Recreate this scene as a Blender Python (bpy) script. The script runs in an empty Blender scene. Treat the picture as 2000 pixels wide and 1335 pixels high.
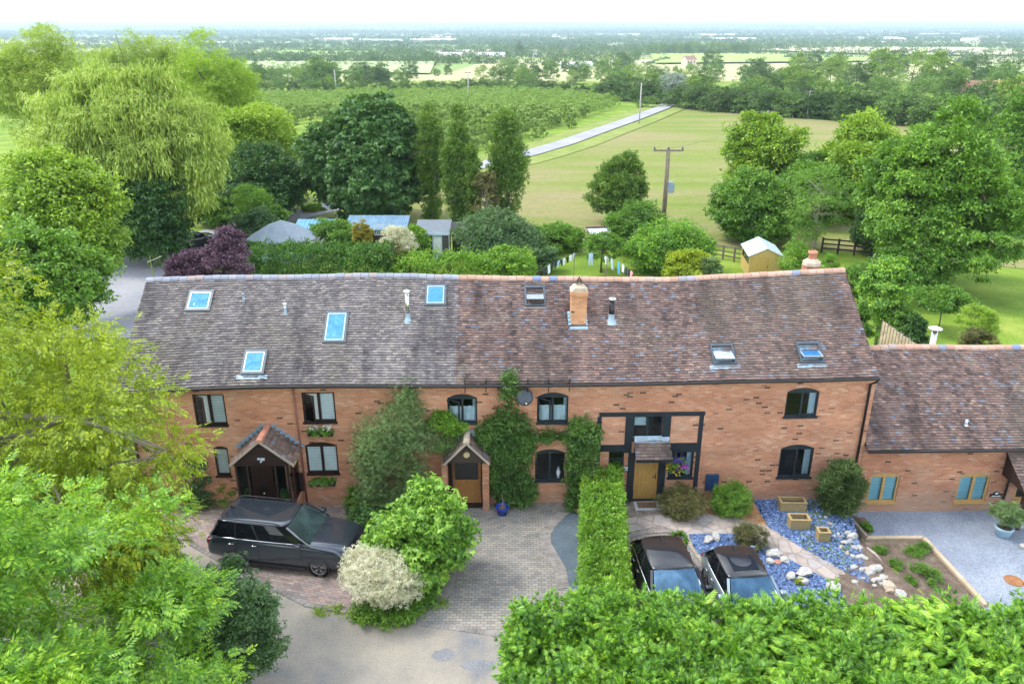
import bpy, bmesh, math, random
import numpy as np
from mathutils import Vector, Matrix

# ------------------------------------------------------------------ camera, sky, sun, exposure
C = bpy.context.scene
R = math.radians
CAM_H, PITCH, F = 16.6, R(21.8), 1550.0
cam_data = bpy.data.cameras.new('camera')
cam = bpy.data.objects.new('camera', cam_data)
C.collection.objects.link(cam)
cam.location = (0, 0, CAM_H)
cam.rotation_euler = (R(90) - PITCH, 0, 0)
cam_data.lens = 36 * F / 2000
cam_data.sensor_width = 36
cam_data.clip_start, cam_data.clip_end = 0.3, 90000
C.camera = cam

SUN_EL, SUN_AZ = 56, -78          # azimuth clockwise from +Y: high on the left
world = bpy.data.worlds.new('World')
C.world = world
world.use_nodes = True
wn, wl = world.node_tree.nodes, world.node_tree.links
wn.clear()
w_out = wn.new('ShaderNodeOutputWorld')
w_bg = wn.new('ShaderNodeBackground')
w_bg.inputs['Strength'].default_value = 0.15
sky = wn.new('ShaderNodeTexSky')
sky.sky_type = 'NISHITA'
sky.sun_disc = False
sky.sun_elevation = R(SUN_EL)
sky.sun_rotation = R(SUN_AZ)
sky.altitude = 80
sky.air_density, sky.dust_density, sky.ozone_density = 1.0, 0.6, 2.0
w_tc = wn.new('ShaderNodeTexCoord')
w_sep = wn.new('ShaderNodeSeparateXYZ')
w_map = wn.new('ShaderNodeMapping')
w_map.inputs['Scale'].default_value = (1, 1, 3.0)
w_noise = wn.new('ShaderNodeTexNoise')
w_noise.inputs['Scale'].default_value = 1.6
w_noise.inputs['Detail'].default_value = 7
w_noise.inputs['Roughness'].default_value = 0.55
w_cr = wn.new('ShaderNodeMapRange')
w_cr.inputs['From Min'].default_value = 0.42
w_cr.inputs['From Max'].default_value = 0.66
w_hr = wn.new('ShaderNodeMapRange')
w_hr.inputs['From Min'].default_value = 0.50
w_hr.inputs['From Max'].default_value = 0.02
w_mx = wn.new('ShaderNodeMath'); w_mx.operation = 'MAXIMUM'
w_mix = wn.new('ShaderNodeMix'); w_mix.data_type = 'RGBA'
w_mix.inputs['B'].default_value = (12.5, 12.8, 12.9, 1)      # bright cloud and haze
wl.new(w_tc.outputs['Generated'], w_map.inputs['Vector'])
wl.new(w_map.outputs['Vector'], w_noise.inputs['Vector'])
wl.new(w_noise.outputs['Fac'], w_cr.inputs['Value'])
wl.new(w_tc.outputs['Generated'], w_sep.inputs[0])
wl.new(w_sep.outputs['Z'], w_hr.inputs['Value'])
wl.new(w_cr.outputs[0], w_mx.inputs[0]); wl.new(w_hr.outputs[0], w_mx.inputs[1])
wl.new(w_mx.outputs[0], w_mix.inputs['Factor'])
wl.new(sky.outputs['Color'], w_mix.inputs['A'])
wl.new(w_mix.outputs['Result'], w_bg.inputs['Color'])
wl.new(w_bg.outputs[0], w_out.inputs['Surface'])

sun_d = bpy.data.lights.new('sun', 'SUN')
sun_d.energy, sun_d.angle, sun_d.color = 1.5, R(12), (1.0, 0.94, 0.84)
sun = bpy.data.objects.new('sun', sun_d)
C.collection.objects.link(sun)
sv = Vector((math.sin(R(SUN_AZ)) * math.cos(R(SUN_EL)), math.cos(R(SUN_AZ)) * math.cos(R(SUN_EL)), math.sin(R(SUN_EL))))
sun.rotation_euler = sv.to_track_quat('Z', 'Y').to_euler()
sun.location = (-30, 40, 60)

C.view_settings.view_transform = 'Standard'
C.view_settings.look = 'None'
C.view_settings.exposure = 1.05
C.view_settings.gamma = 1
C.cycles.use_denoising = True
C.cycles.max_bounces = 8
C.cycles.diffuse_bounces = 4
C.cycles.transmission_bounces = 4
C.cycles.transparent_max_bounces = 10
C.cycles.volume_bounces = 0
C.cycles.sample_clamp_indirect = 6

# ------------------------------------------------------------------ measuring helpers
def ray(px, py):
    x, v = (px - 1000) / F, (py - 667.5) / F
    return np.array([x, math.cos(PITCH) - v * math.sin(PITCH), -(math.sin(PITCH) + v * math.cos(PITCH))])
def at_z(px, py, z=0.0):
    d = ray(px, py); t = (z - CAM_H) / d[2]
    return Vector((d[0] * t, d[1] * t, z))
def at_y(px, py, Y):
    d = ray(px, py); t = Y / d[1]
    return Vector((d[0] * t, Y, CAM_H + d[2] * t))
GY = [-400, 45, 60, 100, 150, 220, 300, 450, 650, 1000, 1500, 2200, 3200, 4500, 6500, 9000, 12000, 16000, 21000]
GZ = [0, 0, 0, -0.6, -1.8, -3.6, -6, -10, -15, -22, -28, -33, -36, -38, -39, -36, -22, 2, 14]
def smooth(t):
    t = min(1, max(0, t)); return t * t * (3 - 2 * t)
def G(x, y):
    z = float(np.interp(y, GY, GZ))
    if y < 45 and x > 8:
        s = smooth((x - (11.35 + max(0, 24.6 - y) * 0.33)) / 0.7) * (1 - smooth((y - 31) / 2.0))
        z -= 0.6 * s
    return z
def on_ground(px, py):
    z = 0.0
    for _ in range(30):
        p = at_z(px, py, z); z = 0.5 * z + 0.5 * G(p.x, p.y)
    return at_z(px, py, z)
HO, HA = Vector((0, 25.3, 0)), R(1.3)          # terrace frame: origin at the wall foot, turned a little
ca, sa = math.cos(HA), math.sin(HA)
def on_wall(px, py, n=0.0):                    # n metres in front of the wall -> (u, z)
    d = ray(px, py)
    nx, ny = -sa, ca
    t = ((HO.x * nx + HO.y * ny) - n) / (d[0] * nx + d[1] * ny)
    X, Y, Z = d[0] * t, d[1] * t, CAM_H + d[2] * t
    return ((X - HO.x) * ca + (Y - HO.y) * sa, Z)
def h2w(u, y, z=0):                            # terrace frame -> world
    return Vector((HO.x + u * ca - y * sa, HO.y + u * sa + y * ca, z))

# ------------------------------------------------------------------ object helpers
def link(o):
    C.collection.objects.link(o); return o
def tag(o, label=None, cat=None, group=None, kind=None):
    if label: o['label'] = label
    if cat: o['category'] = cat
    if group: o['group'] = group
    if kind: o['kind'] = kind
    return o
def thing(name, label, cat, loc=(0, 0, 0), rz=0, group=None):
    o = link(bpy.data.objects.new(name, None))
    o.empty_display_size = 0.2
    o.location = loc; o.rotation_euler = (0, 0, rz)
    return tag(o, label, cat, group)
def copy_tree(o, parent=None):
    c = link(o.copy())
    if parent: c.parent = parent
    for ch in list(o.children): copy_tree(ch, c)
    return c
def np_mesh(name, V, Q, mat=None, parent=None, smooth_=False):
    me = bpy.data.meshes.new(name)
    V = np.asarray(V, dtype=np.float32).reshape(-1, 3); Q = np.asarray(Q, dtype=np.int32)
    k = Q.shape[1]
    me.vertices.add(len(V)); me.vertices.foreach_set('co', V.ravel())
    me.loops.add(Q.size); me.loops.foreach_set('vertex_index', Q.ravel())
    me.polygons.add(len(Q))
    me.polygons.foreach_set('loop_start', np.arange(0, Q.size, k, dtype=np.int32))
    me.update(calc_edges=True)
    if smooth_: me.polygons.foreach_set('use_smooth', np.ones(len(Q), dtype=bool))
    o = link(bpy.data.objects.new(name, me))
    if mat: me.materials.append(mat)
    if parent: o.parent = parent
    return o

class MB:
    """collects shapes; build() links them as one mesh object"""
    def __init__(s): s.v, s.f, s.m = [], [], []
    def face(s, pts, mi=0):
        b = len(s.v); s.v += [tuple(p) for p in pts]; s.f.append(tuple(range(b, b + len(pts)))); s.m.append(mi); return s
    def raw(s, V, Fc, mi=0):
        b = len(s.v); s.v += [tuple(p) for p in V]
        for f in Fc: s.f.append(tuple(b + i for i in f)); s.m.append(mi)
        return s
    def box(s, x0, x1, y0, y1, z0, z1, mi=0, rot=None, at=None):
        V = [Vector((x, y, z)) for z in (z0, z1) for (x, y) in ((x0, y0), (x1, y0), (x1, y1), (x0, y1))]
        if rot is not None: V = [rot @ p for p in V]
        if at is not None: V = [p + Vector(at) for p in V]
        return s.raw(V, [(0, 3, 2, 1), (4, 5, 6, 7), (0, 1, 5, 4), (1, 2, 6, 5), (2, 3, 7, 6), (3, 0, 4, 7)], mi)
    def bar(s, a, b, w, h=None, mi=0):
        a, b = Vector(a), Vector(b); h = h or w
        d = (b - a); L = d.length
        q = d.to_track_quat('Y', 'Z').to_matrix()
        return s.box(-w / 2, w / 2, 0, L, -h / 2, h / 2, mi, q, a)
    def tube(s, pts, rad, n=8, mi=0, cap=True):
        pts = [Vector(p) for p in pts]
        rad = rad if hasattr(rad, '__len__') else [rad] * len(pts)
        V, Fc = [], []
        ref = None
        for i, p in enumerate(pts):
            d = (pts[min(i + 1, len(pts) - 1)] - pts[max(i - 1, 0)]).normalized()
            if ref is None: ref = Vector((1, 0, 0)) if abs(d.x) < 0.8 else Vector((0, 1, 0))
            x = (ref - d * ref.dot(d)).normalized(); ref = x; y = d.cross(x)
            for k in range(n):
                a = 2 * math.pi * k / n
                V.append(p + (x * math.cos(a) + y * math.sin(a)) * rad[i])
        for i in range(len(pts) - 1):
            for k in range(n):
                Fc.append((i * n + k, i * n + (k + 1) % n, (i + 1) * n + (k + 1) % n, (i + 1) * n + k))
        if cap: Fc += [tuple(range(n))[::-1], tuple((len(pts) - 1) * n + k for k in range(n))]
        return s.raw(V, Fc, mi)
    def lathe(s, prof, n=20, at=(0, 0, 0), mi=0):
        V, Fc = [], []
        for r, z in prof:
            for k in range(n):
                a = 2 * math.pi * k / n; V.append((at[0] + r * math.cos(a), at[1] + r * math.sin(a), at[2] + z))
        for i in range(len(prof) - 1):
            for k in range(n): Fc.append((i * n + k, i * n + (k + 1) % n, (i + 1) * n + (k + 1) % n, (i + 1) * n + k))
        return s.raw(V, Fc, mi)
    def prism(s, poly, y0, y1, mi=0, axis='y'):
        """poly of (a, z) extruded along y (or x)"""
        n = len(poly)
        f = (lambda a, z, y: (a, y, z)) if axis == 'y' else ((lambda a, z, y: (y, a, z)) if axis == 'x' else (lambda a, b, z: (a, b, z)))
        V = [f(a, z, y0) for a, z in poly] + [f(a, z, y1) for a, z in poly]
        Fc = [tuple(range(n)), tuple(range(2 * n - 1, n - 1, -1))] + [(i, i + n, (i + 1) % n + n, (i + 1) % n) for i in range(n)]
        return s.raw(V, Fc, mi)
    def build(s, name, mats=None, parent=None, smooth_=False, bevel=0, loc=None):
        me = bpy.data.meshes.new(name); me.from_pydata(s.v, [], s.f)
        for m in (mats if isinstance(mats, (list, tuple)) else [mats]):
            if m: me.materials.append(m)
        me.polygons.foreach_set('material_index', s.m)
        if smooth_: me.polygons.foreach_set('use_smooth', [True] * len(me.polygons))
        bm = bmesh.new(); bm.from_mesh(me); bmesh.ops.recalc_face_normals(bm, faces=bm.faces); bm.to_mesh(me); bm.free()
        me.update()
        o = link(bpy.data.objects.new(name, me))
        if parent: o.parent = parent
        if loc is not None: o.location = loc
        if bevel:
            b = o.modifiers.new('bevel', 'BEVEL'); b.width = bevel; b.segments = 2; b.limit_method = 'ANGLE'
        return o

# ------------------------------------------------------------------ materials
def new_mat(name):
    m = bpy.data.materials.new(name); m.use_nodes = True
    return m, m.node_tree.nodes, m.node_tree.links, m.node_tree.nodes['Principled BSDF']
def ramp(n, stops, interp='LINEAR'):
    r = n.new('ShaderNodeValToRGB'); r.color_ramp.interpolation = interp
    e = r.color_ramp.elements
    while len(e) < len(stops): e.new(0.5)
    for i, (p, c) in enumerate(stops):
        e[i].position = p; e[i].color = (*c, 1) if len(c) == 3 else c
    return r
def coords(n, l, space='Object', scale=(1, 1, 1), world_=False):
    if world_:
        g = n.new('ShaderNodeNewGeometry'); src = g.outputs['Position']
    else:
        g = n.new('ShaderNodeTexCoord'); src = g.outputs[space]
    m = n.new('ShaderNodeMapping'); m.inputs['Scale'].default_value = scale
    l.new(src, m.inputs['Vector']); return m.outputs['Vector']
def noise(n, l, vec, scale, detail=4, rough=0.6):
    t = n.new('ShaderNodeTexNoise'); t.inputs['Scale'].default_value = scale
    t.inputs['Detail'].default_value = detail; t.inputs['Roughness'].default_value = rough
    l.new(vec, t.inputs['Vector']); return t.outputs['Fac']
def mixc(n, l, fac, a, b, mode='MIX'):
    m = n.new('ShaderNodeMix'); m.data_type = 'RGBA'; m.blend_type = mode
    for s, v in (('Factor', fac), ('A', a), ('B', b)):
        k = {'Factor': 0, 'A': 6, 'B': 7}[s]
        if hasattr(v, 'node'): l.new(v, m.inputs[k])
        else: m.inputs[k].default_value = v if s == 'Factor' else (*v, 1)
    return m.outputs[2]
def bump(n, l, p, height, strength=0.5, dist=0.02):
    b = n.new('ShaderNodeBump'); b.inputs['Strength'].default_value = strength; b.inputs['Distance'].default_value = dist
    l.new(height, b.inputs['Height']); l.new(b.outputs[0], p.inputs['Normal'])
def plain(name, col, rough=0.6, metal=0, var=0.15, scale=3, spec=None, bumpy=0, coat=0):
    m, n, l, p = new_mat(name)
    v = coords(n, l)
    f = noise(n, l, v, scale, 5)
    lo = tuple(c * (1 - var) for c in col); hi = tuple(min(1, c * (1 + var)) for c in col)
    r = ramp(n, [(0.3, lo), (0.7, hi)]); l.new(f, r.inputs[0]); l.new(r.outputs[0], p.inputs['Base Color'])
    p.inputs['Roughness'].default_value = rough; p.inputs['Metallic'].default_value = metal
    if spec is not None: p.inputs['Specular IOR Level'].default_value = spec
    if coat: p.inputs['Coat Weight'].default_value = coat; p.inputs['Coat Roughness'].default_value = 0.05
    if bumpy: bump(n, l, p, noise(n, l, v, scale * 6, 6), bumpy, 0.02)
    return m
def wood(name, a, b, scale=(2, 2, 14), rough=0.65):
    m, n, l, p = new_mat(name)
    v = coords(n, l, scale=scale); f = noise(n, l, v, 3, 5)
    r = ramp(n, [(0.3, a), (0.7, b)]); l.new(f, r.inputs[0]); l.new(r.outputs[0], p.inputs['Base Color'])
    p.inputs['Roughness'].default_value = rough; return m
def foliage(name, dark, mid, light, trans=0.3, nscale=0.5, gloss=0.04):
    m, n, l, p = new_mat(name)
    g = n.new('ShaderNodeNewGeometry')
    v = coords(n, l)
    a = noise(n, l, v, nscale, 3)
    ad = n.new('ShaderNodeMath'); ad.operation = 'MULTIPLY_ADD'
    l.new(g.outputs['Random Per Island'], ad.inputs[0]); ad.inputs[1].default_value = 0.55
    oi = n.new('ShaderNodeObjectInfo')
    sc = n.new('ShaderNodeMath'); sc.operation = 'MULTIPLY_ADD'; l.new(a, sc.inputs[0]); sc.inputs[1].default_value = 1.1; sc.inputs[2].default_value = -0.42
    sc2 = n.new('ShaderNodeMath'); sc2.operation = 'MULTIPLY_ADD'; l.new(oi.outputs['Random'], sc2.inputs[0]); sc2.inputs[1].default_value = 0.16; l.new(sc.outputs[0], sc2.inputs[2])
    l.new(sc2.outputs[0], ad.inputs[2])
    r = ramp(n, [(0.05, dark), (0.5, mid), (0.95, light)]); l.new(ad.outputs[0], r.inputs[0])
    n.remove(p)
    d = n.new('ShaderNodeBsdfDiffuse'); t = n.new('ShaderNodeBsdfTranslucent'); gl = n.new('ShaderNodeBsdfGlossy')
    gl.inputs['Roughness'].default_value = 0.45
    l.new(r.outputs[0], d.inputs[0])
    tc = mixc(n, l, 0.35, r.outputs[0], (0.30, 0.42, 0.03)) if mid[1] > mid[0] else r.outputs[0]
    l.new(tc, t.inputs[0])
    m1 = n.new('ShaderNodeMixShader'); m1.inputs[0].default_value = trans
    l.new(d.outputs[0], m1.inputs[1]); l.new(t.outputs[0], m1.inputs[2])
    m2 = n.new('ShaderNodeMixShader'); m2.inputs[0].default_value = gloss
    l.new(m1.outputs[0], m2.inputs[1]); l.new(gl.outputs[0], m2.inputs[2])
    l.new(m2.outputs[0], n['Material Output'].inputs['Surface'])
    return m
def brick_mat(name, tint=(1, 1, 1), sx=1.0, stain=True):
    m, n, l, p = new_mat(name)
    tc = n.new('ShaderNodeTexCoord'); sp = n.new('ShaderNodeSeparateXYZ'); l.new(tc.outputs['Object'], sp.inputs[0])
    ad = n.new('ShaderNodeMath'); l.new(sp.outputs[0], ad.inputs[0]); l.new(sp.outputs[1], ad.inputs[1])
    cb = n.new('ShaderNodeCombineXYZ'); l.new(ad.outputs[0], cb.inputs[0]); l.new(sp.outputs[2], cb.inputs[1])
    b = n.new('ShaderNodeTexBrick'); l.new(cb.outputs[0], b.inputs['Vector'])
    b.inputs['Scale'].default_value = 1; b.inputs['Brick Width'].default_value = 0.232; b.inputs['Row Height'].default_value = 0.077
    b.inputs['Mortar Size'].default_value = 0.007; b.inputs['Mortar Smooth'].default_value = 0.3
    b.inputs['Color1'].default_value = (0, 0, 0, 1); b.inputs['Color2'].default_value = (1, 1, 1, 1); b.inputs['Mortar'].default_value = (0.5, 0.5, 0.5, 1)
    r = ramp(n, [(0, (0.09, 0.055, 0.045)), (0.018, (0.13, 0.07, 0.055)), (0.026, (0.48, 0.21, 0.125)), (0.35, (0.56, 0.26, 0.15)), (0.6, (0.60, 0.30, 0.18)),
                 (0.85, (0.51, 0.23, 0.14)), (0.95, (0.64, 0.39, 0.27)), (1, (0.59, 0.32, 0.205))])
    l.new(b.outputs['Color'], r.inputs[0])
    col = mixc(n, l, b.outputs['Fac'], r.outputs[0], (0.50, 0.37, 0.27))
    v = coords(n, l); v2 = coords(n, l, scale=(0.35, 0.35, 1.0))
    f = noise(n, l, v2, 1.1, 5); rr = ramp(n, [(0.35, (0.78, 0.72, 0.70)), (0.65, (1.12, 1.1, 1.08))]); l.new(f, rr.inputs[0])
    col = mixc(n, l, 1.0, col, rr.outputs[0], 'MULTIPLY')
    f3 = noise(n, l, v, 0.55, 3); r3 = ramp(n, [(0.56, (0, 0, 0)), (0.72, (0.38, 0.38, 0.38))]); l.new(f3, r3.inputs[0])
    col = mixc(n, l, r3.outputs[0], col, (0.55, 0.40, 0.29))
    bz = n.new('ShaderNodeMapRange'); bz.inputs[1].default_value = 0.55; bz.inputs[2].default_value = -0.1; l.new(sp.outputs[2], bz.inputs[0])
    bn = n.new('ShaderNodeMath'); bn.operation = 'MULTIPLY'; l.new(bz.outputs[0], bn.inputs[0]); l.new(noise(n, l, v, 2.2, 4), bn.inputs[1])
    col = mixc(n, l, bn.outputs[0], col, (0.36, 0.29, 0.22))        # splash-back dirt along the foot of the wall
    col = mixc(n, l, 1.0, col, tint, 'MULTIPLY')
    l.new(col, p.inputs['Base Color']); p.inputs['Roughness'].default_value = 0.9; p.inputs['Specular IOR Level'].default_value = 0.2
    bump(n, l, p, b.outputs['Fac'], 0.4, -0.01)
    return m
def paving_mat(name, stops, bw=0.2, rh=0.1, mortar=(0.10, 0.095, 0.085), ms=0.008, rot=0.0):
    m, n, l, p = new_mat(name)
    g = n.new('ShaderNodeNewGeometry'); mp = n.new('ShaderNodeMapping'); mp.inputs['Rotation'].default_value = (0, 0, rot)
    l.new(g.outputs['Position'], mp.inputs['Vector'])
    b = n.new('ShaderNodeTexBrick'); l.new(mp.outputs[0], b.inputs['Vector'])
    b.inputs['Scale'].default_value = 1; b.inputs['Brick Width'].default_value = bw; b.inputs['Row Height'].default_value = rh
    b.inputs['Mortar Size'].default_value = ms; b.inputs['Mortar Smooth'].default_value = 0.4
    b.inputs['Color1'].default_value = (0, 0, 0, 1); b.inputs['Color2'].default_value = (1, 1, 1, 1)
    r = ramp(n, stops); l.new(b.outputs['Color'], r.inputs[0])
    f = noise(n, l, g.outputs['Position'], 0.5, 5); rr = ramp(n, [(0.3, (0.72, 0.73, 0.74)), (0.7, (1.15, 1.12, 1.08))]); l.new(f, rr.inputs[0])
    col = mixc(n, l, b.outputs['Fac'], r.outputs[0], mortar)
    col = mixc(n, l, 1.0, col, rr.outputs[0], 'MULTIPLY')
    l.new(col, p.inputs['Base Color']); p.inputs['Roughness'].default_value = 0.85
    bump(n, l, p, b.outputs['Fac'], 0.5, -0.01); return m
def ground_mat(name, stops, scale=0.4, fine=20, fine_amt=0.3, bumpy=0.4, rough=0.95, bigs=None):
    m, n, l, p = new_mat(name)
    g = n.new('ShaderNodeNewGeometry'); pos = g.outputs['Position']
    r = ramp(n, stops); l.new(noise(n, l, pos, scale, 6, 0.65), r.inputs[0])
    f = noise(n, l, pos, fine, 4, 0.7)
    rr = ramp(n, [(0.3, (1 - fine_amt,) * 3), (0.7, (1 + fine_amt,) * 3)]); l.new(f, rr.inputs[0])
    col = mixc(n, l, 1.0, r.outputs[0], rr.outputs[0], 'MULTIPLY')
    l.new(col, p.inputs['Base Color']); p.inputs['Roughness'].default_value = rough; p.inputs['Specular IOR Level'].default_value = 0.15
    if bumpy: bump(n, l, p, f, bumpy, 0.03)
    return m
def glass_mat(name, tint=(0.93, 0.97, 0.98), gloss=0.22):
    m, n, l, p = new_mat(name); n.remove(p)
    tr = n.new('ShaderNodeBsdfTransparent'); tr.inputs[0].default_value = (*tint, 1)
    gl = n.new('ShaderNodeBsdfGlossy'); gl.inputs['Roughness'].default_value = 0.02
    lw = n.new('ShaderNodeLayerWeight'); lw.inputs[0].default_value = gloss
    mx = n.new('ShaderNodeMixShader'); l.new(lw.outputs['Fresnel'], mx.inputs[0]); l.new(tr.outputs[0], mx.inputs[1]); l.new(gl.outputs[0], mx.inputs[2])
    l.new(mx.outputs[0], n['Material Output'].inputs['Surface']); return m

M = {}
M['brick'] = brick_mat('brick')
M['brick_pale'] = brick_mat('brick_pale', (1.08, 1.12, 1.15))
M['anthracite'] = plain('anthracite_paint', (0.018, 0.026, 0.034), 0.45, var=0.2)
M['brown_frame'] = plain('brown_frame', (0.022, 0.010, 0.007), 0.4, var=0.2)
M['brown_wood'] = wood('dark_brown_wood', (0.02, 0.008, 0.006), (0.04, 0.018, 0.012))
M['oak'] = wood('oak', (0.36, 0.20, 0.05), (0.52, 0.31, 0.09), (14, 14, 1.2))
M['oak_frame'] = wood('oak_frame', (0.42, 0.25, 0.08), (0.58, 0.38, 0.15))
M['door_amber'] = wood('amber_door', (0.36, 0.16, 0.04), (0.50, 0.25, 0.08), (12, 12, 1.5))
M['glass'] = glass_mat('window_glass')
M['white'] = plain('white_paint', (0.78, 0.80, 0.80), 0.4, var=0.04)
M['blind'] = plain('white_blind', (0.80, 0.84, 0.86), 0.6, var=0.05)
M['sky_tint_blind'] = plain('sky_reflection_blind', (0.28, 0.62, 0.76), 0.5, var=0.06)  # blue of the sky mirrored in the panes, put into the blind colour
M['curtain'] = plain('net_curtain', (0.50, 0.60, 0.66), 0.9, var=0.12, scale=8)
M['black'] = plain('black_metal', (0.012, 0.013, 0.015), 0.35, var=0.2)
M['gutter'] = plain('gutter_black', (0.02, 0.018, 0.018), 0.4)
M['pipe_brown'] = plain('downpipe_brown', (0.055, 0.025, 0.02), 0.45)
M['pipe_red'] = plain('pipe_red_brown', (0.26, 0.10, 0.075), 0.6)
M['lead'] = plain('lead_flashing', (0.30, 0.40, 0.48), 0.5, metal=0.2, var=0.2, scale=6)
M['steel'] = plain('brushed_steel', (0.55, 0.54, 0.50), 0.25, metal=1.0)
M['bark'] = plain('bark', (0.11, 0.085, 0.06), 0.95, var=0.4, scale=5, bumpy=0.8)
M['bark_pale'] = plain('bark_pale', (0.30, 0.27, 0.21), 0.95, var=0.3, scale=5, bumpy=0.6)
M['pole_wood'] = plain('pole_wood', (0.20, 0.16, 0.13), 0.9, var=0.3)
M['terracotta'] = plain('terracotta', (0.50, 0.22, 0.14), 0.8, var=0.15)
M['stone'] = plain('pale_stone', (0.62, 0.57, 0.50), 0.9, var=0.25, scale=4, bumpy=0.8)
M['mortar'] = plain('mortar', (0.50, 0.42, 0.32), 0.95, var=0.25, bumpy=0.5)
# ------------------------------------------------------------------ ground, roads, paving
def sheet(name, pts, mat, dz=0.004, z=None, px=True, kind='structure', label=None):
    P = [(on_ground(*p) if z is None else at_z(p[0], p[1], z)) if px else Vector((p[0], p[1], 0)) for p in pts]
    bm = bmesh.new()
    vs = [bm.verts.new((p.x, p.y, 0)) for p in P]
    bm.faces.new(vs)
    ymin, ymax = min(p.y for p in P), max(p.y for p in P)
    bmesh.ops.triangulate(bm, faces=bm.faces)
    for yb in GY:
        if ymin < yb < ymax:
            bmesh.ops.bisect_plane(bm, geom=bm.verts[:] + bm.edges[:] + bm.faces[:], plane_co=(0, yb, 0), plane_no=(0, 1, 0))
    for v in bm.verts:
        v.co.z = (z if z is not None else G(v.co.x, v.co.y)) + dz * (1 + max(0, v.co.y - 60) / 25)
    for f in bm.faces:
        if f.normal.z < 0: f.normal_flip()
    me = bpy.data.meshes.new(name); bm.to_mesh(me); bm.free(); me.materials.append(mat)
    o = link(bpy.data.objects.new(name, me)); tag(o, label=label, kind=kind); return o

GRASS = ground_mat('grass_ground', [(0.3, (0.10, 0.19, 0.025)), (0.5, (0.17, 0.27, 0.035)), (0.7, (0.25, 0.35, 0.06))], 0.25, 9, 0.25)
# far country: patchwork of fields
def far_ground_mat():
    m, n, l, p = new_mat('country_ground')
    g = n.new('ShaderNodeNewGeometry'); pos = g.outputs['Position']
    mp = n.new('ShaderNodeMapping'); mp.inputs['Scale'].default_value = (0.0016, 0.0034, 0.0); l.new(pos, mp.inputs[0])
    nz = n.new('ShaderNodeTexNoise'); nz.inputs['Scale'].default_value = 1.5; l.new(mp.outputs[0], nz.inputs['Vector'])
    vo = n.new('ShaderNodeTexVoronoi'); vo.inputs['Scale'].default_value = 1.0; l.new(mp.outputs[0], vo.inputs['Vector'])
    r = ramp(n, [(0, (0.16, 0.25, 0.06)), (0.2, (0.28, 0.35, 0.11)), (0.35, (0.45, 0.43, 0.22)), (0.5, (0.12, 0.21, 0.045)), (0.65, (0.52, 0.48, 0.31)), (0.8, (0.22, 0.32, 0.09)), (0.92, (0.40, 0.42, 0.18))], 'CONSTANT')
    sx = n.new('ShaderNodeSeparateColor'); l.new(vo.outputs['Color'], sx.inputs[0]); l.new(sx.outputs[0], r.inputs[0])
    f = noise(n, l, pos, 0.05, 5); rr = ramp(n, [(0.3, (0.85,) * 3), (0.7, (1.12,) * 3)]); l.new(f, rr.inputs[0])
    far = mixc(n, l, 1.0, r.outputs[0], rr.outputs[0], 'MULTIPLY')
    rn = ramp(n, [(0.3, (0.10, 0.19, 0.025)), (0.5, (0.18, 0.28, 0.035)), (0.7, (0.30, 0.37, 0.07))]); l.new(noise(n, l, pos, 0.22, 6), rn.inputs[0])
    fn = noise(n, l, pos, 7, 4, 0.7); r2 = ramp(n, [(0.3, (0.72,) * 3), (0.7, (1.25,) * 3)]); l.new(fn, r2.inputs[0])
    near = mixc(n, l, 1.0, rn.outputs[0], r2.outputs[0], 'MULTIPLY')
    sp = n.new('ShaderNodeSeparateXYZ'); l.new(pos, sp.inputs[0])
    mr = n.new('ShaderNodeMapRange'); mr.inputs[1].default_value = 380; mr.inputs[2].default_value = 420; l.new(sp.outputs[1], mr.inputs[0])
    l.new(mixc(n, l, mr.outputs[0], near, far), p.inputs['Base Color']); p.inputs['Roughness'].default_value = 0.95; p.inputs['Specular IOR Level'].default_value = 0.1
    return m
def build_ground():
    xs = sorted(set([-24000, -12000, -6000, -3000, -1500, -700, -350, -150, -80, -45, -25] + list(range(-20, 9, 4)) + [8 + 0.3 * i for i in range(0, 40)] + [22, 26, 32, 45, 80, 150, 350, 700, 1500, 3000, 6000, 12000, 24000]))
    ys = sorted(set([-300, -60, -20, 0, 6] + [8 + 0.6 * i for i in range(0, 45)] + [36, 40] + GY[1:] + [10500, 14000, 18500]))
    rng = np.random.default_rng(3)
    V, Q = [], []
    for y in ys:
        for x in xs:
            z = G(x, y)
            if y > 8000: z += (18 * math.sin(x * 0.00031 + 1) + 10 * math.sin(x * 0.0009 + y * .001) + 7 * math.sin(x * .0021)) * min(1, (y - 8000) / 8000)
            V.append((x, y, z))
    nx = len(xs)
    for j in range(len(ys) - 1):
        for i in range(nx - 1):
            a = j * nx + i; Q.append((a, a + 1, a + nx + 1, a + nx))
    tag(np_mesh('ground', V, Q, far_ground_mat()), kind='structure')
build_ground()

road_m = ground_mat('road_dust', [(0.33, (0.20, 0.21, 0.23)), (0.44, (0.31, 0.285, 0.25)), (0.60, (0.41, 0.365, 0.30)), (0.74, (0.48, 0.43, 0.355))], 0.32, 16, 0.16, 0.25)
sheet('road', [(-500, 900), (250, 985), (372, 1060), (450, 1106), (600, 1181), (705, 1200), (800, 1214), (900, 1227), (990, 1241), (1400, 1290), (1400, 1900), (-500, 1900)], road_m, 0.004)
pothole_m = ground_mat('patched_tarmac', [(0.3, (0.20, 0.21, 0.23)), (0.7, (0.29, 0.29, 0.30))], 2, 18, 0.3, 0.5)
for k, (cx, cy, rx, ry) in enumerate([(868, 1279, 24, 13), (935, 1299, 36, 13)]):
    rr = random.Random(k)
    sheet('road_patch', [(cx + rx * math.cos(a) * rr.uniform(.8, 1.1), cy + ry * math.sin(a) * rr.uniform(.75, 1.15)) for a in [i * math.pi / 9 for i in range(18)]], pothole_m, 0.008)
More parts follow.
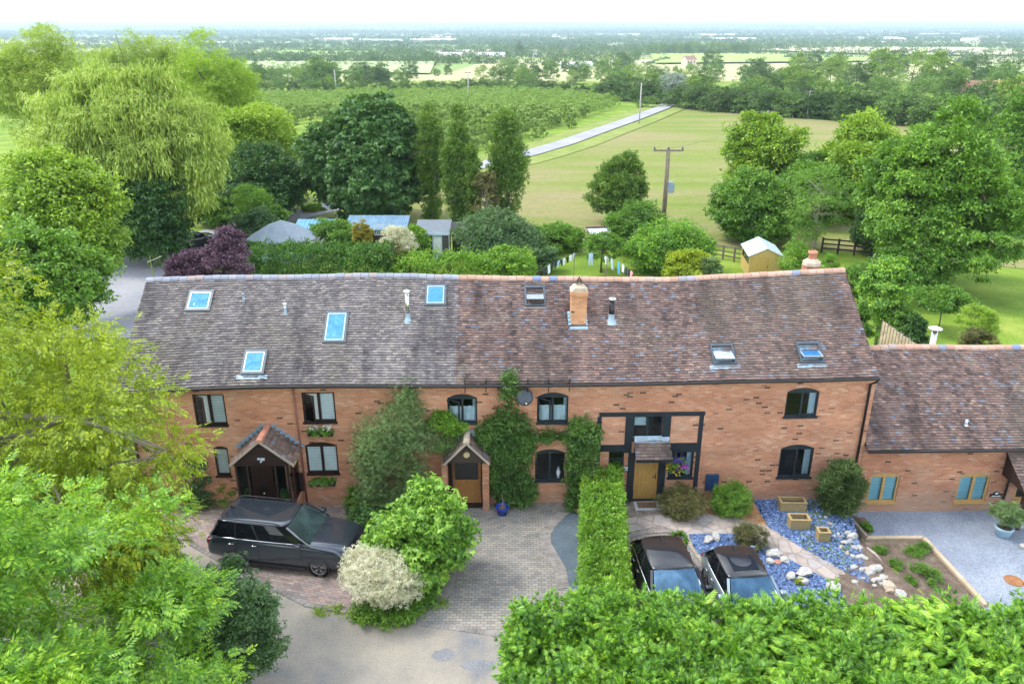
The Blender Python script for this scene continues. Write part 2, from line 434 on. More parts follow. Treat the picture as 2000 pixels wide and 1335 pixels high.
red_pave = paving_mat('red_block_paving', [(0, (0.26, 0.21, 0.205)), (0.35, (0.34, 0.26, 0.24)), (0.6, (0.43, 0.32, 0.28)), (0.8, (0.29, 0.26, 0.265)), (1, (0.47, 0.40, 0.33))], 0.21, 0.105, ms=0.006, rot=0.25)
grey_pave = paving_mat('grey_block_paving', [(0, (0.23, 0.22, 0.21)), (0.4, (0.30, 0.285, 0.255)), (0.7, (0.36, 0.33, 0.285)), (1, (0.27, 0.275, 0.28))], 0.21, 0.115, mortar=(0.095, 0.09, 0.08), ms=0.008, rot=0.0)
grey_pave2 = paving_mat('brown_block_paving', [(0, (0.22, 0.18, 0.16)), (0.5, (0.30, 0.25, 0.22)), (1, (0.36, 0.31, 0.27))], 0.2, 0.1, mortar=(0.09, 0.08, 0.07), rot=0.9)
soil_m = ground_mat('soil', [(0.3, (0.10, 0.075, 0.055)), (0.5, (0.17, 0.13, 0.10)), (0.7, (0.24, 0.19, 0.15))], 2.5, 25, 0.45, 0.8)
dark_gravel = ground_mat('dark_gravel', [(0.3, (0.10, 0.135, 0.17)), (0.7, (0.15, 0.19, 0.23))], 1.5, 30, 0.35, 0.6)
slate_m = ground_mat('blue_slate', [(0.3, (0.075, 0.13, 0.30)), (0.5, (0.11, 0.19, 0.40)), (0.75, (0.17, 0.26, 0.48))], 1.2, 18, 0.5, 0.9)
gravel_m = ground_mat('grey_gravel', [(0.3, (0.21, 0.24, 0.30)), (0.5, (0.27, 0.31, 0.38)), (0.7, (0.36, 0.40, 0.46))], 0.45, 18, 0.34, 0.8)
mulch_m = ground_mat('bark_mulch', [(0.3, (0.33, 0.17, 0.07)), (0.7, (0.52, 0.32, 0.17))], 3, 22, 0.5, 0.9)
def crazy():
    m, n, l, p = new_mat('crazy_paving')
    g = n.new('ShaderNodeNewGeometry'); pos = g.outputs['Position']
    vo = n.new('ShaderNodeTexVoronoi'); vo.feature = 'DISTANCE_TO_EDGE'; vo.inputs['Scale'].default_value = 2.0; l.new(pos, vo.inputs['Vector'])
    v2 = n.new('ShaderNodeTexVoronoi'); v2.inputs['Scale'].default_value = 2.0; l.new(pos, v2.inputs['Vector'])
    s = n.new('ShaderNodeSeparateColor'); l.new(v2.outputs['Color'], s.inputs[0])
    r = ramp(n, [(0, (0.34, 0.29, 0.26)), (0.5, (0.44, 0.37, 0.33)), (1, (0.38, 0.36, 0.36))]); l.new(s.outputs[0], r.inputs[0])
    e = ramp(n, [(0.02, (1, 1, 1)), (0.05, (0, 0, 0))]); l.new(vo.outputs['Distance'], e.inputs[0])
    c = mixc(n, l, e.outputs[0], r.outputs[0], (0.27, 0.24, 0.21))
    f = noise(n, l, pos, 2, 5); rr = ramp(n, [(0.3, (0.8,) * 3), (0.7, (1.15,) * 3)]); l.new(f, rr.inputs[0])
    l.new(mixc(n, l, 1, c, rr.outputs[0], 'MULTIPLY'), p.inputs['Base Color']); p.inputs['Roughness'].default_value = 0.9
    return m
crazy_m = crazy()
DRIVE1 = [(100, 960), (710, 975), (712, 1201), (600, 1180), (450, 1105), (372, 1060), (250, 985)]
sheet('driveway', DRIVE1, red_pave, 0.012)
bed_edge = [(868, 985), (866, 1040), (873, 1080), (875, 1120), (868, 1150), (850, 1175), (825, 1192), (795, 1206)]
sheet('driveway', [(868, 975)] + bed_edge[1:] + [(785, 1214), (900, 1228), (990, 1242), (1140, 1262), (1140, 975)], grey_pave, 0.012)
sheet('planting_bed', [(706, 980), (868, 980)] + bed_edge[1:] + [(785, 1212), (712, 1203)], soil_m, 0.018)
g_edge = [(1112, 1000), (1090, 1020), (1074, 1042), (1075, 1062), (1090, 1088), (1104, 1112), (1110, 1150)]
sheet('gravel_strip', g_edge + [(1170, 1150), (1130, 990)], dark_gravel, 0.018)
sheet('parking_bay', [(1195, 965), (1300, 965), (1300, 1022), (1330, 1040), (1345, 1078), (1372, 1115), (1400, 1150), (1420, 1240), (1140, 1240), (1140, 1100)], grey_pave2, 0.012)
sheet('soil_strip', [(1130, 975), (1196, 975), (1235, 1260), (1140, 1260)], soil_m, 0.020)
sheet('garden_path', [(1222, 1012), (1300, 1004), (1380, 1003), (1442, 1013), (1500, 1028), (1560, 1065), (1662, 1122), (1640, 1144), (1560, 1102), (1490, 1062), (1430, 1042), (1335, 1043), (1290, 1026), (1222, 1040)], crazy_m, 0.020)
sheet('slate_bed', [(1335, 1043), (1430, 1042), (1490, 1062), (1560, 1102), (1640, 1144), (1680, 1230), (1430, 1230), (1396, 1140), (1362, 1095), (1345, 1074)], slate_m, 0.016)
sheet('slate_bed', [(1470, 975), (1560, 968), (1640, 985), (1662, 1000), (1700, 1140), (1662, 1122), (1560, 1065), (1500, 1028)], slate_m, 0.016)
sheet('mulch_bed', [(1300, 970), (1475, 970), (1500, 1028), (1442, 1013), (1380, 1003), (1300, 1004)], mulch_m, 0.016)
Zy = -0.6
sheet('gravel_yard', [(1648, 990), (2300, 1000), (2500, 1700), (1850, 1500), (1700, 1120)], gravel_m, 0.010, z=Zy)
sheet('soil_bed', [(1690, 1053), (1801, 1053), (1900, 1158), (1950, 1230), (1800, 1230), (1730, 1110), (1702, 1070)], soil_m, 0.018, z=Zy)
slab = MB()
pp = [at_z(a, b, 0) for a, b in [(1668, 1040), (1686, 1052), (1722, 1100), (1775, 1150), (1800, 1180), (1770, 1185), (1728, 1140), (1690, 1085), (1668, 1060)]]
slab.prism([(p.x + 0.35, p.y - 0.35) for p in pp], -0.58, -0.3, axis='z')
tag(slab.build('side_path', crazy_m, bevel=0.02), kind='structure')

# kerb line of driveway 1 and block edgings
def edging(name, pts, mat, width=0.2, step=0.11, dz=0.03, z=0.0, px=True, jitter=0.1):
    P = [at_z(a, b, z) if px else Vector((a, b, z)) for a, b in pts]
    L = [0]
    for i in range(1, len(P)): L.append(L[-1] + (P[i] - P[i - 1]).length)
    n = int(L[-1] / step); mb = MB(); rr = random.Random(5)
    for k in range(n):
        s = (k + .5) * step
        i = max(j for j in range(len(L)) if L[j] <= s); i = min(i, len(P) - 2)
        t = (s - L[i]) / max(1e-6, L[i + 1] - L[i]); p = P[i].lerp(P[i + 1], t); d = (P[i + 1] - P[i]).normalized()
        a = math.atan2(d.y, d.x) + rr.uniform(-.03, .03)
        mb.box(-step * .46, step * .46, -width / 2, width / 2, -0.03, dz + rr.uniform(-.004, .006), rot=Matrix.Rotation(a, 3, 'Z'), at=p)
    return tag(mb.build(name, mat), kind='structure')
kerb_m = plain('edging_block', (0.27, 0.25, 0.235), 0.9, var=0.35, scale=2.5)
edging('kerb', [(372, 1062), (450, 1107), (600, 1182), (712, 1202)], kerb_m, 0.16, 0.2, 0.05)
edging('driveway_edging', bed_edge + [(785, 1213)], kerb_m, 0.2, 0.11, 0.03)
edging('driveway_edging', [(a + 9, b + 2) for a, b in bed_edge] + [(800, 1219)], kerb_m, 0.2, 0.11, 0.027)
edging('driveway_edging', [(785, 1213), (900, 1227), (990, 1241), (1140, 1261)], kerb_m, 0.22, 0.12, 0.022)
edging('driveway_edging', [(a - 4, b) for a, b in g_edge], kerb_m, 0.2, 0.11, 0.03)
edging('driveway_edging', [(a - 15, b + 1) for a, b in g_edge], kerb_m, 0.2, 0.11, 0.027)
edging('parking_edging', [(1222, 1050), (1260, 1040), (1300, 1037), (1328, 1043), (1345, 1078), (1372, 1115), (1400, 1150)], kerb_m, 0.2, 0.12, 0.05)
edging('slate_edging', [(1340, 1046), (1350, 1072), (1372, 1102), (1398, 1138)], plain('cobble', (0.36, 0.33, 0.25), 0.9, var=.3), 0.14, 0.14, 0.10)

# country behind: field, road, hedged fields
def field_mat(name, stops, angle, period, amt, sc=0.02):
    m, n, l, p = new_mat(name)
    g = n.new('ShaderNodeNewGeometry'); pos = g.outputs['Position']
    mp = n.new('ShaderNodeMapping'); mp.inputs['Rotation'].default_value = (0, 0, angle); l.new(pos, mp.inputs[0])
    w = n.new('ShaderNodeTexWave'); w.bands_direction = 'Y'; w.inputs['Scale'].default_value = 1 / period; w.inputs['Distortion'].default_value = 1.2; w.inputs['Detail'].default_value = 2
    w.inputs['Detail Scale'].default_value = 0.4; l.new(mp.outputs[0], w.inputs['Vector'])
    ms = n.new('ShaderNodeMapping'); ms.inputs['Rotation'].default_value = (0, 0, angle); ms.inputs['Scale'].default_value = (0.25, 1.6, 1); l.new(pos, ms.inputs[0])
    f0 = noise(n, l, ms.outputs[0], sc * 6, 6, 0.65); f1 = noise(n, l, pos, sc, 4)
    ad = n.new('ShaderNodeMath'); ad.operation = 'MULTIPLY_ADD'; l.new(f0, ad.inputs[0]); ad.inputs[1].default_value = 0.5
    m5 = n.new('ShaderNodeMath'); m5.operation = 'MULTIPLY'; l.new(f1, m5.inputs[0]); m5.inputs[1].default_value = 0.5; l.new(m5.outputs[0], ad.inputs[2])
    r = ramp(n, stops); l.new(ad.outputs[0], r.inputs[0])
    rr = ramp(n, [(0, (1 - amt,) * 3), (1, (1 + amt,) * 3)]); l.new(w.outputs['Fac'], rr.inputs[0])
    c = mixc(n, l, 1, r.outputs[0], rr.outputs[0], 'MULTIPLY')
    fn = noise(n, l, pos, 1.6, 5, 0.8); r2 = ramp(n, [(0.3, (0.84,) * 3), (0.7, (1.16,) * 3)]); l.new(fn, r2.inputs[0])
    l.new(mixc(n, l, 1, c, r2.outputs[0], 'MULTIPLY'), p.inputs['Base Color']); p.inputs['Roughness'].default_value = 1; p.inputs['Specular IOR Level'].default_value = 0.05
    return m
crop_m = field_mat('seedling_field', [(0.36, (0.15, 0.22, 0.04)), (0.46, (0.20, 0.235, 0.065)), (0.56, (0.26, 0.24, 0.11)), (0.70, (0.275, 0.225, 0.135))], 0.35, 1.5, 0.06)
verge_m = ground_mat('verge_grass', [(0.3, (0.16, 0.22, 0.04)), (0.7, (0.27, 0.31, 0.09))], 0.3, 3, 0.25, 0)
lane_m = ground_mat('lane', [(0.3, (0.26, 0.27, 0.31)), (0.7, (0.38, 0.38, 0.40))], 0.2, 4, 0.12, 0)
sheet('crop_field', [(700, 470), (1600, 487), (2150, 540), (2150, 275), (1990, 262), (1660, 240), (1470, 226), (1330, 213), (1305, 226), (1200, 262), (1120, 292), (1036, 318), (900, 360), (760, 405)], crop_m, 0.03)
def strip(name, pts, w, mat, dz):
    P = [on_ground(*p) for p in pts]; Lf, Rt = [], []
    for i, p in enumerate(P):
        d = (P[min(i + 1, len(P) - 1)] - P[max(i - 1, 0)]); d.z = 0; d.normalize(); q = Vector((-d.y, d.x, 0)) * w / 2
        Lf.append((p + q)[:2]); Rt.append((p - q)[:2])
    return sheet(name, Lf + Rt[::-1], mat, dz, px=False)
LANE = [(1306, 207), (1292, 215), (1262, 226), (1230, 238), (1160, 262), (1100, 283), (1030, 303), (960, 320), (880, 340), (800, 362), (700, 392), (600, 418), (520, 437), (450, 455), (400, 473), (330, 497), (240, 533), (150, 570)]
strip('verge', LANE[:-4], 11, verge_m, 0.05)
strip('lane', LANE[:-5], 3.6, lane_m, 0.08)
strip('lane', LANE[-6:], 6.0, lane_m, 0.012)
sheet('lane', [(190, 525), (300, 500), (345, 492), (345, 560), (280, 660), (120, 660), (120, 560)], lane_m, 0.017)
far_green = field_mat('far_green_field', [(0.3, (0.26, 0.38, 0.10)), (0.7, (0.38, 0.48, 0.15))], 0.1, 6, 0.05)
pale_green = field_mat('pale_green_field', [(0.3, (0.33, 0.42, 0.20)), (0.7, (0.43, 0.50, 0.26))], 0.1, 6, 0.04)
gold = field_mat('gold_field', [(0.3, (0.62, 0.56, 0.32)), (0.7, (0.72, 0.66, 0.42))], 0.1, 6, 0.04)
sheet('field', [(480, 122), (850, 122), (840, 146), (480, 140)], pale_green, 0.05)
sheet('field', [(1270, 108), (1560, 106), (1700, 113), (1690, 122), (1500, 124), (1280, 126)], far_green, 0.05)
sheet('field', [(1880, 128), (2150, 134), (2150, 163), (1960, 156), (1900, 147)], pale_green, 0.05)
sheet('field', [(500, 97), (760, 99), (740, 112), (490, 110)], far_green, 0.05)
sheet('field', [(1480, 91), (1900, 96), (2080, 104), (2080, 110), (1780, 110), (1480, 101)], gold, 0.05)

# bare bank between the slate bed and the lower yard, following the slope
bk = [at_z(*p, -.25) for p in [(1630, 985), (1692, 1000), (1712, 1060), (1745, 1100), (1830, 1215), (1590, 1270), (1612, 1152), (1668, 1120), (1655, 1070)]]
Vb, Qb = [], []
def _inp(x, y, P):
    c = False; j = len(P) - 1
    for i in range(len(P)):
        if (P[i].y > y) != (P[j].y > y) and x < (P[j].x - P[i].x) * (y - P[i].y) / (P[j].y - P[i].y) + P[i].x: c = not c
        j = i
    return c
for gx in np.arange(7, 15.6, .12):
    for gy in np.arange(15.5, 26, .12):
        if _inp(gx, gy, bk):
            b_ = len(Vb)
            for dx, dy in ((0, 0), (.12, 0), (.12, .12), (0, .12)): Vb.append((gx + dx, gy + dy, G(gx + dx, gy + dy) + .028))
            Qb.append((b_, b_ + 1, b_ + 2, b_ + 3))
tag(np_mesh('soil_bank', Vb, Qb, soil_m), kind='structure')
# ------------------------------------------------------------------ the long brick terrace
EZ = [(240, 764), (380, 756), (500, 752), (640, 750), (900, 750), (1100, 748), (1200, 747), (1300, 745), (1450, 741), (1600, 739), (1716, 735)]
RZ = [(285, 546), (430, 541), (600, 540), (700, 537), (800, 538), (900, 541), (1000, 543), (1100, 543.5), (1200, 544.5), (1300, 545), (1400, 540), (1500, 535), (1560, 531), (1643, 527)]
YE, YR = -0.28, 3.7
eav = sorted(on_wall(a, b, -YE) for a, b in EZ); rdg = sorted(on_wall(a, b, -YR) for a, b in RZ)
def ez(u): return float(np.interp(u, [p[0] for p in eav], [p[1] for p in eav]))
def rz(u): return float(np.interp(u, [p[0] for p in rdg], [p[1] for p in rdg]))
U0, U1 = on_wall(247, 800)[0], on_wall(1703, 790)[0]
UR0, UR1 = U0 - 0.15, on_wall(1717, 735, 0.28)[0]
def roof_pt(u, t, h=0.0):                 # t 0 at the eaves, 1 at the ridge
    z0, z1 = ez(u), rz(u)
    y = YE + (YR - YE) * t; z = z0 + (z1 - z0) * t
    L = math.hypot(YR - YE, z1 - z0)
    return Vector((u, y - h * (z1 - z0) / L, z + h * (YR - YE) / L))
def on_roof(px, py):
    lo, hi = 0.0, 1.0
    for _ in range(30):
        t = (lo + hi) / 2; u, z = on_wall(px, py, -(YE + (YR - YE) * t))
        if z > ez(u) + (rz(u) - ez(u)) * t: lo = t       # ray still above the roof: go further
        else: hi = t
    return u, t
ter = thing('brick_terrace', 'long two-storey brick terrace under one old clay tile roof, black gutter', 'house', HO, HA)

def tile_mat(name, seam=None):
    m, n, l, p = new_mat(name)
    g = n.new('ShaderNodeNewGeometry'); rnd = g.outputs['Random Per Island']
    v = coords(n, l)
    red = ramp(n, [(0, (0.12, 0.09, 0.09)), (0.18, (0.175, 0.125, 0.12)), (0.40, (0.225, 0.15, 0.14)), (0.62, (0.265, 0.17, 0.15)), (0.80, (0.24, 0.19, 0.19)), (0.90, (0.33, 0.205, 0.165)), (0.955, (0.40, 0.29, 0.25)), (0.965, (0.18, 0.20, 0.28)), (1, (0.26, 0.29, 0.38))])
    l.new(rnd, red.inputs[0]); col = red.outputs[0]
    vs = coords(n, l, scale=(1.3, 0.28, 0.28))
    s = noise(n, l, vs, 1.0, 6, 0.6)
    sr = ramp(n, [(0.32, (0.42, 0.42, 0.42)), (0.48, (0.86, 0.86, 0.83)), (0.68, (1.15, 1.15, 1.08))]); l.new(s, sr.inputs[0])
    if seam is not None:
        gr = ramp(n, [(0, (0.18, 0.16, 0.175)), (0.35, (0.235, 0.21, 0.225)), (0.7, (0.285, 0.26, 0.27)), (0.92, (0.34, 0.305, 0.305)), (1, (0.40, 0.34, 0.32))]); l.new(rnd, gr.inputs[0])
        sp = n.new('ShaderNodeSeparateXYZ'); tc = n.new('ShaderNodeTexCoord'); l.new(tc.outputs['Object'], sp.inputs[0])
        w = n.new('ShaderNodeMath'); w.operation = 'GREATER_THAN'; w.inputs[1].default_value = seam; l.new(sp.outputs[0], w.inputs[0])
        col = mixc(n, l, w.outputs[0], gr.outputs[0], col)
    col = mixc(n, l, 1, col, sr.outputs[0], 'MULTIPLY')
    f5 = noise(n, l, coords(n, l, scale=(.8, .35, .35)), 0.55, 5); m5 = ramp(n, [(0.48, (0, 0, 0)), (0.66, (0.5, 0.5, 0.5))]); l.new(f5, m5.inputs[0])
    col = mixc(n, l, m5.outputs[0], col, (0.17, 0.145, 0.115))       # old moss and soot
    f2 = noise(n, l, v, 0.8, 4); mr = ramp(n, [(0.60, (0, 0, 0)), (0.74, (0.55, 0.55, 0.55))]); l.new(f2, mr.inputs[0])
    col = mixc(n, l, mr.outputs[0], col, (0.35, 0.31, 0.25))
    l.new(col, p.inputs['Base Color']); p.inputs['Roughness'].default_value = 0.8
    p.inputs['Specular IOR Level'].default_value = 0.25
    bump(n, l, p, noise(n, l, v, 30, 3), 0.3, 0.01)
    return m
seam_u = on_roof(893, 640)[0]
def tiles(name, fn, u0, u1, gauge_n, tw, mat, parent, thick=0.037, seed=1, skip=None):
    rng = np.random.default_rng(seed); V, Q = [], []
    for j in range(gauge_n):
        off = (j % 2) * tw / 2 + rng.uniform(-.01, .01)
        k = 0; u = u0 - off
        while u < u1:
            a, b = max(u, u0), min(u + tw - 0.006, u1)
            u += tw * (1 + rng.uniform(-.03, .03))
            if b - a < 0.03: continue
            t0, t1 = (j - 0.12 + rng.uniform(-.06, .06)) / gauge_n, (j + 1.05) / gauge_n
            if skip and skip((a + b) / 2, t0): continue
            h = thick * (1 + rng.uniform(-.25, .45)); tw_ = rng.uniform(-.006, .006)
            A, B = fn(a, t1, 0.004), fn(b, t1, 0.004); Cc, D = fn(b, t0, h + tw_), fn(a, t0, h - tw_)
            E_, F_ = fn(b, t0, -0.012), fn(a, t0, -0.012)
            s = len(V); V += [A, B, Cc, D, E_, F_]; Q += [(s + 3, s + 2, s + 1, s), (s + 3, s + 5, s + 4, s + 2)]
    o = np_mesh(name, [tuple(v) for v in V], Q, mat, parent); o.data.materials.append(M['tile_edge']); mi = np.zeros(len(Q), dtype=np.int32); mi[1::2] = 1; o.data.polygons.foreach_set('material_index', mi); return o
M['tile_edge'] = plain('tile_edge', (0.07, 0.055, 0.055), .95)  # darkened edge colour paints in the shade line of each tile course
roof_skel = []
main_tiles = tile_mat('old_clay_tiles', seam_u)
deck = MB()
us = list(np.linspace(UR0, UR1, 60))
for a, b in zip(us[:-1], us[1:]):
    deck.face([roof_pt(a, 0, -.02), roof_pt(b, 0, -.02), roof_pt(b, 1, -.02), roof_pt(a, 1, -.02)])
    deck.face([(a, 2 * YR - YE, ez(a)), (b, 2 * YR - YE, ez(b)), (b, YR, rz(b) - .03), (a, YR, rz(a) - .03)])
roof = deck.build('roof', plain('roof_deck', (0.10, 0.07, 0.065), 0.9), ter)
tiles('tile_courses', roof_pt, UR0, UR1, 44, 0.172, main_tiles, roof)
ridge_m, n_, l_, p_ = new_mat('ridge_tiles')
g_ = n_.new('ShaderNodeNewGeometry'); sp_ = n_.new('ShaderNodeSeparateXYZ'); tc_ = n_.new('ShaderNodeTexCoord'); l_.new(tc_.outputs['Object'], sp_.inputs[0])
ra = ramp(n_, [(0, (0.22, 0.24, 0.31)), (0.6, (0.30, 0.31, 0.37)), (0.8, (0.34, 0.26, 0.25)), (1, (0.24, 0.27, 0.36))]); rb = ramp(n_, [(0, (0.40, 0.24, 0.18)), (0.5, (0.52, 0.32, 0.24)), (0.78, (0.46, 0.33, 0.27)), (0.86, (0.24, 0.26, 0.30)), (0.93, (0.16, 0.22, 0.4)), (1, (0.5, 0.36, 0.3))])
l_.new(g_.outputs['Random Per Island'], ra.inputs[0]); l_.new(g_.outputs['Random Per Island'], rb.inputs[0])
w_ = n_.new('ShaderNodeMath'); w_.operation = 'GREATER_THAN'; w_.inputs[1].default_value = seam_u; l_.new(sp_.outputs[0], w_.inputs[0])
l_.new(mixc(n_, l_, w_.outputs[0], ra.outputs[0], rb.outputs[0]), p_.inputs['Base Color']); p_.inputs['Roughness'].default_value = 0.75
def ridge(name, u0, u1, fy, fz, parent, L=0.31, r=0.135):
    mb = MB(); u = u0; rr = random.Random(8)
    while u < u1:
        b = min(u + L - .012, u1); dz = rr.uniform(-.008, .01)
        V = []
        for uu in (u, b):
            for k in range(7):
                a = math.pi * k / 6; V.append((uu, fy(uu) - math.cos(a) * r * 1.15, fz(uu) - 0.05 + dz + math.sin(a) * r))
        mb.raw(V, [(k, k + 1, k + 8, k + 7) for k in range(6)] + [tuple(range(7)), tuple(range(13, 6, -1))]); u += L
    return mb.build(name, ridge_m, parent, smooth_=False)
ridge('ridge_tiles', UR0, UR1, lambda u: YR, rz, roof)

# walls, with real openings
def wall_sheet(u0, u1, ztop, openings, zb=-0.8, y=0.0, depth=0.12):
    """openings: (a, b, z0, z1, arch rise)"""
    mb = MB()
    xs = sorted(set([u0, u1] + [o[0] for o in openings] + [o[1] for o in openings] + list(np.linspace(u0, u1, 24))))
    for a, b in zip(xs[:-1], xs[1:]):
        c = (a + b) / 2
        spans = sorted((o[2], o[3]) for o in openings if o[0] < c < o[1])
        z = zb
        for s0, s1 in spans:
            if s0 > z: mb.face([(a, y, z), (b, y, z), (b, y, s0), (a, y, s0)])
            z = s1
        mb.face([(a, y, z), (b, y, z), (b, y, ztop(b)), (a, y, ztop(a))])
    for a, b, z0, z1, rise in openings:
        if rise:
            for side in (0, 1):
                pts = []
                for k in range(7):
                    t = k / 6 * 0.5 if side == 0 else 1 - k / 6 * 0.5
                    pts.append((a + (b - a) * t, y, z1 - rise + rise * (1 - (2 * t - 1) ** 2)))
                cx = a if side == 0 else b
                for k in range(6): mb.face([(cx, y, z1), pts[k], pts[k + 1]])
            ar = [(a + (b - a) * k / 12, z1 - rise + rise * (1 - (k / 6 - 1) ** 2)) for k in range(13)]
            for k in range(12): mb.face([(ar[k][0], y, ar[k][1]), (ar[k + 1][0], y, ar[k + 1][1]), (ar[k + 1][0], y + depth, ar[k + 1][1]), (ar[k][0], y + depth, ar[k][1])])
        else: mb.face([(a, y, z1), (b, y, z1), (b, y + depth, z1), (a, y + depth, z1)])
        zz = z1 - rise
        mb.face([(a, y, z0), (b, y, z0), (b, y + depth, z0), (a, y + depth, z0)])
        mb.face([(a, y, z0), (a, y + depth, z0), (a, y + depth, zz), (a, y, zz)])
        mb.face([(b, y, z0), (b, y + depth, z0), (b, y + depth, zz), (b, y, zz)])
    return mb
def orect(x0, y0, x1, y1, rise=0, n=0):
    (a, zt), (b, zb) = on_wall(x0, y0, n), on_wall(x1, y1, n)
    a2 = on_wall(x0, y1, n)[0]; b2 = on_wall(x1, y0, n)[0]
    return ((a + a2) / 2, (b + b2) / 2, zb, zt, rise)
# pixel boxes are top-left, bottom-right of each opening
W = {
 'a': orect(379, 770, 441, 829), 'b': orect(591, 766, 655, 823),
 'c': orect(598, 863, 660, 923, .14), 'd': orect(420, 871, 448, 928, .08),
 'e': orect(874, 769, 932, 825, .16), 'f': orect(1049, 766, 1110, 824, .16),
 'g': orect(1045, 877, 1103, 937, .14), 'h': orect(1535, 757, 1598, 812, .16), 'i': orect(1522, 868, 1587, 930, .16),
 'j': orect(1236, 812, 1294, 853), 'k': orect(1188, 881, 1218, 936), 'l': orect(1306, 880, 1354, 931),
}
DO = orect(1236, 885, 1287, 976); DO = (DO[0], DO[1], 0.02, 2.1, 0)
DA = (on_wall(884, 960)[0], on_wall(940, 960)[0], 0.05, 2.05, 0)
DB = (on_wall(482, 960)[0], on_wall(562, 960)[0], 0.0, 2.1, 0)
mb = wall_sheet(U0, U1, lambda u: ez(u) + 0.02, list(W.values()) + [DO, DA, DB])
yb = 2 * YR
for u in (U0, U1):
    mb.face([(u, 0, -.8), (u, yb, -.8), (u, yb, ez(u)), (u, YR, rz(u) - .06), (u, 0, ez(u))])
mb.face([(U0, yb, -.8), (U1, yb, -.8), (U1, yb, ez(U1)), (U0, yb, ez(U0))])
mb.build('wall', M['brick'], ter)
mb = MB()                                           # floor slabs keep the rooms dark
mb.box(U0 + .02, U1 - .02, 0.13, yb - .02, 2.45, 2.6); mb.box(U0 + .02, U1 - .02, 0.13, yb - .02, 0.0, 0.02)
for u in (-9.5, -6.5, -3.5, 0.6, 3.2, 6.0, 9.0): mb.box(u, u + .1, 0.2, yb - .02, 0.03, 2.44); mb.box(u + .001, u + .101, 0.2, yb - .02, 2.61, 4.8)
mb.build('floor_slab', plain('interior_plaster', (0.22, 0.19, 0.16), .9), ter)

def window(parent, o, fm, lights=2, sill=True, dress=None, opened=None, fw=0.055, transom=False, y=0.0, arch_fill=True, name='window', lab=None, sillm=None, dm=None):
    a, b, z0, z1, rise = o; ya, yb_ = y + .035, y + .10
    zt = z1 - rise
    mb = MB()
    mb.box(a, a + fw, ya, yb_, z0, zt); mb.box(b - fw, b, ya, yb_, z0, zt); mb.box(a + fw, b - fw, ya, yb_, z0, z0 + fw)
    if rise:
        poly = [(a, zt - fw)] + [(a + (b - a) * k / 12, zt + rise * (1 - (k / 6 - 1) ** 2)) for k in range(13)] + [(b, zt - fw)]
        mb.prism(poly, ya - .01, yb_ + .01)
    else: mb.box(a + fw, b - fw, ya, yb_, zt - fw, zt)
    w = (b - a)
    for k in range(1, lights):
        c = a + w * k / lights; mb.box(c - fw * .7, c + fw * .7, ya - .004, yb_ - .004, z0 + fw, zt - fw)
    if transom: mb.box(a + fw, b - fw, ya - .003, yb_ - .006, zt - .30 * (zt - z0), zt - .30 * (zt - z0) + .05)
    wd = mb.build(name, fm, parent)
    if lab: wd['label'] = lab
    p = MB()
    for k in range(lights):
        c0, c1 = a + w * k / lights, a + w * (k + 1) / lights
        if opened == k: continue
        p.box(c0 + .02, c1 - .02, ya + .03, ya + .036, z0 + .03, zt - .03)
        if fm is not M['oak_frame']:      # sash rims
            pass
    p.build('pane', M['glass'], wd)
    if opened is not None:
        c0, c1 = a + w * opened / lights + fw * .6, a + w * (opened + 1) / lights - fw * .3
        s = MB(); ww = c1 - c0; hh = zt - z0 - fw
        s.box(0, .05, -.02, .02, 0, hh); s.box(ww - .05, ww, -.02, .02, 0, hh); s.box(.05, ww - .05, -.02, .02, 0, .05); s.box(.05, ww - .05, -.02, .02, hh - .05, hh)
        s.box(.04, ww - .04, -.004, .004, .04, hh - .04, 1)
        so = s.build('casement', [fm, M['glass']], wd)
        so.location = (c0, ya - .02, z0 + fw / 2); so.rotation_euler = (0, 0, R(-32))
    if sill:
        mb = MB(); mb.box(a - .04, b + .04, y - .07, y + .034, z0 - .06, z0 + .004); mb.build('sill', sillm or fm, wd)
    if dress:
        d = MB(); yy = y + .125
        if dress == 'blind':
            zz = z0 + .05
            for k in range(lights):
                c0, c1 = a + w * k / lights + .05, a + w * (k + 1) / lights - .05; zz = z0 + .06
                while zz < zt - .02:
                    d.face([(c0, yy - .012, zz), (c1, yy - .012, zz), (c1, yy + .012, zz + .042), (c0, yy + .012, zz + .042)]); zz += .062
            d.build('blind', dm or M['blind'], wd)
        elif dress == 'solid':
            d.box(a + .05, b - .05, yy, yy + .01, z0 + .05, zt - .04); d.build('blind', dm or M['sky_tint_blind'], wd)
        else:
            def drape(c0, c1, q0, q1):
                nn = 14
                for k in range(nn):
                    t0, t1 = k / nn, (k + 1) / nn
                    x0, x1 = c0 + (c1 - c0) * t0, c0 + (c1 - c0) * t1
                    y0, y1 = yy + .025 * math.sin(k * 1.9), yy + .025 * math.sin((k + 1) * 1.9)
                    d.face([(x0, y0, q0), (x1, y1, q0), (x1, y1, q1), (x0, y0, q1)])
            if dress == 'cafe': drape(a + .04, b - .04, z0 + .04, z0 + (zt - z0) * .62); drape(b - .16, b - .05, z0 + .05, zt - .03)
            elif dress == 'right': drape(b - .30, b - .05, z0 + .05, zt - .04)
            elif dress == 'both': drape(b - .24, b - .05, z0 + .05, zt - .04); drape(a + .05, a + .16, z0 + .05, zt - .04)
            elif dress == 'top': d.box(a + .06, a + w * .46, yy, yy + .01, z0 + (zt - z0) * .5, zt - .04)
            d.build('curtain', M['curtain'], wd)
    return wd
BF, AN = M['brown_frame'], M['anthracite']
window(ter, W['a'], BF, dress='blind', opened=0); window(ter, W['b'], BF, dress='blind', opened=0)
window(ter, W['c'], BF, dress='blind'); window(ter, W['d'], BF, 1, dress='blind')
window(ter, W['e'], AN, dress='cafe', opened=0); window(ter, W['f'], AN, dress='cafe', opened=0)
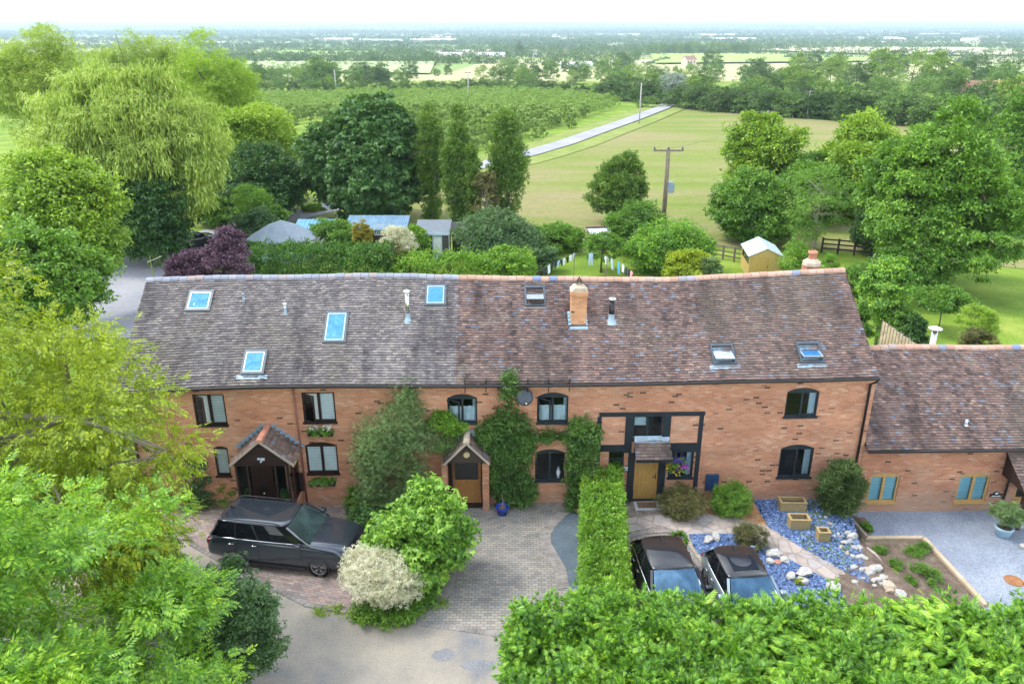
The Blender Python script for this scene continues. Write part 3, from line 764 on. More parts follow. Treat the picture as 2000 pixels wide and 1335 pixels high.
wg = window(ter, W['g'], AN); window(ter, W['h'], AN, dress='right'); window(ter, W['i'], AN, dress='right')
window(ter, W['j'], AN, dress='top', sill=False, fw=.06); window(ter, W['k'], AN, 1, transom=True); window(ter, W['l'], AN, dress='both', sill=True, fw=.06)
# vase standing inside the lower window
a, b, z0, z1, r_ = W['g']
vz = MB().lathe([(0, 0), (.05, 0), (.05, .03), (.035, .05), (.075, .18), (.085, .28), (.05, .37), (.035, .42), (.05, .45)], 14, (b - .22, .12, z0 + .03))
v = vz.build('vase', plain('white_china', (.7, .72, .78), .2), None, True); v.parent = ter
v.parent = None; v.location = HO; v.rotation_euler = (0, 0, HA)
tag(v, 'tall white vase behind the glass of the lower arched window beside the ivy', 'vase')

# timber frame round the oak door
T = MB()
def beam(x0, y0, x1, y1, w, d=.03, y=0):
    p, q = on_wall(x0, y0), on_wall(x1, y1)
    T.bar((p[0], -d / 2 + y, p[1]), (q[0], -d / 2 + y, q[1]), w, d)
ul, ur = on_wall(1170, 880)[0], on_wall(1364, 880)[0]
ztop_, zmid = on_wall(1270, 812)[1], on_wall(1200, 874)[1]
jl, jr = W['j'][0], W['j'][1]
T.box(ul - .05, ur + .10, -.036, .0, ztop_, ztop_ + .17)                       # head beam
T.box(ul - .03, jl - .27, -.033, .0, zmid - .14, zmid + .13); T.box(jr + .29, ur - .08, -.033, .0, zmid - .2, zmid + .18)  # mid rail
T.box(ul - .10, ul + .04, -.03, .0, 0.9, ztop_); T.box(ur - .08, ur + .08, -.03, .0, 0.0, ztop_)   # outer posts
T.box(jl - .27, jl, -.03, .0, DO[3] + .0, ztop_); T.box(jr, jr + .29, -.03, .0, DO[3], ztop_)
T.box(DO[0] - .22, DO[0], -.04, .0, 0.0, DO[3]); T.box(DO[1], DO[1] + .22, -.04, .0, 0.0, DO[3])
T.box(W['j'][0], W['j'][1], -.034, .0, W['j'][2] - .16, W['j'][2] - .001)
tag(T.build('timber_frame', AN, ter, bevel=.008))
for x0, x1, zz_ in ((ul + .05, jl - .28, zmid + .14), (jr + .30, ur - .09, zmid + .19)):      # pale brick infill panels, set just proud
    MB().box(x0, x1, -.008, .0, zz_, ztop_ - .01).build('brick_infill', M['brick_pale'], ter)
# oak door
D = MB()
for k in range(6):
    w = (DO[1] - DO[0] - .08) / 6; x = DO[0] + .04 + k * w
    D.box(x + .003, x + w - .003, .05, .085, .10, DO[3] - .05)
door = D.build('front_door', M['oak'], ter); door['label'] = 'pale oak plank front door in a dark frame'
D = MB(); D.box(DO[0], DO[0] + .037, .0, .10, .02, DO[3]); D.box(DO[1] - .037, DO[1], .0, .10, .02, DO[3]); D.box(DO[0] + .037, DO[1] - .037, .0, .10, DO[3] - .05, DO[3]); D.box(DO[0] + .037, DO[1] - .037, -.05, .12, .01, .095)
D.box(DO[0] + .037, DO[1] - .037, .09, .10, .09, DO[3] - .05); D.build('door_frame', AN, door)
D = MB(); D.box(DO[1] - .14, DO[1] - .11, .03, .05, .95, 1.15); D.bar((DO[1] - .12, .02, 1.05), (DO[1] - .25, .02, 1.05), .02); D.build('handle', M['black'], door)
D = MB(); D.box(DO[0] + .35, DO[0] + .60, .042, .05, .80, .84); D.build('letterbox', M['oak_frame'], door)
# lean-to canopy over the oak door
cu0, cu1 = on_wall(1241, 895, .55)[0], on_wall(1312, 895, .55)[0]
CZ0, CZ1 = DO[3] + .06, DO[3] + .58
canopy = thing('tmp', None, None)
bpy.data.objects.remove(canopy)
D = MB(); D.box(cu0 + .05, cu1 - .05, -.60, -.001, CZ0 - .02, CZ0 + .015); D.box(cu0 + .02, cu1 - .02, -.63, -.60, CZ0 - .13, CZ0 + .02)
D.prism([(-.60, CZ0 + .015), (-.001, CZ0 + .015), (-.001, CZ1 - .05)], cu0 + .04, cu0 + .08, axis='x'); D.prism([(-.60, CZ0 + .015), (-.001, CZ0 + .015), (-.001, CZ1 - .05)], cu1 - .08, cu1 - .04, axis='x')
can = D.build('door_canopy', AN, ter)
def can_pt(u, t, h=0): return Vector((u, -.68 + .68 * t - h * .6, CZ0 + .02 + (CZ1 - CZ0 - .02) * t + h * .8))
porch_tile_m = tile_mat('porch_tiles')
tiles('canopy_tiles', can_pt, cu0, cu1, 7, .17, porch_tile_m, can, seed=4)
D = MB(); D.face([(cu0 + .02, -.14, CZ1 - .08), (cu1 - .02, -.14, CZ1 - .08), (cu1 - .02, -.005, CZ1 + .10), (cu0 + .02, -.005, CZ1 + .10)]); D.build('flashing', M['lead'], can)

# gutter, fascia, downpipes, guard rail
D = MB()
D.tube([(u, YE - .05, ez(u) - .06) for u in us], .06, 8); D.build('gutter', M['gutter'], ter, True)
D = MB()
for a, b in zip(us[:-1], us[1:]): D.face([(a, -.03, ez(a) - .12), (b, -.03, ez(b) - .12), (b, -.03, ez(b) + .0), (a, -.03, ez(a) + .0)])
D.build('fascia', M['gutter'], ter)
def pipe(name, pts, r, m, par=ter):
    return MB().tube(pts, r, 8).build(name, m, par, True)
ue = U1 - .22
pipe('downpipe', [(ue + .12, YE - .05, ez(ue) - .1), (ue + .08, YE, ez(ue) - .22), (ue, -.07, ez(ue) - .38), (ue, -.07, -.5)], .045, M['gutter'])
pipe('downpipe', [(U0 + .12, YE - .05, ez(U0) - .1), (U0 + .10, -.06, ez(U0) - .3), (U0 + .10, -.06, -.1)], .05, M['pipe_brown'])
um = on_wall(585, 860)[0]
pipe('downpipe', [(um, -.05, ez(um) - .12), (um + .03, -.05, 2.6), (um + .04, -.05, -.1)], .035, M['pipe_red'])
ui = on_wall(992, 780)[0]
pipe('downpipe', [(ui - .35, YE - .05, ez(ui) - .12), (ui - .3, -.10, ez(ui) - .26), (ui, -.08, ez(ui) - .28), (ui, -.08, 3.0)], .045, M['pipe_brown'])
gr = MB(); g0, g1 = on_wall(905, 740, .3)[0], on_wall(1115, 740, .3)[0]
for dz in (.07, .13): gr.tube([(u, YE - .03, ez(u) + dz) for u in np.linspace(g0, g1, 12)], .012, 5)
for u in np.linspace(g0 + .05, g1 - .05, 6): gr.bar((u, YE - .07, ez(u) - .30), (u + .01, YE - .05, ez(u) + .2), .025)
gr.build('snow_guard', M['black'], ter)

# skylights: frame, pane; some stand open
def skylight(x0, y0, x1, y1, open_=0.0, sheet_=False, glass=None, shaft=None):
    (ua, tb), (ub, tt) = on_roof((x0), y1), on_roof(x1, y0)
    ua2 = on_roof(x0, y0)[0]; ub2 = on_roof(x1, y1)[0]
    ua, ub = (ua + ua2) / 2, (ub + ub2) / 2; uc = (ua + ub) / 2
    base = roof_pt(uc, tb); top = roof_pt(uc, tt); L = (top - base).length; w = ub - ua
    ang = math.atan2(top.z - base.z, top.y - base.y)
    rot = Matrix.Rotation(ang, 3, 'X')
    def put(mb, name, m, par, extra=None, off=(0, 0, 0)):
        o = mb.build(name, m, par); return o
    f = MB(); k = .075
    f.box(-w / 2, w / 2, 0, k, .0, .10); f.box(-w / 2, w / 2, L - k * 1.5, L, .0, .11); f.box(-w / 2, -w / 2 + k, k, L - k * 1.5, .0, .10); f.box(w / 2 - k, w / 2, k, L - k * 1.5, .0, .10)
    fr = f.build('skylight', M['anthracite_m'] , ter); fr.location = base; fr.rotation_euler = (ang, 0, 0)
    i = MB()
    iw = w / 2 - k - .004; sl = L - k * 2.5 - .008
    if open_:
        b_ = MB(); b_.box(-iw, iw, k + .01, L - 1.6 * k, .012, .02); b_.build('skylight_shaft', shaft or M['shaft'], fr)
    y0_ = -sl / 2
    i.box(-iw, -iw + .045, y0_, -y0_, 0, .035); i.box(iw - .045, iw, y0_, -y0_, 0, .035); i.box(-iw + .045, iw - .045, y0_, y0_ + .045, 0, .035); i.box(-iw + .045, iw - .045, -y0_ - .045, -y0_, 0, .035)
    sa_ = i.build('sash', M['sash'], fr); sa_.location = (0, k + .004 + sl / 2, .075); sa_.rotation_euler = (-open_, 0, 0)
    g = MB(); g.box(-iw + .045, iw - .045, y0_ + .045, -y0_ - .045, .012, .022)
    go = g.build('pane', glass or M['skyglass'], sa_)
    if sheet_:
        s = MB(); s.box(-w / 2 - .13, w / 2 + .13, -.17, -.002, .008, .03); s.build('flashing', M['lead'], fr)
    else:
        s = MB(); s.box(-w / 2 - .02, w / 2 + .02, -.10, -.002, .015, .032); s.build('flashing', M['lead_dark'], fr)
    return fr
M['anthracite_m'] = plain('skylight_metal', (0.09, 0.11, 0.13), 0.4, metal=0.3)
M['sash'] = plain('sash_metal', (0.42, 0.52, 0.60), 0.35, metal=0.4)
M['shaft'] = plain('skylight_shaft', (0.03, 0.035, 0.04), 0.9)
M['shaft_blue'] = plain('skylight_lining', (0.20, 0.34, 0.44), 0.5)
M['lead_dark'] = plain('old_lead', (0.20, 0.19, 0.18), 0.7)
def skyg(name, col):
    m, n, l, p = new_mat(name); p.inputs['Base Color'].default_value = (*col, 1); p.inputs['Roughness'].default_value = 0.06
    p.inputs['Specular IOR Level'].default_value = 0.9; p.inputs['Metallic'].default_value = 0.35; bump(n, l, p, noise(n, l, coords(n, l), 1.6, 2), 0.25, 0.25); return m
M['skyglass'] = skyg('skylight_glass', (0.06, 0.27, 0.60))  # blue sky reflection put into the glass colour
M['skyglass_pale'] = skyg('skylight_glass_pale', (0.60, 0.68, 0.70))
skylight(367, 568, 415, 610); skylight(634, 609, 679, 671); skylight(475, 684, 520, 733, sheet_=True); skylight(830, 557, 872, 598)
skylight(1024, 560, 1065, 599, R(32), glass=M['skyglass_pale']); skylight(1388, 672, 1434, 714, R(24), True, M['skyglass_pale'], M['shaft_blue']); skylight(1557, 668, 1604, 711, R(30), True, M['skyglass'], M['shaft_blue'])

# chimneys and flues
def roof_local(px, py):
    u, t = on_roof(px, py); return roof_pt(u, t)
b = roof_local(1130, 634); hw = .28
zt = on_wall(1130, 566, -b.y)[1]
D = MB(); D.box(b.x - hw, b.x + hw, b.y, b.y + .55, b.z - .3, zt - .25); D.box(b.x - hw - .03, b.x + hw + .03, b.y - .03, b.y + .58, zt - .25, zt - .08)
ch = D.build('chimney', brick_mat('chimney_brick', (1.1, 1.14, 1.0)), ter)
D = MB(); D.prism([(b.x - hw - .03, zt - .08), (b.x + hw + .03, zt - .08), (b.x + .16, zt + .07), (b.x - .16, zt + .07)], b.y, b.y + .55); D.lathe([(.14, 0), (.14, .09), (.11, .09), (.11, 0.02), (0, .02)], 14, (b.x, b.y + .27, zt + .06)); D.build('chimney_cap', M['mortar'], ch)
D = MB()
for k in range(6):
    a = k * math.pi / 3; D.bar((b.x + .13 * math.cos(a), b.y + .27 + .13 * math.sin(a), zt + .15), (b.x, b.y + .27, zt + .42), .014)
D.lathe([(.13, .15), (.135, .17)], 12, (b.x, b.y + .27, zt)); D.lathe([(.08, .26), (.085, .28)], 12, (b.x, b.y + .27, zt)); D.build('bird_guard', M['black'], ch)
D = MB(); D.box(b.x - hw - .05, b.x + hw + .05, b.y - .20, b.y - .005, b.z - .135, b.z - .035, rot=None)
for k in range(4): D.box(b.x - hw - .10, b.x - hw - .002, b.y - .05 + k * .13, b.y + .07 + k * .13, b.z - .02 + k * .095, b.z + .07 + k * .095); D.box(b.x + hw + .002, b.x + hw + .05, b.y - .05 + k * .13, b.y + .07 + k * .13, b.z - .02 + k * .095, b.z + .07 + k * .095)
D.build('flashing', plain('new_lead', (0.36, 0.56, 0.68), .45), ch)
def flue(px, py, top, r, m, cap=True, base=True, capm=None, nm='flue', lab=None):
    b = roof_local(px, py); zt = on_wall(px, top, -b.y)[1]
    D = MB(); D.tube([(b.x, b.y, b.z - .05), (b.x, b.y, zt - .12)], r, 12)
    o = D.build(nm, m, ter, True)
    if lab: o['label'] = lab
    if cap: MB().lathe([(r * .7, -.14), (r * .7, -.06), (r * 1.5, -.06), (r * 1.6, -.02), (r * .9, .02), (0, .03)], 14, (b.x, b.y, zt)).build('cap', capm or m, o, True)
    if base: MB().lathe([(r * 1.15, .24), (r * 1.2, .04), (r * 2.6, -.09), (r * 3.0, -.12)], 14, (b.x, b.y, b.z)).build('flashing', M['lead'], o, True)
    return o
flue(797, 622, 567, .075, M['steel'], capm=M['white'])
flue(1194, 624, 582, .10, M['black'], capm=M['steel'])
flue(558, 612, 592, .045, M['white'], nm='vent_pipe', base=True); flue(477, 592, 573, .035, M['lead'], nm='vent_pipe', base=False)
# rear chimney with clay pot, and aerial
cy = 5.0; u_, z_ = on_wall(1583, 528, -cy); z2 = on_wall(1583, 510, -cy)[1]; z3 = on_wall(1583, 490, -cy)[1]
D = MB(); D.box(u_ - .28, u_ + .28, cy - .25, cy + .25, z_ - 2.0, z2 - .12); ch2 = D.build('chimney', M['brick'], ter)
MB().lathe([(.38, -.14), (.36, -.02), (.2, .1), (.17, .12)], 8, (u_, cy, z2)).build('chimney_cap', M['mortar'], ch2)
MB().lathe([(.17, .05), (.15, z3 - z2 - .12), (.19, z3 - z2 - .1), (.19, z3 - z2 - .02), (.14, z3 - z2), (.12, z3 - z2 - .3)], 16, (u_, cy, z2)).build('chimney_pot', M['terracotta'], ch2, True)
ua_, za_ = on_wall(262, 560, -3.7); zt_ = on_wall(262, 527, -3.7)[1]
D = MB(); D.bar((U0 + .1, 3.7, rz(U0)), (U0 + .1, 3.7, rz(U0) + .9), .03); D.bar((U0 + .1, 3.4, rz(U0) + .75), (U0 + .45, 3.9, rz(U0) + .85), .02)
for k in range(5): D.bar((U0 + .12 + k * .07, 3.4 + k * .1, rz(U0) + .6), (U0 + .12 + k * .07, 3.4 + k * .1, rz(U0) + .95), .012)
D.build('tv_aerial', M['steel'], ter)

# ---- gabled porches
def gable_porch(px0, px1, depth, z_eave, z_ridge, name, lab, over=.12, tm=None, clad=None):
    a, b = on_wall(px0, 900, depth)[0], on_wall(px1, 900, depth)[0]; c = (a + b) / 2
    p = MB()
    p.prism([(a + over, z_eave), (b - over, z_eave), (c, z_ridge - .10)], -depth + .06, -depth + .10)
    po = p.build('porch', clad or M['brown_wood'], ter); po['label'] = lab
    hw_ = (b - a) / 2
    for s in (0, 1):
        def fn(u, t, h=0, s=s):        # u runs along the depth
            x = (a if s == 0 else b) + (c - (a if s == 0 else b)) * t
            sgn = -1 if s == 0 else 1
            return Vector((x + sgn * h * .6, u, z_eave - .04 + (z_ridge - z_eave + .04) * t + h * .75))
        dk = MB(); dk.face([fn(-depth, 0, -.02), fn(-.002, 0, -.02), fn(-.002, 1, -.02), fn(-depth, 1, -.02)]); dk.face([fn(-depth, 0, -.06), fn(-.002, 0, -.06), fn(-.002, 1, -.06), fn(-depth, 1, -.06)])
        dko = dk.build('porch_roof', M['brown_wood'], po)
        tiles('porch_tiles', fn, -depth, -.003, 8 if hw_ > .8 else 6, .16, tm or porch_tile_m, po, seed=11 + s)
        e = MB(); p0, p1 = fn(-depth - .012, 0, .0), fn(-depth - .012, 1, .0)
        e.bar(p0, p1, .03, .07); e.build('barge_board', plain('barge', (.42, .36, .30), .7), po)
        q = MB()
        for k in range(7):
            t = (k + .2) / 7; w0 = fn(-.03, t, .10); q.box(-.09, .09, -.03, .03, -.05, .05, at=w0)
        q.build('stepped_flashing', plain('step_lead', (.22, .34, .45), .5), po)
    rg = MB(); k = 0
    y = -depth - .01
    while y < -.05:
        V = []
        for yy in (y, min(y + .29, -.01)):
            for j in range(5):
                an = math.pi * j / 4; V.append((c - math.cos(an) * .12, yy, z_ridge - .02 + math.sin(an) * .09))
        rg.raw(V, [(j, j + 1, j + 6, j + 5) for j in range(4)] + [(0, 1, 2, 3, 4), (9, 8, 7, 6, 5)]); y += .30
    rg.build('porch_ridge', M['terracotta'] if hw_ > .8 else M['mortar'], po)
    return po, a, b, c
dp = 1.25
zc = on_wall(513, 880, dp)[1]; ze = on_wall(513, 907, dp)[1]
po1, a1, b1, c1 = gable_porch(447, 572, dp, ze, zc + .35, 'porch', 'large gabled porch with red clay tiles and dark boarded gable', over=.1)
D = MB()
for k in range(6):                                            # boards on the gable
    zz = ze + .02 + k * .13; hw2 = (c1 - a1 - .1) * (1 - (zz + .12 - ze) / (zc + .25 - ze))
    if hw2 > .1: D.box(c1 - hw2, c1 + hw2, -dp + .035, -dp + .058, zz, zz + .118)
D.build('gable_boards', M['brown_wood'], po1)
D = MB(); wl_, wr_ = c1 - .34 * 1, c1 + .34
lx0, lx1 = on_wall(462, 960, dp)[0], on_wall(488, 960, dp)[0]; rx0, rx1 = on_wall(538, 960, dp)[0], on_wall(566, 960, dp)[0]
for x0, x1 in ((lx0, lx1), (rx0, rx1)): MB().box(x0, x1, -dp + .12, -dp + .34, -.05, .62).build('porch_wall', M['brick'], po1)
D = MB()
for x0, x1 in ((lx0, lx1), (rx0, rx1)):
    D.box(x0 - .05, x1 + .05, -dp + .07, -dp + .38, .62, .70)
    D.box(x0, x0 + .07, -dp + .14, -dp + .21, .70, ze); D.box(x1 - .07, x1, -dp + .14, -dp + .21, .70, ze)
D.box(lx0, rx1, -dp + .12, -dp + .22, ze - .12, ze + .0)
D.box(lx1, lx1 + .07, -dp + .14, -dp + .21, 0, .62); D.box(rx0 - .07, rx0, -dp + .14, -dp + .21, 0, .62)
D.build('porch_posts', M['brown_wood'], po1)
for q_ in ((lx0 + .07, lx1 - .07, -dp + .17, -dp + .176, .71, ze - .12), (rx0 + .07, rx1 - .07, -dp + .17, -dp + .176, .71, ze - .12), (a1 + .16, a1 + .166, -dp + .2, -.01, .71, ze - .1), (b1 - .166, b1 - .16, -dp + .2, -.01, .71, ze - .1)): MB().box(*q_).build('pane', M['glass'], po1)
D = MB(); D.box(a1 + .12, a1 + .2, -dp + .3, -.01, 0, .70); D.box(b1 - .2, b1 - .12, -dp + .3, -.01, 0, .70); D.build('porch_side_wall', M['brick'], po1)
D = MB(); D.box(lx1 + .07, rx0 - .07, -dp + .17, -dp + .21, .03, ze - .12); d1 = D.build('front_door', M['brown_frame'], po1)
D = MB(); c_ = (lx1 + rx0) / 2
for sx in (-1, 1): D.box(c_ + sx * .16 - .06, c_ + sx * .16 + .06, -dp + .158, -dp + .169, .72, 1.12); D.box(c_ + sx * .16 - .075, c_ + sx * .16 + .075, -dp + .16, -dp + .169, .22, .5)
D.build('door_panel', M['black'], d1)
D = MB(); D.prism([(c_ - .22, 1.35)] + [(c_ - .22 + .44 * k / 8, 1.35 + .2 * math.sin(math.pi * k / 8)) for k in range(9)] + [(c_ + .22, 1.35)], -dp + .158, -dp + .169); D.build('fanlight', M['glass'], d1)
D = MB(); D.bar((c_ + .30, -dp + .13, .95), (c_ + .42, -dp + .13, .95), .02); D.box(c_ - .11, c_ + .11, -dp + .155, -dp + .169, .60, .63); D.lathe([(.0, -.03), (.03, 0), (0, .03)], 8, (c_, -dp + .15, 1.26)); D.build('door_furniture', M['steel'], d1)
D = MB(); D.box(c1 - .11, c1 - .03, -dp - .03, -dp + .03, ze + .20, ze + .26); D.box(c1 + .0, c1 + .13, -dp - .05, -dp + .03, ze + .18, ze + .25); D.lathe([(.03, 0), (.035, .05), (0, .06)], 8, (c1, -dp - .02, ze + .10)); D.build('porch_light', plain('lamp_white', (.6, .65, .75), .3), po1)
D = MB().tube([(b1 + .0, -dp - .02, ze - .06), (b1 + .0, -.05, ze - .06)], .05, 8); D.build('porch_gutter', M['gutter'], po1, True)
# pots of plants standing inside the porch
def pot(x, y, z, r, h, m, lab, cat='plant pot', parent=None, n=16, loc=None):
    t = thing('plant_pot', lab, cat, loc if loc is not None else h2w(x, y, z), HA)
    MB().lathe([(0, 0), (r * .68, 0), (r * .95, h * .8), (r, h * .86), (r, h), (r * .86, h), (r * .84, h * .86), (0, h * .84)], n).build('pot', m, t, True)
    return t
pale_blue = plain('pale_blue_glaze', (.42, .62, .74), .3)
PT1 = pot((lx0 + lx1) / 2, -dp + .30, .72, .085, .17, pale_blue, 'small pale blue pot on the left sill inside the large porch')
PT2 = pot((rx0 + rx1) / 2, -dp + .30, .72, .085, .19, pale_blue, 'small pale blue jug shaped pot on the right sill inside the large porch')
# second porch
dp2 = .95
zc2, ze2 = on_wall(911, 868, dp2)[1], on_wall(911, 905, dp2)[1]
po2, a2, b2, c2 = gable_porch(867, 956, dp2, ze2, zc2 + .05, 'porch', 'small gabled porch with orange tiles and round plaque', over=.1, clad=plain('weathered_wood', (.06, .04, .03), .8))
D.prism([(c2 + .11 * math.cos(k * math.pi / 10), ze2 + .33 + .11 * math.sin(k * math.pi / 10)) for k in range(20)], -dp2 + .02, -dp2 + .058); pl = D.build('round_plaque', plain('plaque_cream', (.5, .42, .22), .6), po2)
MB().tube([(c2 + .10 * math.cos(k * math.pi / 6), -dp2 + .03, ze2 + .50 + .09 * math.sin(k * math.pi / 6)) for k in range(13)], .012, 5).build('plaque_ring', M['brown_wood'], po2)
D = MB(); D.box(c2 - .33, c2 - .265, .03, .10, .0, 2.05); D.box(c2 + .265, c2 + .33, .03, .10, .0, 2.05); D.box(c2 - .265, c2 + .265, .03, .10, 1.98, 2.05)
D = MB(); x0, x1 = DA[0], DA[1]
D.box(x0, x0 + .1, .02, .09, .0, 2.04); D.box(x1 - .1, x1, .02, .09, 0, 2.04); D.box(x0 + .1, x1 - .1, .02, .09, 1.93, 2.04)
D.box(x0 + .1, x1 - .1, .03, .08, .88, 1.02); D.box(x0 + .1, x1 - .1, .03, .08, 0.04, .2); D.box((x0 + x1) / 2 - .05, (x0 + x1) / 2 + .05, .03, .08, .2, .88)
D.box(x0 + .1, x1 - .1, .05, .06, .2, .88)
d2 = D.build('front_door', M['door_amber'], ter); d2['label'] = 'amber half-glazed front door'
D = MB(); D.box(x0 + .1, x1 - .1, .05, .06, 1.02, 1.93); D.build('pane', plain('dark_glass', (.012, .014, .016), .08, spec=.8), d2)
D = MB(); D.lathe([(0, -.03), (.035, 0), (0, .03)], 8, ((x0 + x1) / 2, .02, .93)); D.build('knocker', M['black'], d2); MB().box(x0 - .06, x1 + .06, -.3, .0, -.02, .05).build('threshold', M['black'], d2)
D = MB(); D.box(x0 - .13, x0 - .001, -.001 - .05, .03, 0, 2.06); D.box(x1 + .001, x1 + .05, -.05, .03, 0, 2.06); D.build('door_frame', M['brown_frame'], d2)
MB().box(x0 - .34, x0 - .135, -.5, -.002, 0, 2.0).build('porch_wall', M['brick'], po2); MB().box(x1 + .06, x1 + .30, -.5, -.002, 0, 2.0).build('porch_wall', M['brick'], po2)

# ---- things fixed to the wall
def wall_thing(name, x0, y0, x1, y1, m, lab, cat, d=.10, n=0, grp=None):
    a, b, z0, z1, _ = orect(x0, y0, x1, y1, 0, n)
    c = (a + b) / 2; t = thing(name, lab, cat, h2w(c, -n, z0), HA, grp)
    return t, b - a, z1 - z0, m, d
t, w, h, m, d = wall_thing('meter_box', 1377, 925, 1402, 955, None, 'dark blue meter box on the brick wall right of the timber frame', 'meter box')
MB().box(-w / 2, w / 2, -.09, -.002, 0, h).build('box', plain('navy_box', (.02, .05, .12), .4), t, bevel=.01); MB().box(-w / 2 + .02, w / 2 - .02, -.1, -.092, .02, h - .02).build('lid', plain('navy_lid', (.025, .06, .14), .35), t)
t, w, h, m, d = wall_thing('meter_box', 939, 931, 961, 962, None, 'grey meter box under the black letter box beside the small porch', 'meter box', n=.0)
MB().box(-w / 2, w / 2, -.14, -.002, 0, h).build('box', plain('grey_box', (.06, .065, .07), .6), t, bevel=.01)
t, w, h, m, d = wall_thing('letter_box', 946, 914, 963, 930, None, 'black wall letter box with arched top beside the small porch', 'letter box')
D = MB(); D.prism([(-w / 2, 0), (w / 2, 0), (w / 2, h * .7)] + [(w / 2 * math.cos(a), h * .7 + h * .3 * math.sin(a)) for a in np.linspace(0.3, math.pi - .3, 7)] + [(-w / 2, h * .7)], -.16, -.002); D.build('box', M['black'], t)
MB().box(-.07, .07, -.17, -.162, h * .2, h * .28).build('nameplate', plain('brass', (.6, .5, .3), .4, metal=.6), t)
t, w, h, m, d = wall_thing('notice_board', 571, 925, 594, 955, None, 'dark brown board fixed to the wall right of the large porch', 'board')
MB().box(-w / 2, w / 2, -.12, -.002, 0, h).build('board', M['brown_wood'], t); MB().box(-w / 2 - .03, w / 2 + .03, -.14, -.002, h, h + .05).build('cap', M['brown_wood'], t)
# satellite dish
uu, zz = on_wall(1024, 775, .35)
t = thing('satellite_dish', 'dark grey satellite dish on the wall between two upper windows', 'satellite dish', h2w(uu, 0, zz), HA)
D = MB(); prof = [(0, 0), (.10, .008), (.2, .03), (.3, .07), (.305, .075), (.2, .04), (.1, .018), (0, .01)]
D.lathe(prof, 24); do = D.build('dish', plain('dish_grey', (.045, .06, .075), .5), t, True); do.rotation_euler = (R(62), 0, R(12)); do.location = (0, -.35, 0)
D = MB(); D.bar((0, -.01, -.05), (0, -.33, 0), .035); D.bar((0, -.34, -.1), (.06, -.70, -.12), .02); D.build('arm', M['steel'], t)
MB().tube([(.06, -.70, -.12), (.05, -.62, -.06)], .03, 8).build('receiver', M['steel'], t, True)
# hanging troughs of flowers
def trough(x0, x1, y, lab, fl):
    a, z = on_wall(x0, y); b, _ = on_wall(x1, y)
    t = thing('hanging_trough', lab, 'flower trough', h2w((a + b) / 2, -.12, z), HA)
    w = b - a; MB().box(-w / 2, w / 2, -.09, .11, -.10, .0).build('trough', M['black'], t)
    return t, w
# name plate sign: white letters on slate
def text_obj(s, size, m, parent, loc, rot=(math.pi / 2, 0, 0), name='lettering', bold=.0):
    cu = bpy.data.curves.new(name, 'FONT'); cu.body = s; cu.size = size; cu.align_x = 'CENTER'; cu.align_y = 'CENTER'; cu.extrude = .003; cu.offset = bold; cu.resolution_u = 2
    o = link(bpy.data.objects.new('tmp', cu)); dg = bpy.context.evaluated_depsgraph_get()
    me = bpy.data.meshes.new_from_object(o.evaluated_get(dg)); bpy.data.objects.remove(o)
    me.materials.clear(); me.materials.append(m); o = link(bpy.data.objects.new(name, me)); o.parent = parent; o.location = loc; o.rotation_euler = rot; return o
t, w, h, m, d = wall_thing('house_sign', 1219, 908.5, 1234.5, 918.5, None, 'small slate name sign with white lettering left of the oak door', 'sign')
MB().box(-w / 2, w / 2, -.03, -.002, 0, h).build('board', plain('sign_slate', (.03, .06, .10), .4), t, bevel=.004)
sw = plain('sign_white', (.8, .85, .9), .5, var=.02)
text_obj('Halford', h * .46, sw, t, (0, -.034, h * .70), bold=.004); text_obj('House', h * .42, sw, t, (0, -.034, h * .27), bold=.004)

# ------------------------------------------------------------------ the lower brick barn on the right
LO = h2w(0, 0)
low = thing('low_brick_barn', 'single-storey brick barn with clay tile roof and oak windows at the right', 'house', HO, HA)
le = [on_wall(a, b, .25) for a, b in [(1684, 877), (1850, 877), (1990, 877)]]; lr = [on_wall(a, b, -3.4) for a, b in [(1698, 676), (1850, 677), (1995, 678)]]
lez, lrz = sum(p[1] for p in le) / 3, sum(p[1] for p in lr) / 3
LU0, LU1 = U1 + .012, U1 + 13
Lfn = lambda u, t, h=0: Vector((u, -.25 + 3.65 * t - h * .58, lez + (lrz - lez) * t + .03 * math.sin(u * .9) * t + h * .81))
D = MB(); D.face([Lfn(LU0, 0, -.02), Lfn(LU1, 0, -.02), Lfn(LU1, 1, -.03), Lfn(LU0, 1, -.03)]); D.face([(LU0, 7.05, lez), (LU1, 7.05, lez), (LU1, 3.4, lrz - .04), (LU0, 3.4, lrz - .04)])
lroof = D.build('roof', plain('roof_deck_low', (.1, .07, .065), .9), low)
low_tiles = tile_mat('low_roof_tiles')
tiles('tile_courses', Lfn, LU0 + .01, LU1, 41, .172, low_tiles, lroof, seed=21)
ridge('ridge_tiles', LU0 + .01, LU1, lambda u: 3.4, lambda u: lrz + .03 * math.sin(u * .9), lroof, .33)
LW = [orect(1696, 924, 1754, 980, .10), orect(1870, 924, 1930, 979, .10), orect(1984, 936, 2040, 974, 0), (0, 0, 0, 0, 0)][:3]
LW = [(o[0], o[1], o[2], o[3], o[4]) for o in LW]
LD = (on_wall(2075, 980)[0], on_wall(2110, 980)[0] + .5, -.55, 1.5, 0)
mb = wall_sheet(LU0, LU1, lambda u: lez + .02, LW + [LD], zb=-.9, y=.003)
mb.face([(LU1, 0, -.9), (LU1, 6.8, -.9), (LU1, 6.8, lez), (LU1, 3.4, lrz - .06), (LU1, 0, lez)]); mb.face([(LU0, 6.8, -.9), (LU1, 6.8, -.9), (LU1, 6.8, lez), (LU0, 6.8, lez)])
mb.build('wall', brick_mat('low_barn_brick', (.98, .95, .95)), low)
OF = M['oak_frame']
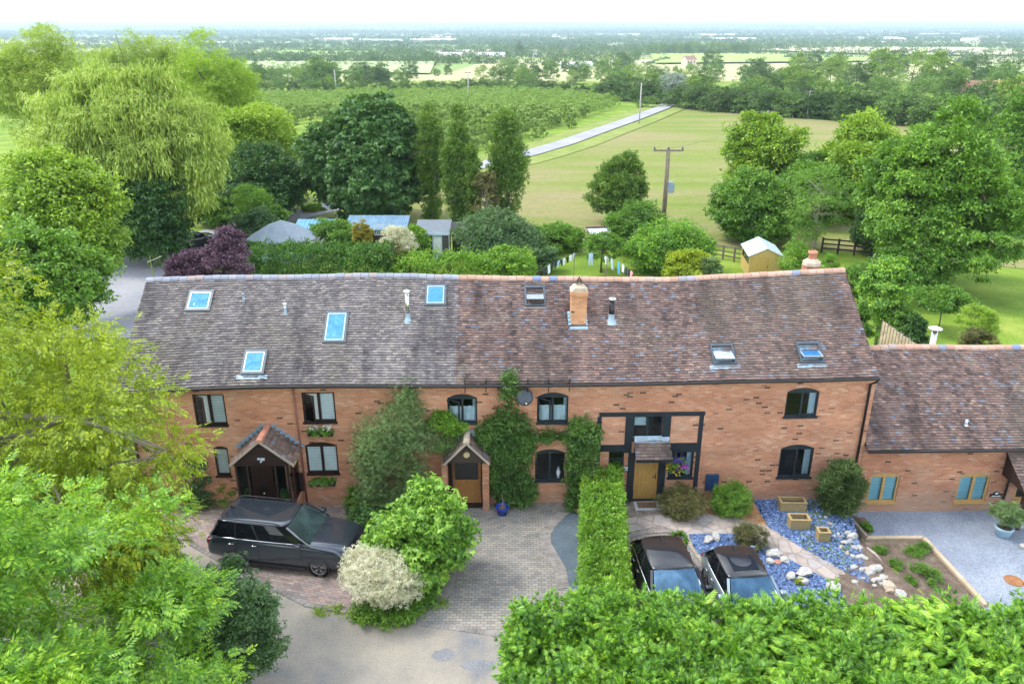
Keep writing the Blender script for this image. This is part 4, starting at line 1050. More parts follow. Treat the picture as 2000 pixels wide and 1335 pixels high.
for o in LW[:2]: window(low, o, OF, dress='blind', fw=.075, y=.003, dm=M['sky_tint_blind'])  # blue slats stand in for sky reflected in these panes
window(low, LW[2], OF, 2, fw=.075, y=.003)
D = MB(); D.box(LD[0], LD[1], .05, .1, LD[2], LD[3]); D.build('front_door', M['oak'], low)
MB().tube([(LU0 + .02, -.30, lez - .05), (LU1, -.30, lez - .05)], .055, 8).build('gutter', M['gutter'], low, True)
ud = on_wall(1960, 960)[0]
pipe('downpipe', [(ud + .55, -.30, lez - .1), (ud + .5, -.1, lez - .5), (ud + .45, -.07, lez - .9), (ud + .05, -.07, lez - 1.15), (ud, -.07, -.6)], .045, M['gutter'], low)
bb = Lfn(on_wall(1871, 845, -.9)[0], .22); D = MB(); D.tube([bb, bb + Vector((0, 0, .22))], .05, 10); D.lathe([(.09, -.03), (.06, .04)], 10, bb); D.build('vent_pipe', plain('vent_pale', (.55, .65, .72), .5), low, True)
# its porch at the frame edge
pa = on_wall(1992, 960, 1.0)[0]; pzt = lez - .25
D = MB(); D.box(pa, pa + .14, -1.55, -1.41, Zy, .75); D.bar((pa + .07, -1.48, .7), (pa + .07, -.1, .75), .12); D.bar((pa + .07, -1.48, .7), (pa + .07, -.75, 1.45), .12); D.bar((pa + .07, -.75, 1.45), (pa + .07, -.02, .85), .10)
D.bar((pa + .07, -1.48, .70), (pa + 2.2, -1.48, .70), .14); D.box(pa + 2.1, pa + 2.24, -1.55, -1.41, Zy, .75)
D = MB(); D.box(pa, pa + .15, -1.30, -1.15, Zy, .95); D.box(pa + 2.1, pa + 2.25, -1.30, -1.15, Zy, .95); D.box(pa - .02, pa + 2.27, -1.32, -1.14, .95, 1.10); D.box(pa, pa + .12, -1.14, -.01, .97, 1.08)
lp = D.build('porch', M['brown_wood'], low); lp['label'] = 'dark timber porch with a tiled lean-to roof'
Pfn = lambda u, t, h=0: Vector((u, -1.5 + 1.5 * t - h * .5, 1.02 + .95 * t + h * .85))
D = MB(); D.face([Pfn(pa - .15, 0, -.02), Pfn(pa + 2.4, 0, -.02), Pfn(pa + 2.4, 1, -.02), Pfn(pa - .15, 1, -.02)]); D.prism([(-1.45, 1.0), (-.01, 1.0), (-.01, 1.9)], pa - .1, pa - .05, axis='x'); D.build('porch_roof', M['brown_wood'], lp)
tiles('porch_tiles', Pfn, pa - .15, pa + 2.4, 14, .17, porch_tile_m, lp, seed=5)
t, w, h, m, d = wall_thing('house_sign', 1934, 959.5, 1956, 969, None, 'black arched name plaque with white lettering between oak window and downpipe', 'sign')
t.location = h2w(on_wall(1945, 965)[0], .0, on_wall(1945, 969)[1])
D = MB(); D.prism([(-w / 2, 0), (w / 2, 0), (w / 2, h * .6), (w * .28, h * .62), (w * .15, h * .95), (0, h * 1.05), (-w * .15, h * .95), (-w * .28, h * .62), (-w / 2, h * .6)], -.03, -.004); D.build('board', M['black'], t)
D = MB(); D.prism([(.06 * math.cos(k * math.pi / 6), h * .72 + .035 * math.sin(k * math.pi / 6)) for k in range(12)], -.036, -.031); D.box(-w * .40, -w * .03, -.036, -.031, h * .13, h * .27); D.box(w * .03, w * .40, -.036, -.031, h * .13, h * .27); D.build('lettering', sw, t)
MB().box(-.11, .11, -.012, .002, 0, .14).build('air_brick', M['terracotta'], low, loc=(on_wall(1969, 888)[0], 0, on_wall(1969, 891)[1]))
# ------------------------------------------------------------------ foliage
FM = {
 'ash':     foliage('ash_leaves', (0.025, 0.10, 0.012), (0.17, 0.40, 0.03), (0.50, 0.72, 0.05), .33, .9),
 'yellow':  foliage('yellow_green_leaves', (0.11, 0.17, 0.012), (0.38, 0.50, 0.018), (0.68, 0.72, 0.03), .35, .4),
 'lime':    foliage('lime_leaves', (0.09, 0.21, 0.018), (0.28, 0.46, 0.03), (0.50, 0.64, 0.06), .35, .35),
 'willow':  foliage('willow_leaves', (0.15, 0.24, 0.03), (0.38, 0.52, 0.07), (0.60, 0.70, 0.17), .35, .3),
 'mid':     foliage('mid_green_leaves', (0.04, 0.12, 0.012), (0.125, 0.29, 0.025), (0.28, 0.49, 0.045), .3, .4),
 'dark':    foliage('dark_green_leaves', (0.02, 0.065, 0.014), (0.055, 0.155, 0.03), (0.13, 0.27, 0.05), .22, .4),
 'bluegreen': foliage('blue_green_leaves', (0.035, 0.085, 0.03), (0.09, 0.19, 0.06), (0.20, 0.33, 0.12), .25, .6),
 'poplar':  foliage('poplar_leaves', (0.045, 0.11, 0.018), (0.14, 0.27, 0.035), (0.32, 0.48, 0.06), .3, .5),
 'conifer': foliage('conifer_fronds', (0.018, 0.075, 0.01), (0.15, 0.38, 0.025), (0.52, 0.76, 0.06), .2, 1.9),
 'hedge':   foliage('hedge_leaves', (0.06, 0.17, 0.012), (0.20, 0.42, 0.03), (0.42, 0.62, 0.06), .3, .7),
 'conhedge': foliage('dark_conifer_hedge', (0.02, 0.08, 0.012), (0.07, 0.21, 0.022), (0.20, 0.40, 0.045), .2, .8),
 'golden':  foliage('golden_conifer', (0.16, 0.15, 0.012), (0.36, 0.31, 0.02), (0.55, 0.46, 0.04), .2, 1),
 'laurel':  foliage('laurel_leaves', (0.04, 0.12, 0.012), (0.19, 0.42, 0.035), (0.44, 0.66, 0.09), .3, .9),
 'purple':  foliage('purple_leaves', (0.05, 0.028, 0.045), (0.15, 0.075, 0.12), (0.34, 0.21, 0.29), .2, .9),
 'cream':   foliage('variegated_leaves', (0.28, 0.34, 0.12), (0.68, 0.66, 0.44), (0.90, 0.87, 0.72), .2, 1.1),
 'olive':   foliage('olive_brown_leaves', (0.05, 0.06, 0.018), (0.13, 0.14, 0.035), (0.24, 0.20, 0.075), .15, 1.2),
 'bamboo':  foliage('bamboo_leaves', (0.035, 0.075, 0.02), (0.10, 0.18, 0.045), (0.26, 0.34, 0.12), .25, 1.2),
 'ivy':     foliage('ivy_leaves', (0.025, 0.075, 0.015), (0.085, 0.19, 0.03), (0.20, 0.36, 0.06), .2, 1.0),
 'grey':    foliage('grey_green_leaves', (0.05, 0.10, 0.03), (0.17, 0.29, 0.09), (0.36, 0.46, 0.18), .25, .9),
 'silver':  foliage('silver_leaves', (0.20, 0.26, 0.20), (0.38, 0.45, 0.38), (0.55, 0.62, 0.55), .2, .3),
 'far':     foliage('far_leaves', (0.06, 0.14, 0.025), (0.14, 0.26, 0.05), (0.26, 0.40, 0.09), .15, .15),
 'far2':    foliage('far_dark_leaves', (0.04, 0.09, 0.022), (0.085, 0.17, 0.04), (0.16, 0.27, 0.065), .15, .15),
 'far3':    foliage('far_bright_leaves', (0.10, 0.19, 0.03), (0.24, 0.38, 0.06), (0.40, 0.54, 0.12), .15, .15),
 'orchard': foliage('orchard_leaves', (0.13, 0.24, 0.04), (0.30, 0.45, 0.09), (0.46, 0.60, 0.18), .2, .3),
}
def T_leaf(l=1, w=.5, fold=.12):
    return np.array([(0, 0, 0), (w / 2, l * .45, fold * l), (0, l, -.05 * l), (-w / 2, l * .45, fold * l)]), np.array([(0, 1, 2, 3)])
def T_join(parts):
    V, Q, b = [], [], 0
    for v, q in parts: V.append(v); Q.append(q + b); b += len(v)
    return np.concatenate(V), np.concatenate(Q)
def xf(v, rot=0, pitch=0, t=(0, 0, 0), s=1.0):
    v = v * s; c, d = math.cos(pitch), math.sin(pitch)
    v = np.stack([v[:, 0], v[:, 1] * c - v[:, 2] * d, v[:, 1] * d + v[:, 2] * c], 1)
    c, d = math.cos(rot), math.sin(rot)
    return np.stack([v[:, 0] * c - v[:, 1] * d, v[:, 0] * d + v[:, 1] * c, v[:, 2]], 1) + np.array(t)
def T_cluster(n=5, w=.5, droop=-.35):
    v, q = T_leaf(1, w); return T_join([(xf(v, (k - (n - 1) / 2) * 2 * math.pi / n * .82, droop), q) for k in range(n)])
def T_pinnate(pairs=4, ll=.34, lw=.13):
    v, q = T_leaf(1, lw / ll, .08); P = []
    for k in range(pairs):
        y = .22 + .6 * k / pairs
        for s in (-1, 1): P.append((xf(v, s * -1.0, -.2, (0, y, -.12 * y * y), ll), q))
    P.append((xf(v, 0, -.4, (0, .85, -.10), ll), q)); return T_join(P)
def T_frond(n=6):
    P = []; v, q = T_leaf(1, .18, .02)
    v2, _ = T_leaf(1, .09, .02); P.append((xf(v2, 0, -.12, (0, 0, 0), 1.05), q))
    for k in range(n):
        y = .05 + .78 * k / n; L = .52 * (1 - .6 * k / n)
        for s in (-1, 1): P.append((xf(v, s * -.55, -.3, (0, y, -.14 * y * y), L), q))
    return T_join(P)
def T_frondfull(n=8):
    P = []; v, q = T_leaf(1, .24, .03)
    P.append((xf(T_leaf(1, .10, .02)[0], 0, -.12, (0, 0, 0), 1.05), q))
    for k in range(n):
        y = .05 + .78 * k / n; L = .42 * (1 - .62 * k / n)
        for s in (-1, 1): P.append((xf(v, s * -.62, -.25, (0, y, -.14 * y * y), L), q))
    return T_join(P)
def T_fan(n=7):
    v, q = T_leaf(1, .16, .03); return T_join([(xf(v, (k - (n - 1) / 2) * .27, -.15 - .25 * abs(k - 3) / 3, (0, 0, 0), 1 - .09 * abs(k - (n - 1) / 2)), q) for k in range(n)])
def T_strand(n=7):
    P = []; v, q = T_leaf(1, .28, .02)
    for k in range(n):
        z = -k / n
        P.append((xf(v, k * 2.4, -1.15, (0, 0, z), .30), q))
    return T_join(P)
def T_spike(n=4):
    v, q = T_leaf(1, .14, .03); return T_join([(xf(v, k * 2 * math.pi / n, .7), q) for k in range(n)])
TM = {'leaf': T_leaf(), 'long': T_leaf(1, .28, .1), 'cluster': T_cluster(), 'cluster3': T_cluster(3, .55), 'pinnate': T_pinnate(), 'frond': T_frond(), 'fan': T_fan(), 'frondfull': T_frondfull(), 'strand': T_strand(), 'spike': T_spike(), 'narrow': T_cluster(4, .22, -.2)}
def unit(a): return a / np.maximum(1e-6, np.linalg.norm(a, axis=1, keepdims=True))
def scatter(tmpl, pos, d, nrm, size):
    tv, tq = TM[tmpl] if isinstance(tmpl, str) else tmpl
    y = unit(d); x = unit(np.cross(y, nrm)); z = np.cross(x, y)
    B = np.stack([x, y, z], 1)                      # rows are axes
    V = np.einsum('kj,njm->nkm', tv, B) * np.asarray(size).reshape(-1, 1, 1) + pos[:, None, :]
    Q = tq[None] + (np.arange(len(pos)) * len(tv))[:, None, None]
    return V.reshape(-1, 3), Q.reshape(-1, 4)
def make_blobs(c, r, k, rng, sub=(.35, .55), main=.82, up=-.35):
    B = [(np.array(c, float), np.array(r, float) * main)]
    for i in range(k):
        d = rng.normal(size=3); d /= np.linalg.norm(d)
        if d[2] < up: d[2] = -d[2] * .4
        s = rng.uniform(*sub)
        B.append((np.array(c) + d * np.array(r) * (1 - s * rng.uniform(.6, .85)), np.array(r) * s * rng.uniform(.8, 1.25, 3)))
    return B
def crown_pts(blobs, n, rng, clump=.16, nclump=None, inner=.12, flat=0.5):
    areas = np.array([(b[1][0] * b[1][1] + b[1][1] * b[1][2] + b[1][0] * b[1][2]) for b in blobs])
    nclump = nclump or max(20, int(n / 30))
    ids = rng.choice(len(blobs), nclump, p=areas / areas.sum())
    cen = np.array([b[0] for b in blobs])[ids]; rad = np.array([b[1] for b in blobs])[ids]
    u = unit(rng.normal(size=(nclump, 3)))
    rr = np.where(rng.random(nclump) < inner, rng.uniform(.35, .85, nclump), 1 + np.clip(rng.normal(-.04, .10, nclump), -.22, .17))
    Cc = cen + u * rad * rr[:, None]
    keep = np.ones(nclump, bool)
    for b in blobs:
        q = (Cc - b[0]) / b[1]; keep &= (np.linalg.norm(q, axis=1) > .72) | (rr < .85)
    Cc, cen, rad = Cc[keep], cen[keep], rad[keep]
    csz = rng.uniform(.6, 1.5, len(Cc))
    w = csz ** 2; k = rng.choice(len(Cc), n, p=w / w.sum())
    R0 = float(np.mean(blobs[0][1]))
    off = np.clip(rng.normal(size=(n, 3)), -1.9, 1.9); off[:, 2] *= flat
    pos = Cc[k] + off * (clump * R0 * csz[k])[:, None]
    out = unit((pos - cen[k]) / rad[k])
    return pos, out, Cc, unit(off)
def leaves(blobs, n, tmpl, size, rng, clump=.16, droop=.25, outw=.8, rnd=.6, upn=.6, inner=.12, nclump=None, flat=.5, jitter=.3):
    pos, out, Cc, offd = crown_pts(blobs, n, rng, clump, nclump, inner, flat)
    d = out * outw + offd * .7 + rng.normal(size=(n, 3)) * rnd * .7 + np.array([0, 0, -droop])
    nr = out * .6 + rng.normal(size=(n, 3)) * .45 + np.array([0, 0, upn])
    s = size * rng.uniform(1 - jitter, 1 + jitter, n)
    if tmpl == 'strand': d = rng.normal(size=(n, 3)) * np.array([1, 1, .15]); nr = np.tile([0, 0, 1.0], (n, 1)) + rng.normal(size=(n, 3)) * .18
    V, Q = scatter(tmpl, pos, d, nr, s)
    return V, Q, Cc
def trunk_mb(base, top, r0, blobs, rng, nb=8, fork=.45, mb=None, reach=.8):
    mb = mb or MB(); base, top = Vector(base), Vector(top)
    pts = [base.lerp(top, t) + Vector((rng.uniform(-.03, .03), rng.uniform(-.03, .03), 0)) * (top - base).length * (1 if 0 < t < 1 else 0) for t in np.linspace(0, 1, 6)]
    mb.tube(pts, [r0 * (1.25 if i == 0 else 1 - .15 * i) for i in range(6)], 8)
    for k in range(nb):
        b = blobs[rng.integers(0, len(blobs))]
        u = rng.normal(size=3); u /= np.linalg.norm(u); e = Vector(b[0] + u * b[1] * reach)
        if e.z < pts[2].z: e.z = pts[3].z + abs(e.z - pts[2].z) * .5
        s = pts[2].lerp(pts[5], rng.random()); m = s.lerp(e, .5) + Vector((0, 0, .08 * (e - s).length))
        rr = r0 * rng.uniform(.28, .5)
        mb.tube([s, s.lerp(m, .6), m, m.lerp(e, .5) + Vector(rng.normal(size=3) * .03 * (e - s).length), e], [rr, rr * .8, rr * .6, rr * .35, rr * .12], 5, cap=False)
        for _ in range(2):
            e2 = m.lerp(e, rng.random()) ; e3 = e2 + Vector(rng.normal(size=3)) * .22 * (e - s).length
            mb.tube([m.lerp(e2, .7), e2, e3], [rr * .35, rr * .25, rr * .08], 4, cap=False)
    return mb
SEED = [100]
def tree(label, cat, base, h, r, crown_z=None, mat='mid', tmpl='cluster3', n=20000, size=.25, k=9, group=None, name='broadleaf_tree', barkm=None, tr=None, seed=None, sub=(.3, .5), main=.8, clump=.13, droop=.25, nb=9, hr=None, cc=None, extra=None, **kw):
    """h = height of the top, r = (rx, ry) crown radii, crown_z = underside of the crown above the base"""
    SEED[0] += 1; rng = np.random.default_rng(seed or SEED[0])
    cz0 = h * .2 if crown_z is None else crown_z
    rx, ry = r if hasattr(r, '__len__') else (r, r); rzv = (h - cz0) / 2
    c = (cc[0] if cc else 0, cc[1] if cc else 0, cz0 + rzv)
    B = make_blobs(c, (rx, ry, rzv), k, rng, sub, main)
    lo = np.min([b[0] - b[1] for b in B], 0); hi = np.max([b[0] + b[1] for b in B], 0); E_ = np.array((rx, ry, rzv)) * .96; sc_ = 2 * E_ / (hi - lo)
    B = [(np.array(c) + (b[0] - (lo + hi) / 2) * sc_, b[1] * sc_) for b in B]
    if extra: B += [(np.array(e[0], float), np.array(e[1], float)) for e in extra]
    t = thing(name, label, cat, base, 0, group)
    V, Q, Cc = leaves(B, n, tmpl, size, rng, clump, droop, **kw)
    np_mesh('crown', V, Q, FM[mat], t)
    trunk_mb((0, 0, -.1), (c[0], c[1], c[2] + rzv * .35), tr or max(.06, h * .022), B, rng, nb).build('trunk', barkm or M['bark'], t, True)
    return t
def tree_px(label, px, top, base, hw, Y, mat, n=16000, size=.25, crown_px=None, ry=None, **kw):
    """place by measured outline: centre px, top row, base row of crown; real depth Y"""
    T_ = at_y(px, top, Y); gz = G(T_.x, Y); h = T_.z - gz
    zc = (Y * math.cos(PITCH) + (CAM_H - T_.z) * math.sin(PITCH)); rx = hw * zc / F
    cb = at_y(px, base, Y).z - gz
    return tree(label, kw.pop('cat', 'tree'), (T_.x, Y, gz), h, (rx, ry or rx * .9), max(0.0, cb), mat, n=n, size=size, **kw)
def shrub(label, cat, base, blobs, mat, tmpl='cluster3', n=5000, size=.12, name='shrub', seed=None, group=None, stems=5, barkm=None, **kw):
    """blobs in local metres [((x,y,z),(rx,ry,rz)),...]"""
    SEED[0] += 1; rng = np.random.default_rng(seed or SEED[0])
    B = [(np.array(a, float), np.array(b, float)) for a, b in blobs]
    kw.setdefault('clump', .10)
    V, Q, Cc = leaves(B, n, tmpl, size, rng, **kw)
    keep = V.reshape(-1, len(TM[tmpl][0]), 3)[:, :, 2].min(1) > -.02
    if base[2] is not None and not keep.all():
        k4 = len(TM[tmpl][0]); q4 = len(TM[tmpl][1]); Vn = V.reshape(-1, k4, 3)[keep]
        V = Vn.reshape(-1, 3); Q = (TM[tmpl][1][None] + (np.arange(len(Vn)) * k4)[:, None, None]).reshape(-1, 4)
    t = thing(name, label, cat, base, 0, group)
    np_mesh('foliage', V, Q, FM[mat], t)
    if stems:
        mb = MB()
        for _ in range(stems):
            b = B[rng.integers(0, len(B))]; e = Vector(b[0] + unit(rng.normal(size=(1, 3)))[0] * b[1] * .75); s = Vector((b[0][0] * .4 + rng.uniform(-.1, .1), b[0][1] * .4 + rng.uniform(-.1, .1), -.03))
            e.z = max(e.z, .1); mb.tube([s, s.lerp(e, .5) + Vector((0, 0, .1)), e], [.035, .025, .01], 5)
        mb.build('stem', barkm or M['bark'], t)
    return t
def blob_at(px, top, base, Y):
    """helper: returns (base point on ground at depth Y, height, half scale m per px)"""
    T_ = at_y(px, top, Y); gz = G(T_.x, Y)
    return Vector((T_.x, Y, gz)), T_.z - gz, (Y * math.cos(PITCH) + (CAM_H - T_.z) * math.sin(PITCH)) / F
def box_hedge(label, pts, w, h, mat, tmpl, n, size, name='hedge', seed=None, z=0.0, rough=.10, droop=.1, cat='hedge', clump=.10, group=None, taper=0.0, hfn=None, upn=.5, tuft=.5, per_clump=12):
    """clipped hedge along a ground polyline (world xy)"""
    SEED[0] += 1; rng = np.random.default_rng(seed or SEED[0])
    P = np.array([(p[0], p[1]) for p in pts]); seg = np.diff(P, axis=0); L = np.linalg.norm(seg, axis=1); cum = np.concatenate([[0], np.cumsum(L)])
    tot = cum[-1]; per = w + 2 * h
    nc = int(n / per_clump)
    s = rng.uniform(-w * .35, tot + w * .35, nc); q = rng.uniform(0, per, nc)
    i = np.clip(np.searchsorted(cum, s) - 1, 0, len(L) - 1); d = seg[i] / L[i][:, None]; c0 = P[i] + d * (s - cum[i])[:, None]; nr2 = np.stack([-d[:, 1], d[:, 0]], 1)
    hh = np.array([hfn(v / tot) for v in s]) * h if hfn else np.full(nc, h)
    off = np.where(q < h, -w / 2, np.where(q > h + w, w / 2, q - h - w / 2)); zz = np.where(q < h, q, np.where(q > h + w, per - q, h)) / h * hh
    endm = rng.random(nc) < w / (tot + w) * 1.0
    e_s = np.where(rng.random(nc) < .5, -w * .4, tot + w * .4)
    s2 = np.where(endm, e_s, s); i = np.clip(np.searchsorted(cum, s2) - 1, 0, len(L) - 1); d = seg[i] / L[i][:, None]; c0 = P[i] + d * (s2 - cum[i])[:, None]; nr2 = np.stack([-d[:, 1], d[:, 0]], 1)
    off = np.where(endm, rng.uniform(-w / 2, w / 2, nc), off); zz = np.where(endm, rng.uniform(0, 1, nc) * hh, zz)
    off = off * (1 - taper * zz / h)
    Cc = np.concatenate([c0 + nr2 * off[:, None], zz[:, None]], 1) + rng.normal(size=(nc, 3)) * rough
    outc = np.concatenate([nr2 * np.where(np.abs(off) > w * .45, np.sign(off), 0)[:, None] + d * (endm * np.where(s2 < 0, -1, 1))[:, None], (zz > hh * .93)[:, None] * 1.0], 1) + rng.normal(size=(nc, 3)) * .15
    k = rng.integers(0, nc, n); o3 = rng.normal(size=(n, 3)); pos = Cc[k] + o3 * clump; out = unit(outc[k])
    dd = out * .8 + unit(o3) * tuft + rng.normal(size=(n, 3)) * .45 + np.array([0, 0, -droop]); nn = out * .6 + rng.normal(size=(n, 3)) * .4 + np.array([0, 0, upn])
    pos[:, 2] = np.maximum(pos[:, 2], .02)
    V, Q = scatter(tmpl, pos, dd, nn, size * rng.uniform(.7, 1.3, n))
    ctr = Vector((*P.mean(0), z)); V = V - np.array([ctr.x, ctr.y, 0])
    t = thing(name, label, cat, ctr, 0, group)
    np_mesh('foliage', V, Q, FM[mat], t)
    mb = MB()                       # woody heart of the hedge
    for j in range(len(P) - 1):
        a, b = P[j] - np.array([ctr.x, ctr.y]), P[j + 1] - np.array([ctr.x, ctr.y]); m_ = max(2, int(L[j] / .6))
        for q_ in range(m_):
            p_ = a + (b - a) * (q_ + .5) / m_
            mb.tube([(p_[0], p_[1], 0), (p_[0] + rng.uniform(-.1, .1), p_[1] + rng.uniform(-.1, .1), h * .6)], [.05, .02], 5)
            for _ in range(5):
                e = (p_[0] + rng.uniform(-w, w) * .4, p_[1] + rng.uniform(-w, w) * .4, h * rng.uniform(.3, .85)); mb.tube([(p_[0], p_[1], h * rng.uniform(.05, .4)), e], [.02, .008], 4, cap=False)
    mb.build('stem', M['bark'], t)
    return t
# ------------------------------------------------------------------ foreground planting
# ash tree, bottom left, close to the camera
tree('bright green ash tree with feathery leaves filling the bottom left corner', 'tree', (-9.3, 11.2, 0), 9.5, (3.3, 3.9), 1.0, 'ash', 'pinnate', 27000, .29, k=18, sub=(.28, .5), main=.74, clump=.09, droop=.35, name='ash_tree', outw=.7, rnd=.6, upn=.8, inner=.1, nb=10, seed=41,
     extra=[((1.9, -1.6, 5.2), (1.2, 1.4, 1.8)), ((2.2, .2, 3.4), (1.2, 1.3, 1.5))], nclump=520)
# yellow-green tree with grey limbs, left
tree('yellow-green tree with bare grey limbs leaning over the left end of the brick terrace', 'tree', (-13.7, 18.4, 0), 13.2, (4.1, 3.7), 1.8, 'yellow', 'pinnate', 19000, .33, k=16, sub=(.25, .42), main=.72, clump=.10, droop=.45, name='false_acacia', barkm=M['bark_pale'], tr=.26, nb=18, outw=.6, rnd=.7, upn=.9, inner=.06, seed=53, nclump=420,
     extra=[((3.5, -.6, 7.4), (1.5, 1.2, 1.1)), ((3.3, -1.2, 4.6), (1.5, 1.2, 1.2)), ((3.9, 0.0, 6.1), (1.1, .8, .6)), ((3.4, -2.0, 2.9), (1.3, 1.0, .9))])
# small dark trees on the verge
tree('dark green small tree on the near verge of the dusty road', 'tree', at_z(470, 1345, 0), 3.9, (1.45, 1.35), .5, 'bluegreen', 'cluster3', 15000, .085, k=12, sub=(.3, .45), main=.75, clump=.10, name='small_tree', seed=7, nclump=420, upn=.7)
tree('round leaved green bush between the ash tree and the red driveway', 'bush', at_z(290, 1190, 0), 3.3, (1.25, 1.2), .0, 'mid', 'cluster3', 9000, .13, k=9, name='hazel_bush', seed=9, clump=.1)
# big conifer hedge, bottom right
ch_ = box_hedge('tall feathery conifer hedge across the bottom right foreground', [(1.80, 12.75), (6.5, 12.7), (12.0, 12.5), (18.5, 12.7)], 3.9, 4.35, 'conifer', 'fan', 170000, .145, rough=.18, droop=.1, clump=.10, tuft=.8, per_clump=28, seed=23, upn=.7, name='conifer_hedge',
          hfn=lambda t: .965 + .03 * math.sin(t * 23) + .03 * math.sin(t * 9.2 + 1))
rng = np.random.default_rng(88); ns = 5200      # longer feathery shoots standing out of the hedge
sx = rng.uniform(-.1, 18.2, ns); q_s = rng.random(ns); top_ = q_s < .75
sy = np.where(top_, rng.uniform(-1.95, 1.95, ns), np.where(rng.random(ns) < .5, -2.0, 2.0)) + rng.normal(0, .1, ns); sz = np.where(top_, 4.22 + .06 * np.sin(sx * 1.9) + rng.normal(0, .07, ns), rng.uniform(1.5, 4.2, ns))
side = rng.random(ns) < .10; sx = np.where(side, -.15 + rng.normal(0, .1, ns), sx); sz = np.where(side, rng.uniform(1.0, 4.2, ns), sz); sy = np.where(side, rng.uniform(-1.9, 1.9, ns), sy)
ps = np.stack([sx + 1.8, sy + 12.72, sz], 1); dv_ = np.stack([np.where(side, -1.0, rng.normal(-.25, .8, ns)), np.where(top_, rng.normal(-.2, .8, ns), np.sign(sy)), rng.uniform(.15, .6, ns)], 1)
V, Q = scatter('frond', ps, dv_, np.array([0, 0, 1.0]) + rng.normal(size=(ns, 3)) * .35, rng.uniform(.28, .50, ns))
np_mesh('feathery_shoots', V - np.array(ch_.location), Q, FM['conifer'], ch_)
# clipped hedge between drive 2 and the parking bay
h0, h1 = at_z(1172, 955), at_z(1182, 1262)
box_hedge('bright green clipped hedge running forward between the two driveways', [h0[:2], h1[:2]], 1.2, 1.5, 'hedge', 'cluster3', 30000, .075, rough=.05, clump=.07, seed=31, upn=.5)
# shrubs round the front doors: shapes measured on the wall plane
def wall_blobs(spec, n0):
    """spec: px, py, rx px, ry px, out m, depth radius -> world blobs around a base"""
    out = []
    for px, py, rx, ry, o, rd in spec:
        u, z = on_wall(px, py, o); s = (25.3 * math.cos(PITCH) + (CAM_H - z) * math.sin(PITCH)) / F
        out.append((u, -o, z, rx * s, rd, ry * s / .86))
    u0 = sum(b[0] for b in out) / len(out); y0 = min(b[1] for b in out) * .5
    base = h2w(u0, y0, 0); res = []
    for u, y, z, a, b, c in out:
        w = h2w(u, y, z); res.append(((w.x - base.x, w.y - base.y, z), (a, b, c)))
    return base, res
b, bl = wall_blobs([(745, 860, 32, 55, .55, .5), (765, 940, 55, 70, .6, .6), (790, 830, 35, 45, .4, .4), (795, 795, 18, 34, .35, .3), (820, 850, 35, 22, .35, .3), (740, 1000, 40, 40, .8, .6), (860, 862, 35, 10, .3, .2), (728, 905, 26, 60, .6, .5)], 0)
shrub('tall grey-green shrub climbing the brick wall between the two porches', 'shrub', b, bl, 'grey', 'narrow', 17000, .085, clump=.22, seed=3, name='wall_shrub', flat=.8)
b, bl = wall_blobs([(865, 822, 22, 16, .22, .2), (885, 833, 22, 10, .22, .16), (868, 868, 16, 12, .2, .15)], 0)
shrub('bright green creeper under the upper window left of the small porch roof', 'climber', b, bl, 'hedge', 'cluster3', 2600, .075, clump=.25, name='climber', stems=2)
b, bl = wall_blobs([(992, 850, 46, 40, .16, .12), (994, 905, 38, 66, .2, .15), (992, 790, 14, 55, .15, .1), (1062, 852, 34, 7, .12, .08), (1004, 960, 36, 30, .22, .2), (960, 850, 20, 30, .2, .15), (995, 755, 10, 12, .2, .12)], 0)
shrub('dense dark ivy covering the wall right of the small porch and reaching the gutter', 'climber', b, bl, 'ivy', 'cluster3', 16000, .07, clump=.18, seed=5, name='ivy', stems=4, flat=.8, inner=.05)
b, bl = wall_blobs([(1138, 850, 26, 28, .35, .3), (1138, 900, 24, 42, .35, .3), (1134, 955, 22, 38, .35, .3), (1126, 985, 12, 18, .35, .3)], 0)
shrub('tall column of green ivy at the end of the clipped hedge beside the arched window', 'climber', b, bl, 'ivy', 'cluster3', 8500, .08, clump=.22, seed=6, name='ivy', stems=3, flat=.8)
# light green laurel between the driveways
lb = at_z(800, 1150)
def S(label, px, py, spec, mat, **kw):
    """shrub at ground pixel; spec blobs in metres"""
    z = kw.pop('z', 0.0); return shrub(label, kw.pop('cat', 'shrub'), at_z(px, py, z), spec, mat, **kw)
S('large light green shrub with big drooping leaves between the two driveways', 818, 1130, [((0, 0, 1.45), (1.25, 1.0, 1.05)), ((.4, .1, 2.45), (.75, .65, .6)), ((.85, .2, 1.7), (.65, .6, .7)), ((-.7, .1, 1.4), (.65, .6, .7)), ((-.2, -.3, .7), (.95, .7, .6)), ((.35, .3, 2.95), (.32, .3, .38)), ((1.0, .2, 2.3), (.3, .3, .35))], 'laurel', tmpl='cluster', n=9000, size=.14, clump=.17, droop=.5, seed=12, name='laurel_shrub', nclump=330)
S('cream and white variegated willow bush in front of the large light green shrub', 745, 1195, [((0, 0, 1.3), (.85, .75, .55)), ((-.5, .25, 1.5), (.5, .5, .5)), ((.5, -.1, 1.1), (.6, .5, .42)), ((-.1, .1, 1.6), (.6, .5, .38))], 'cream', tmpl='narrow', n=8500, size=.085, clump=.16, seed=13, name='variegated_bush', stems=6, nclump=420)
S('low green ground shrub at the foot of the cream variegated bush', 745, 1208, [((0, 0, .32), (.85, .45, .35)), ((.7, .3, .3), (.5, .4, .3)), ((1.15, .9, .25), (.4, .5, .3))], 'mid', n=3800, size=.09, clump=.2, seed=14)
S('small clipped box bush against the wall at the left edge of the wall shrub', 692, 1000, [((0, 0, .55), (.28, .28, .5))], 'mid', n=1300, size=.06, clump=.2)
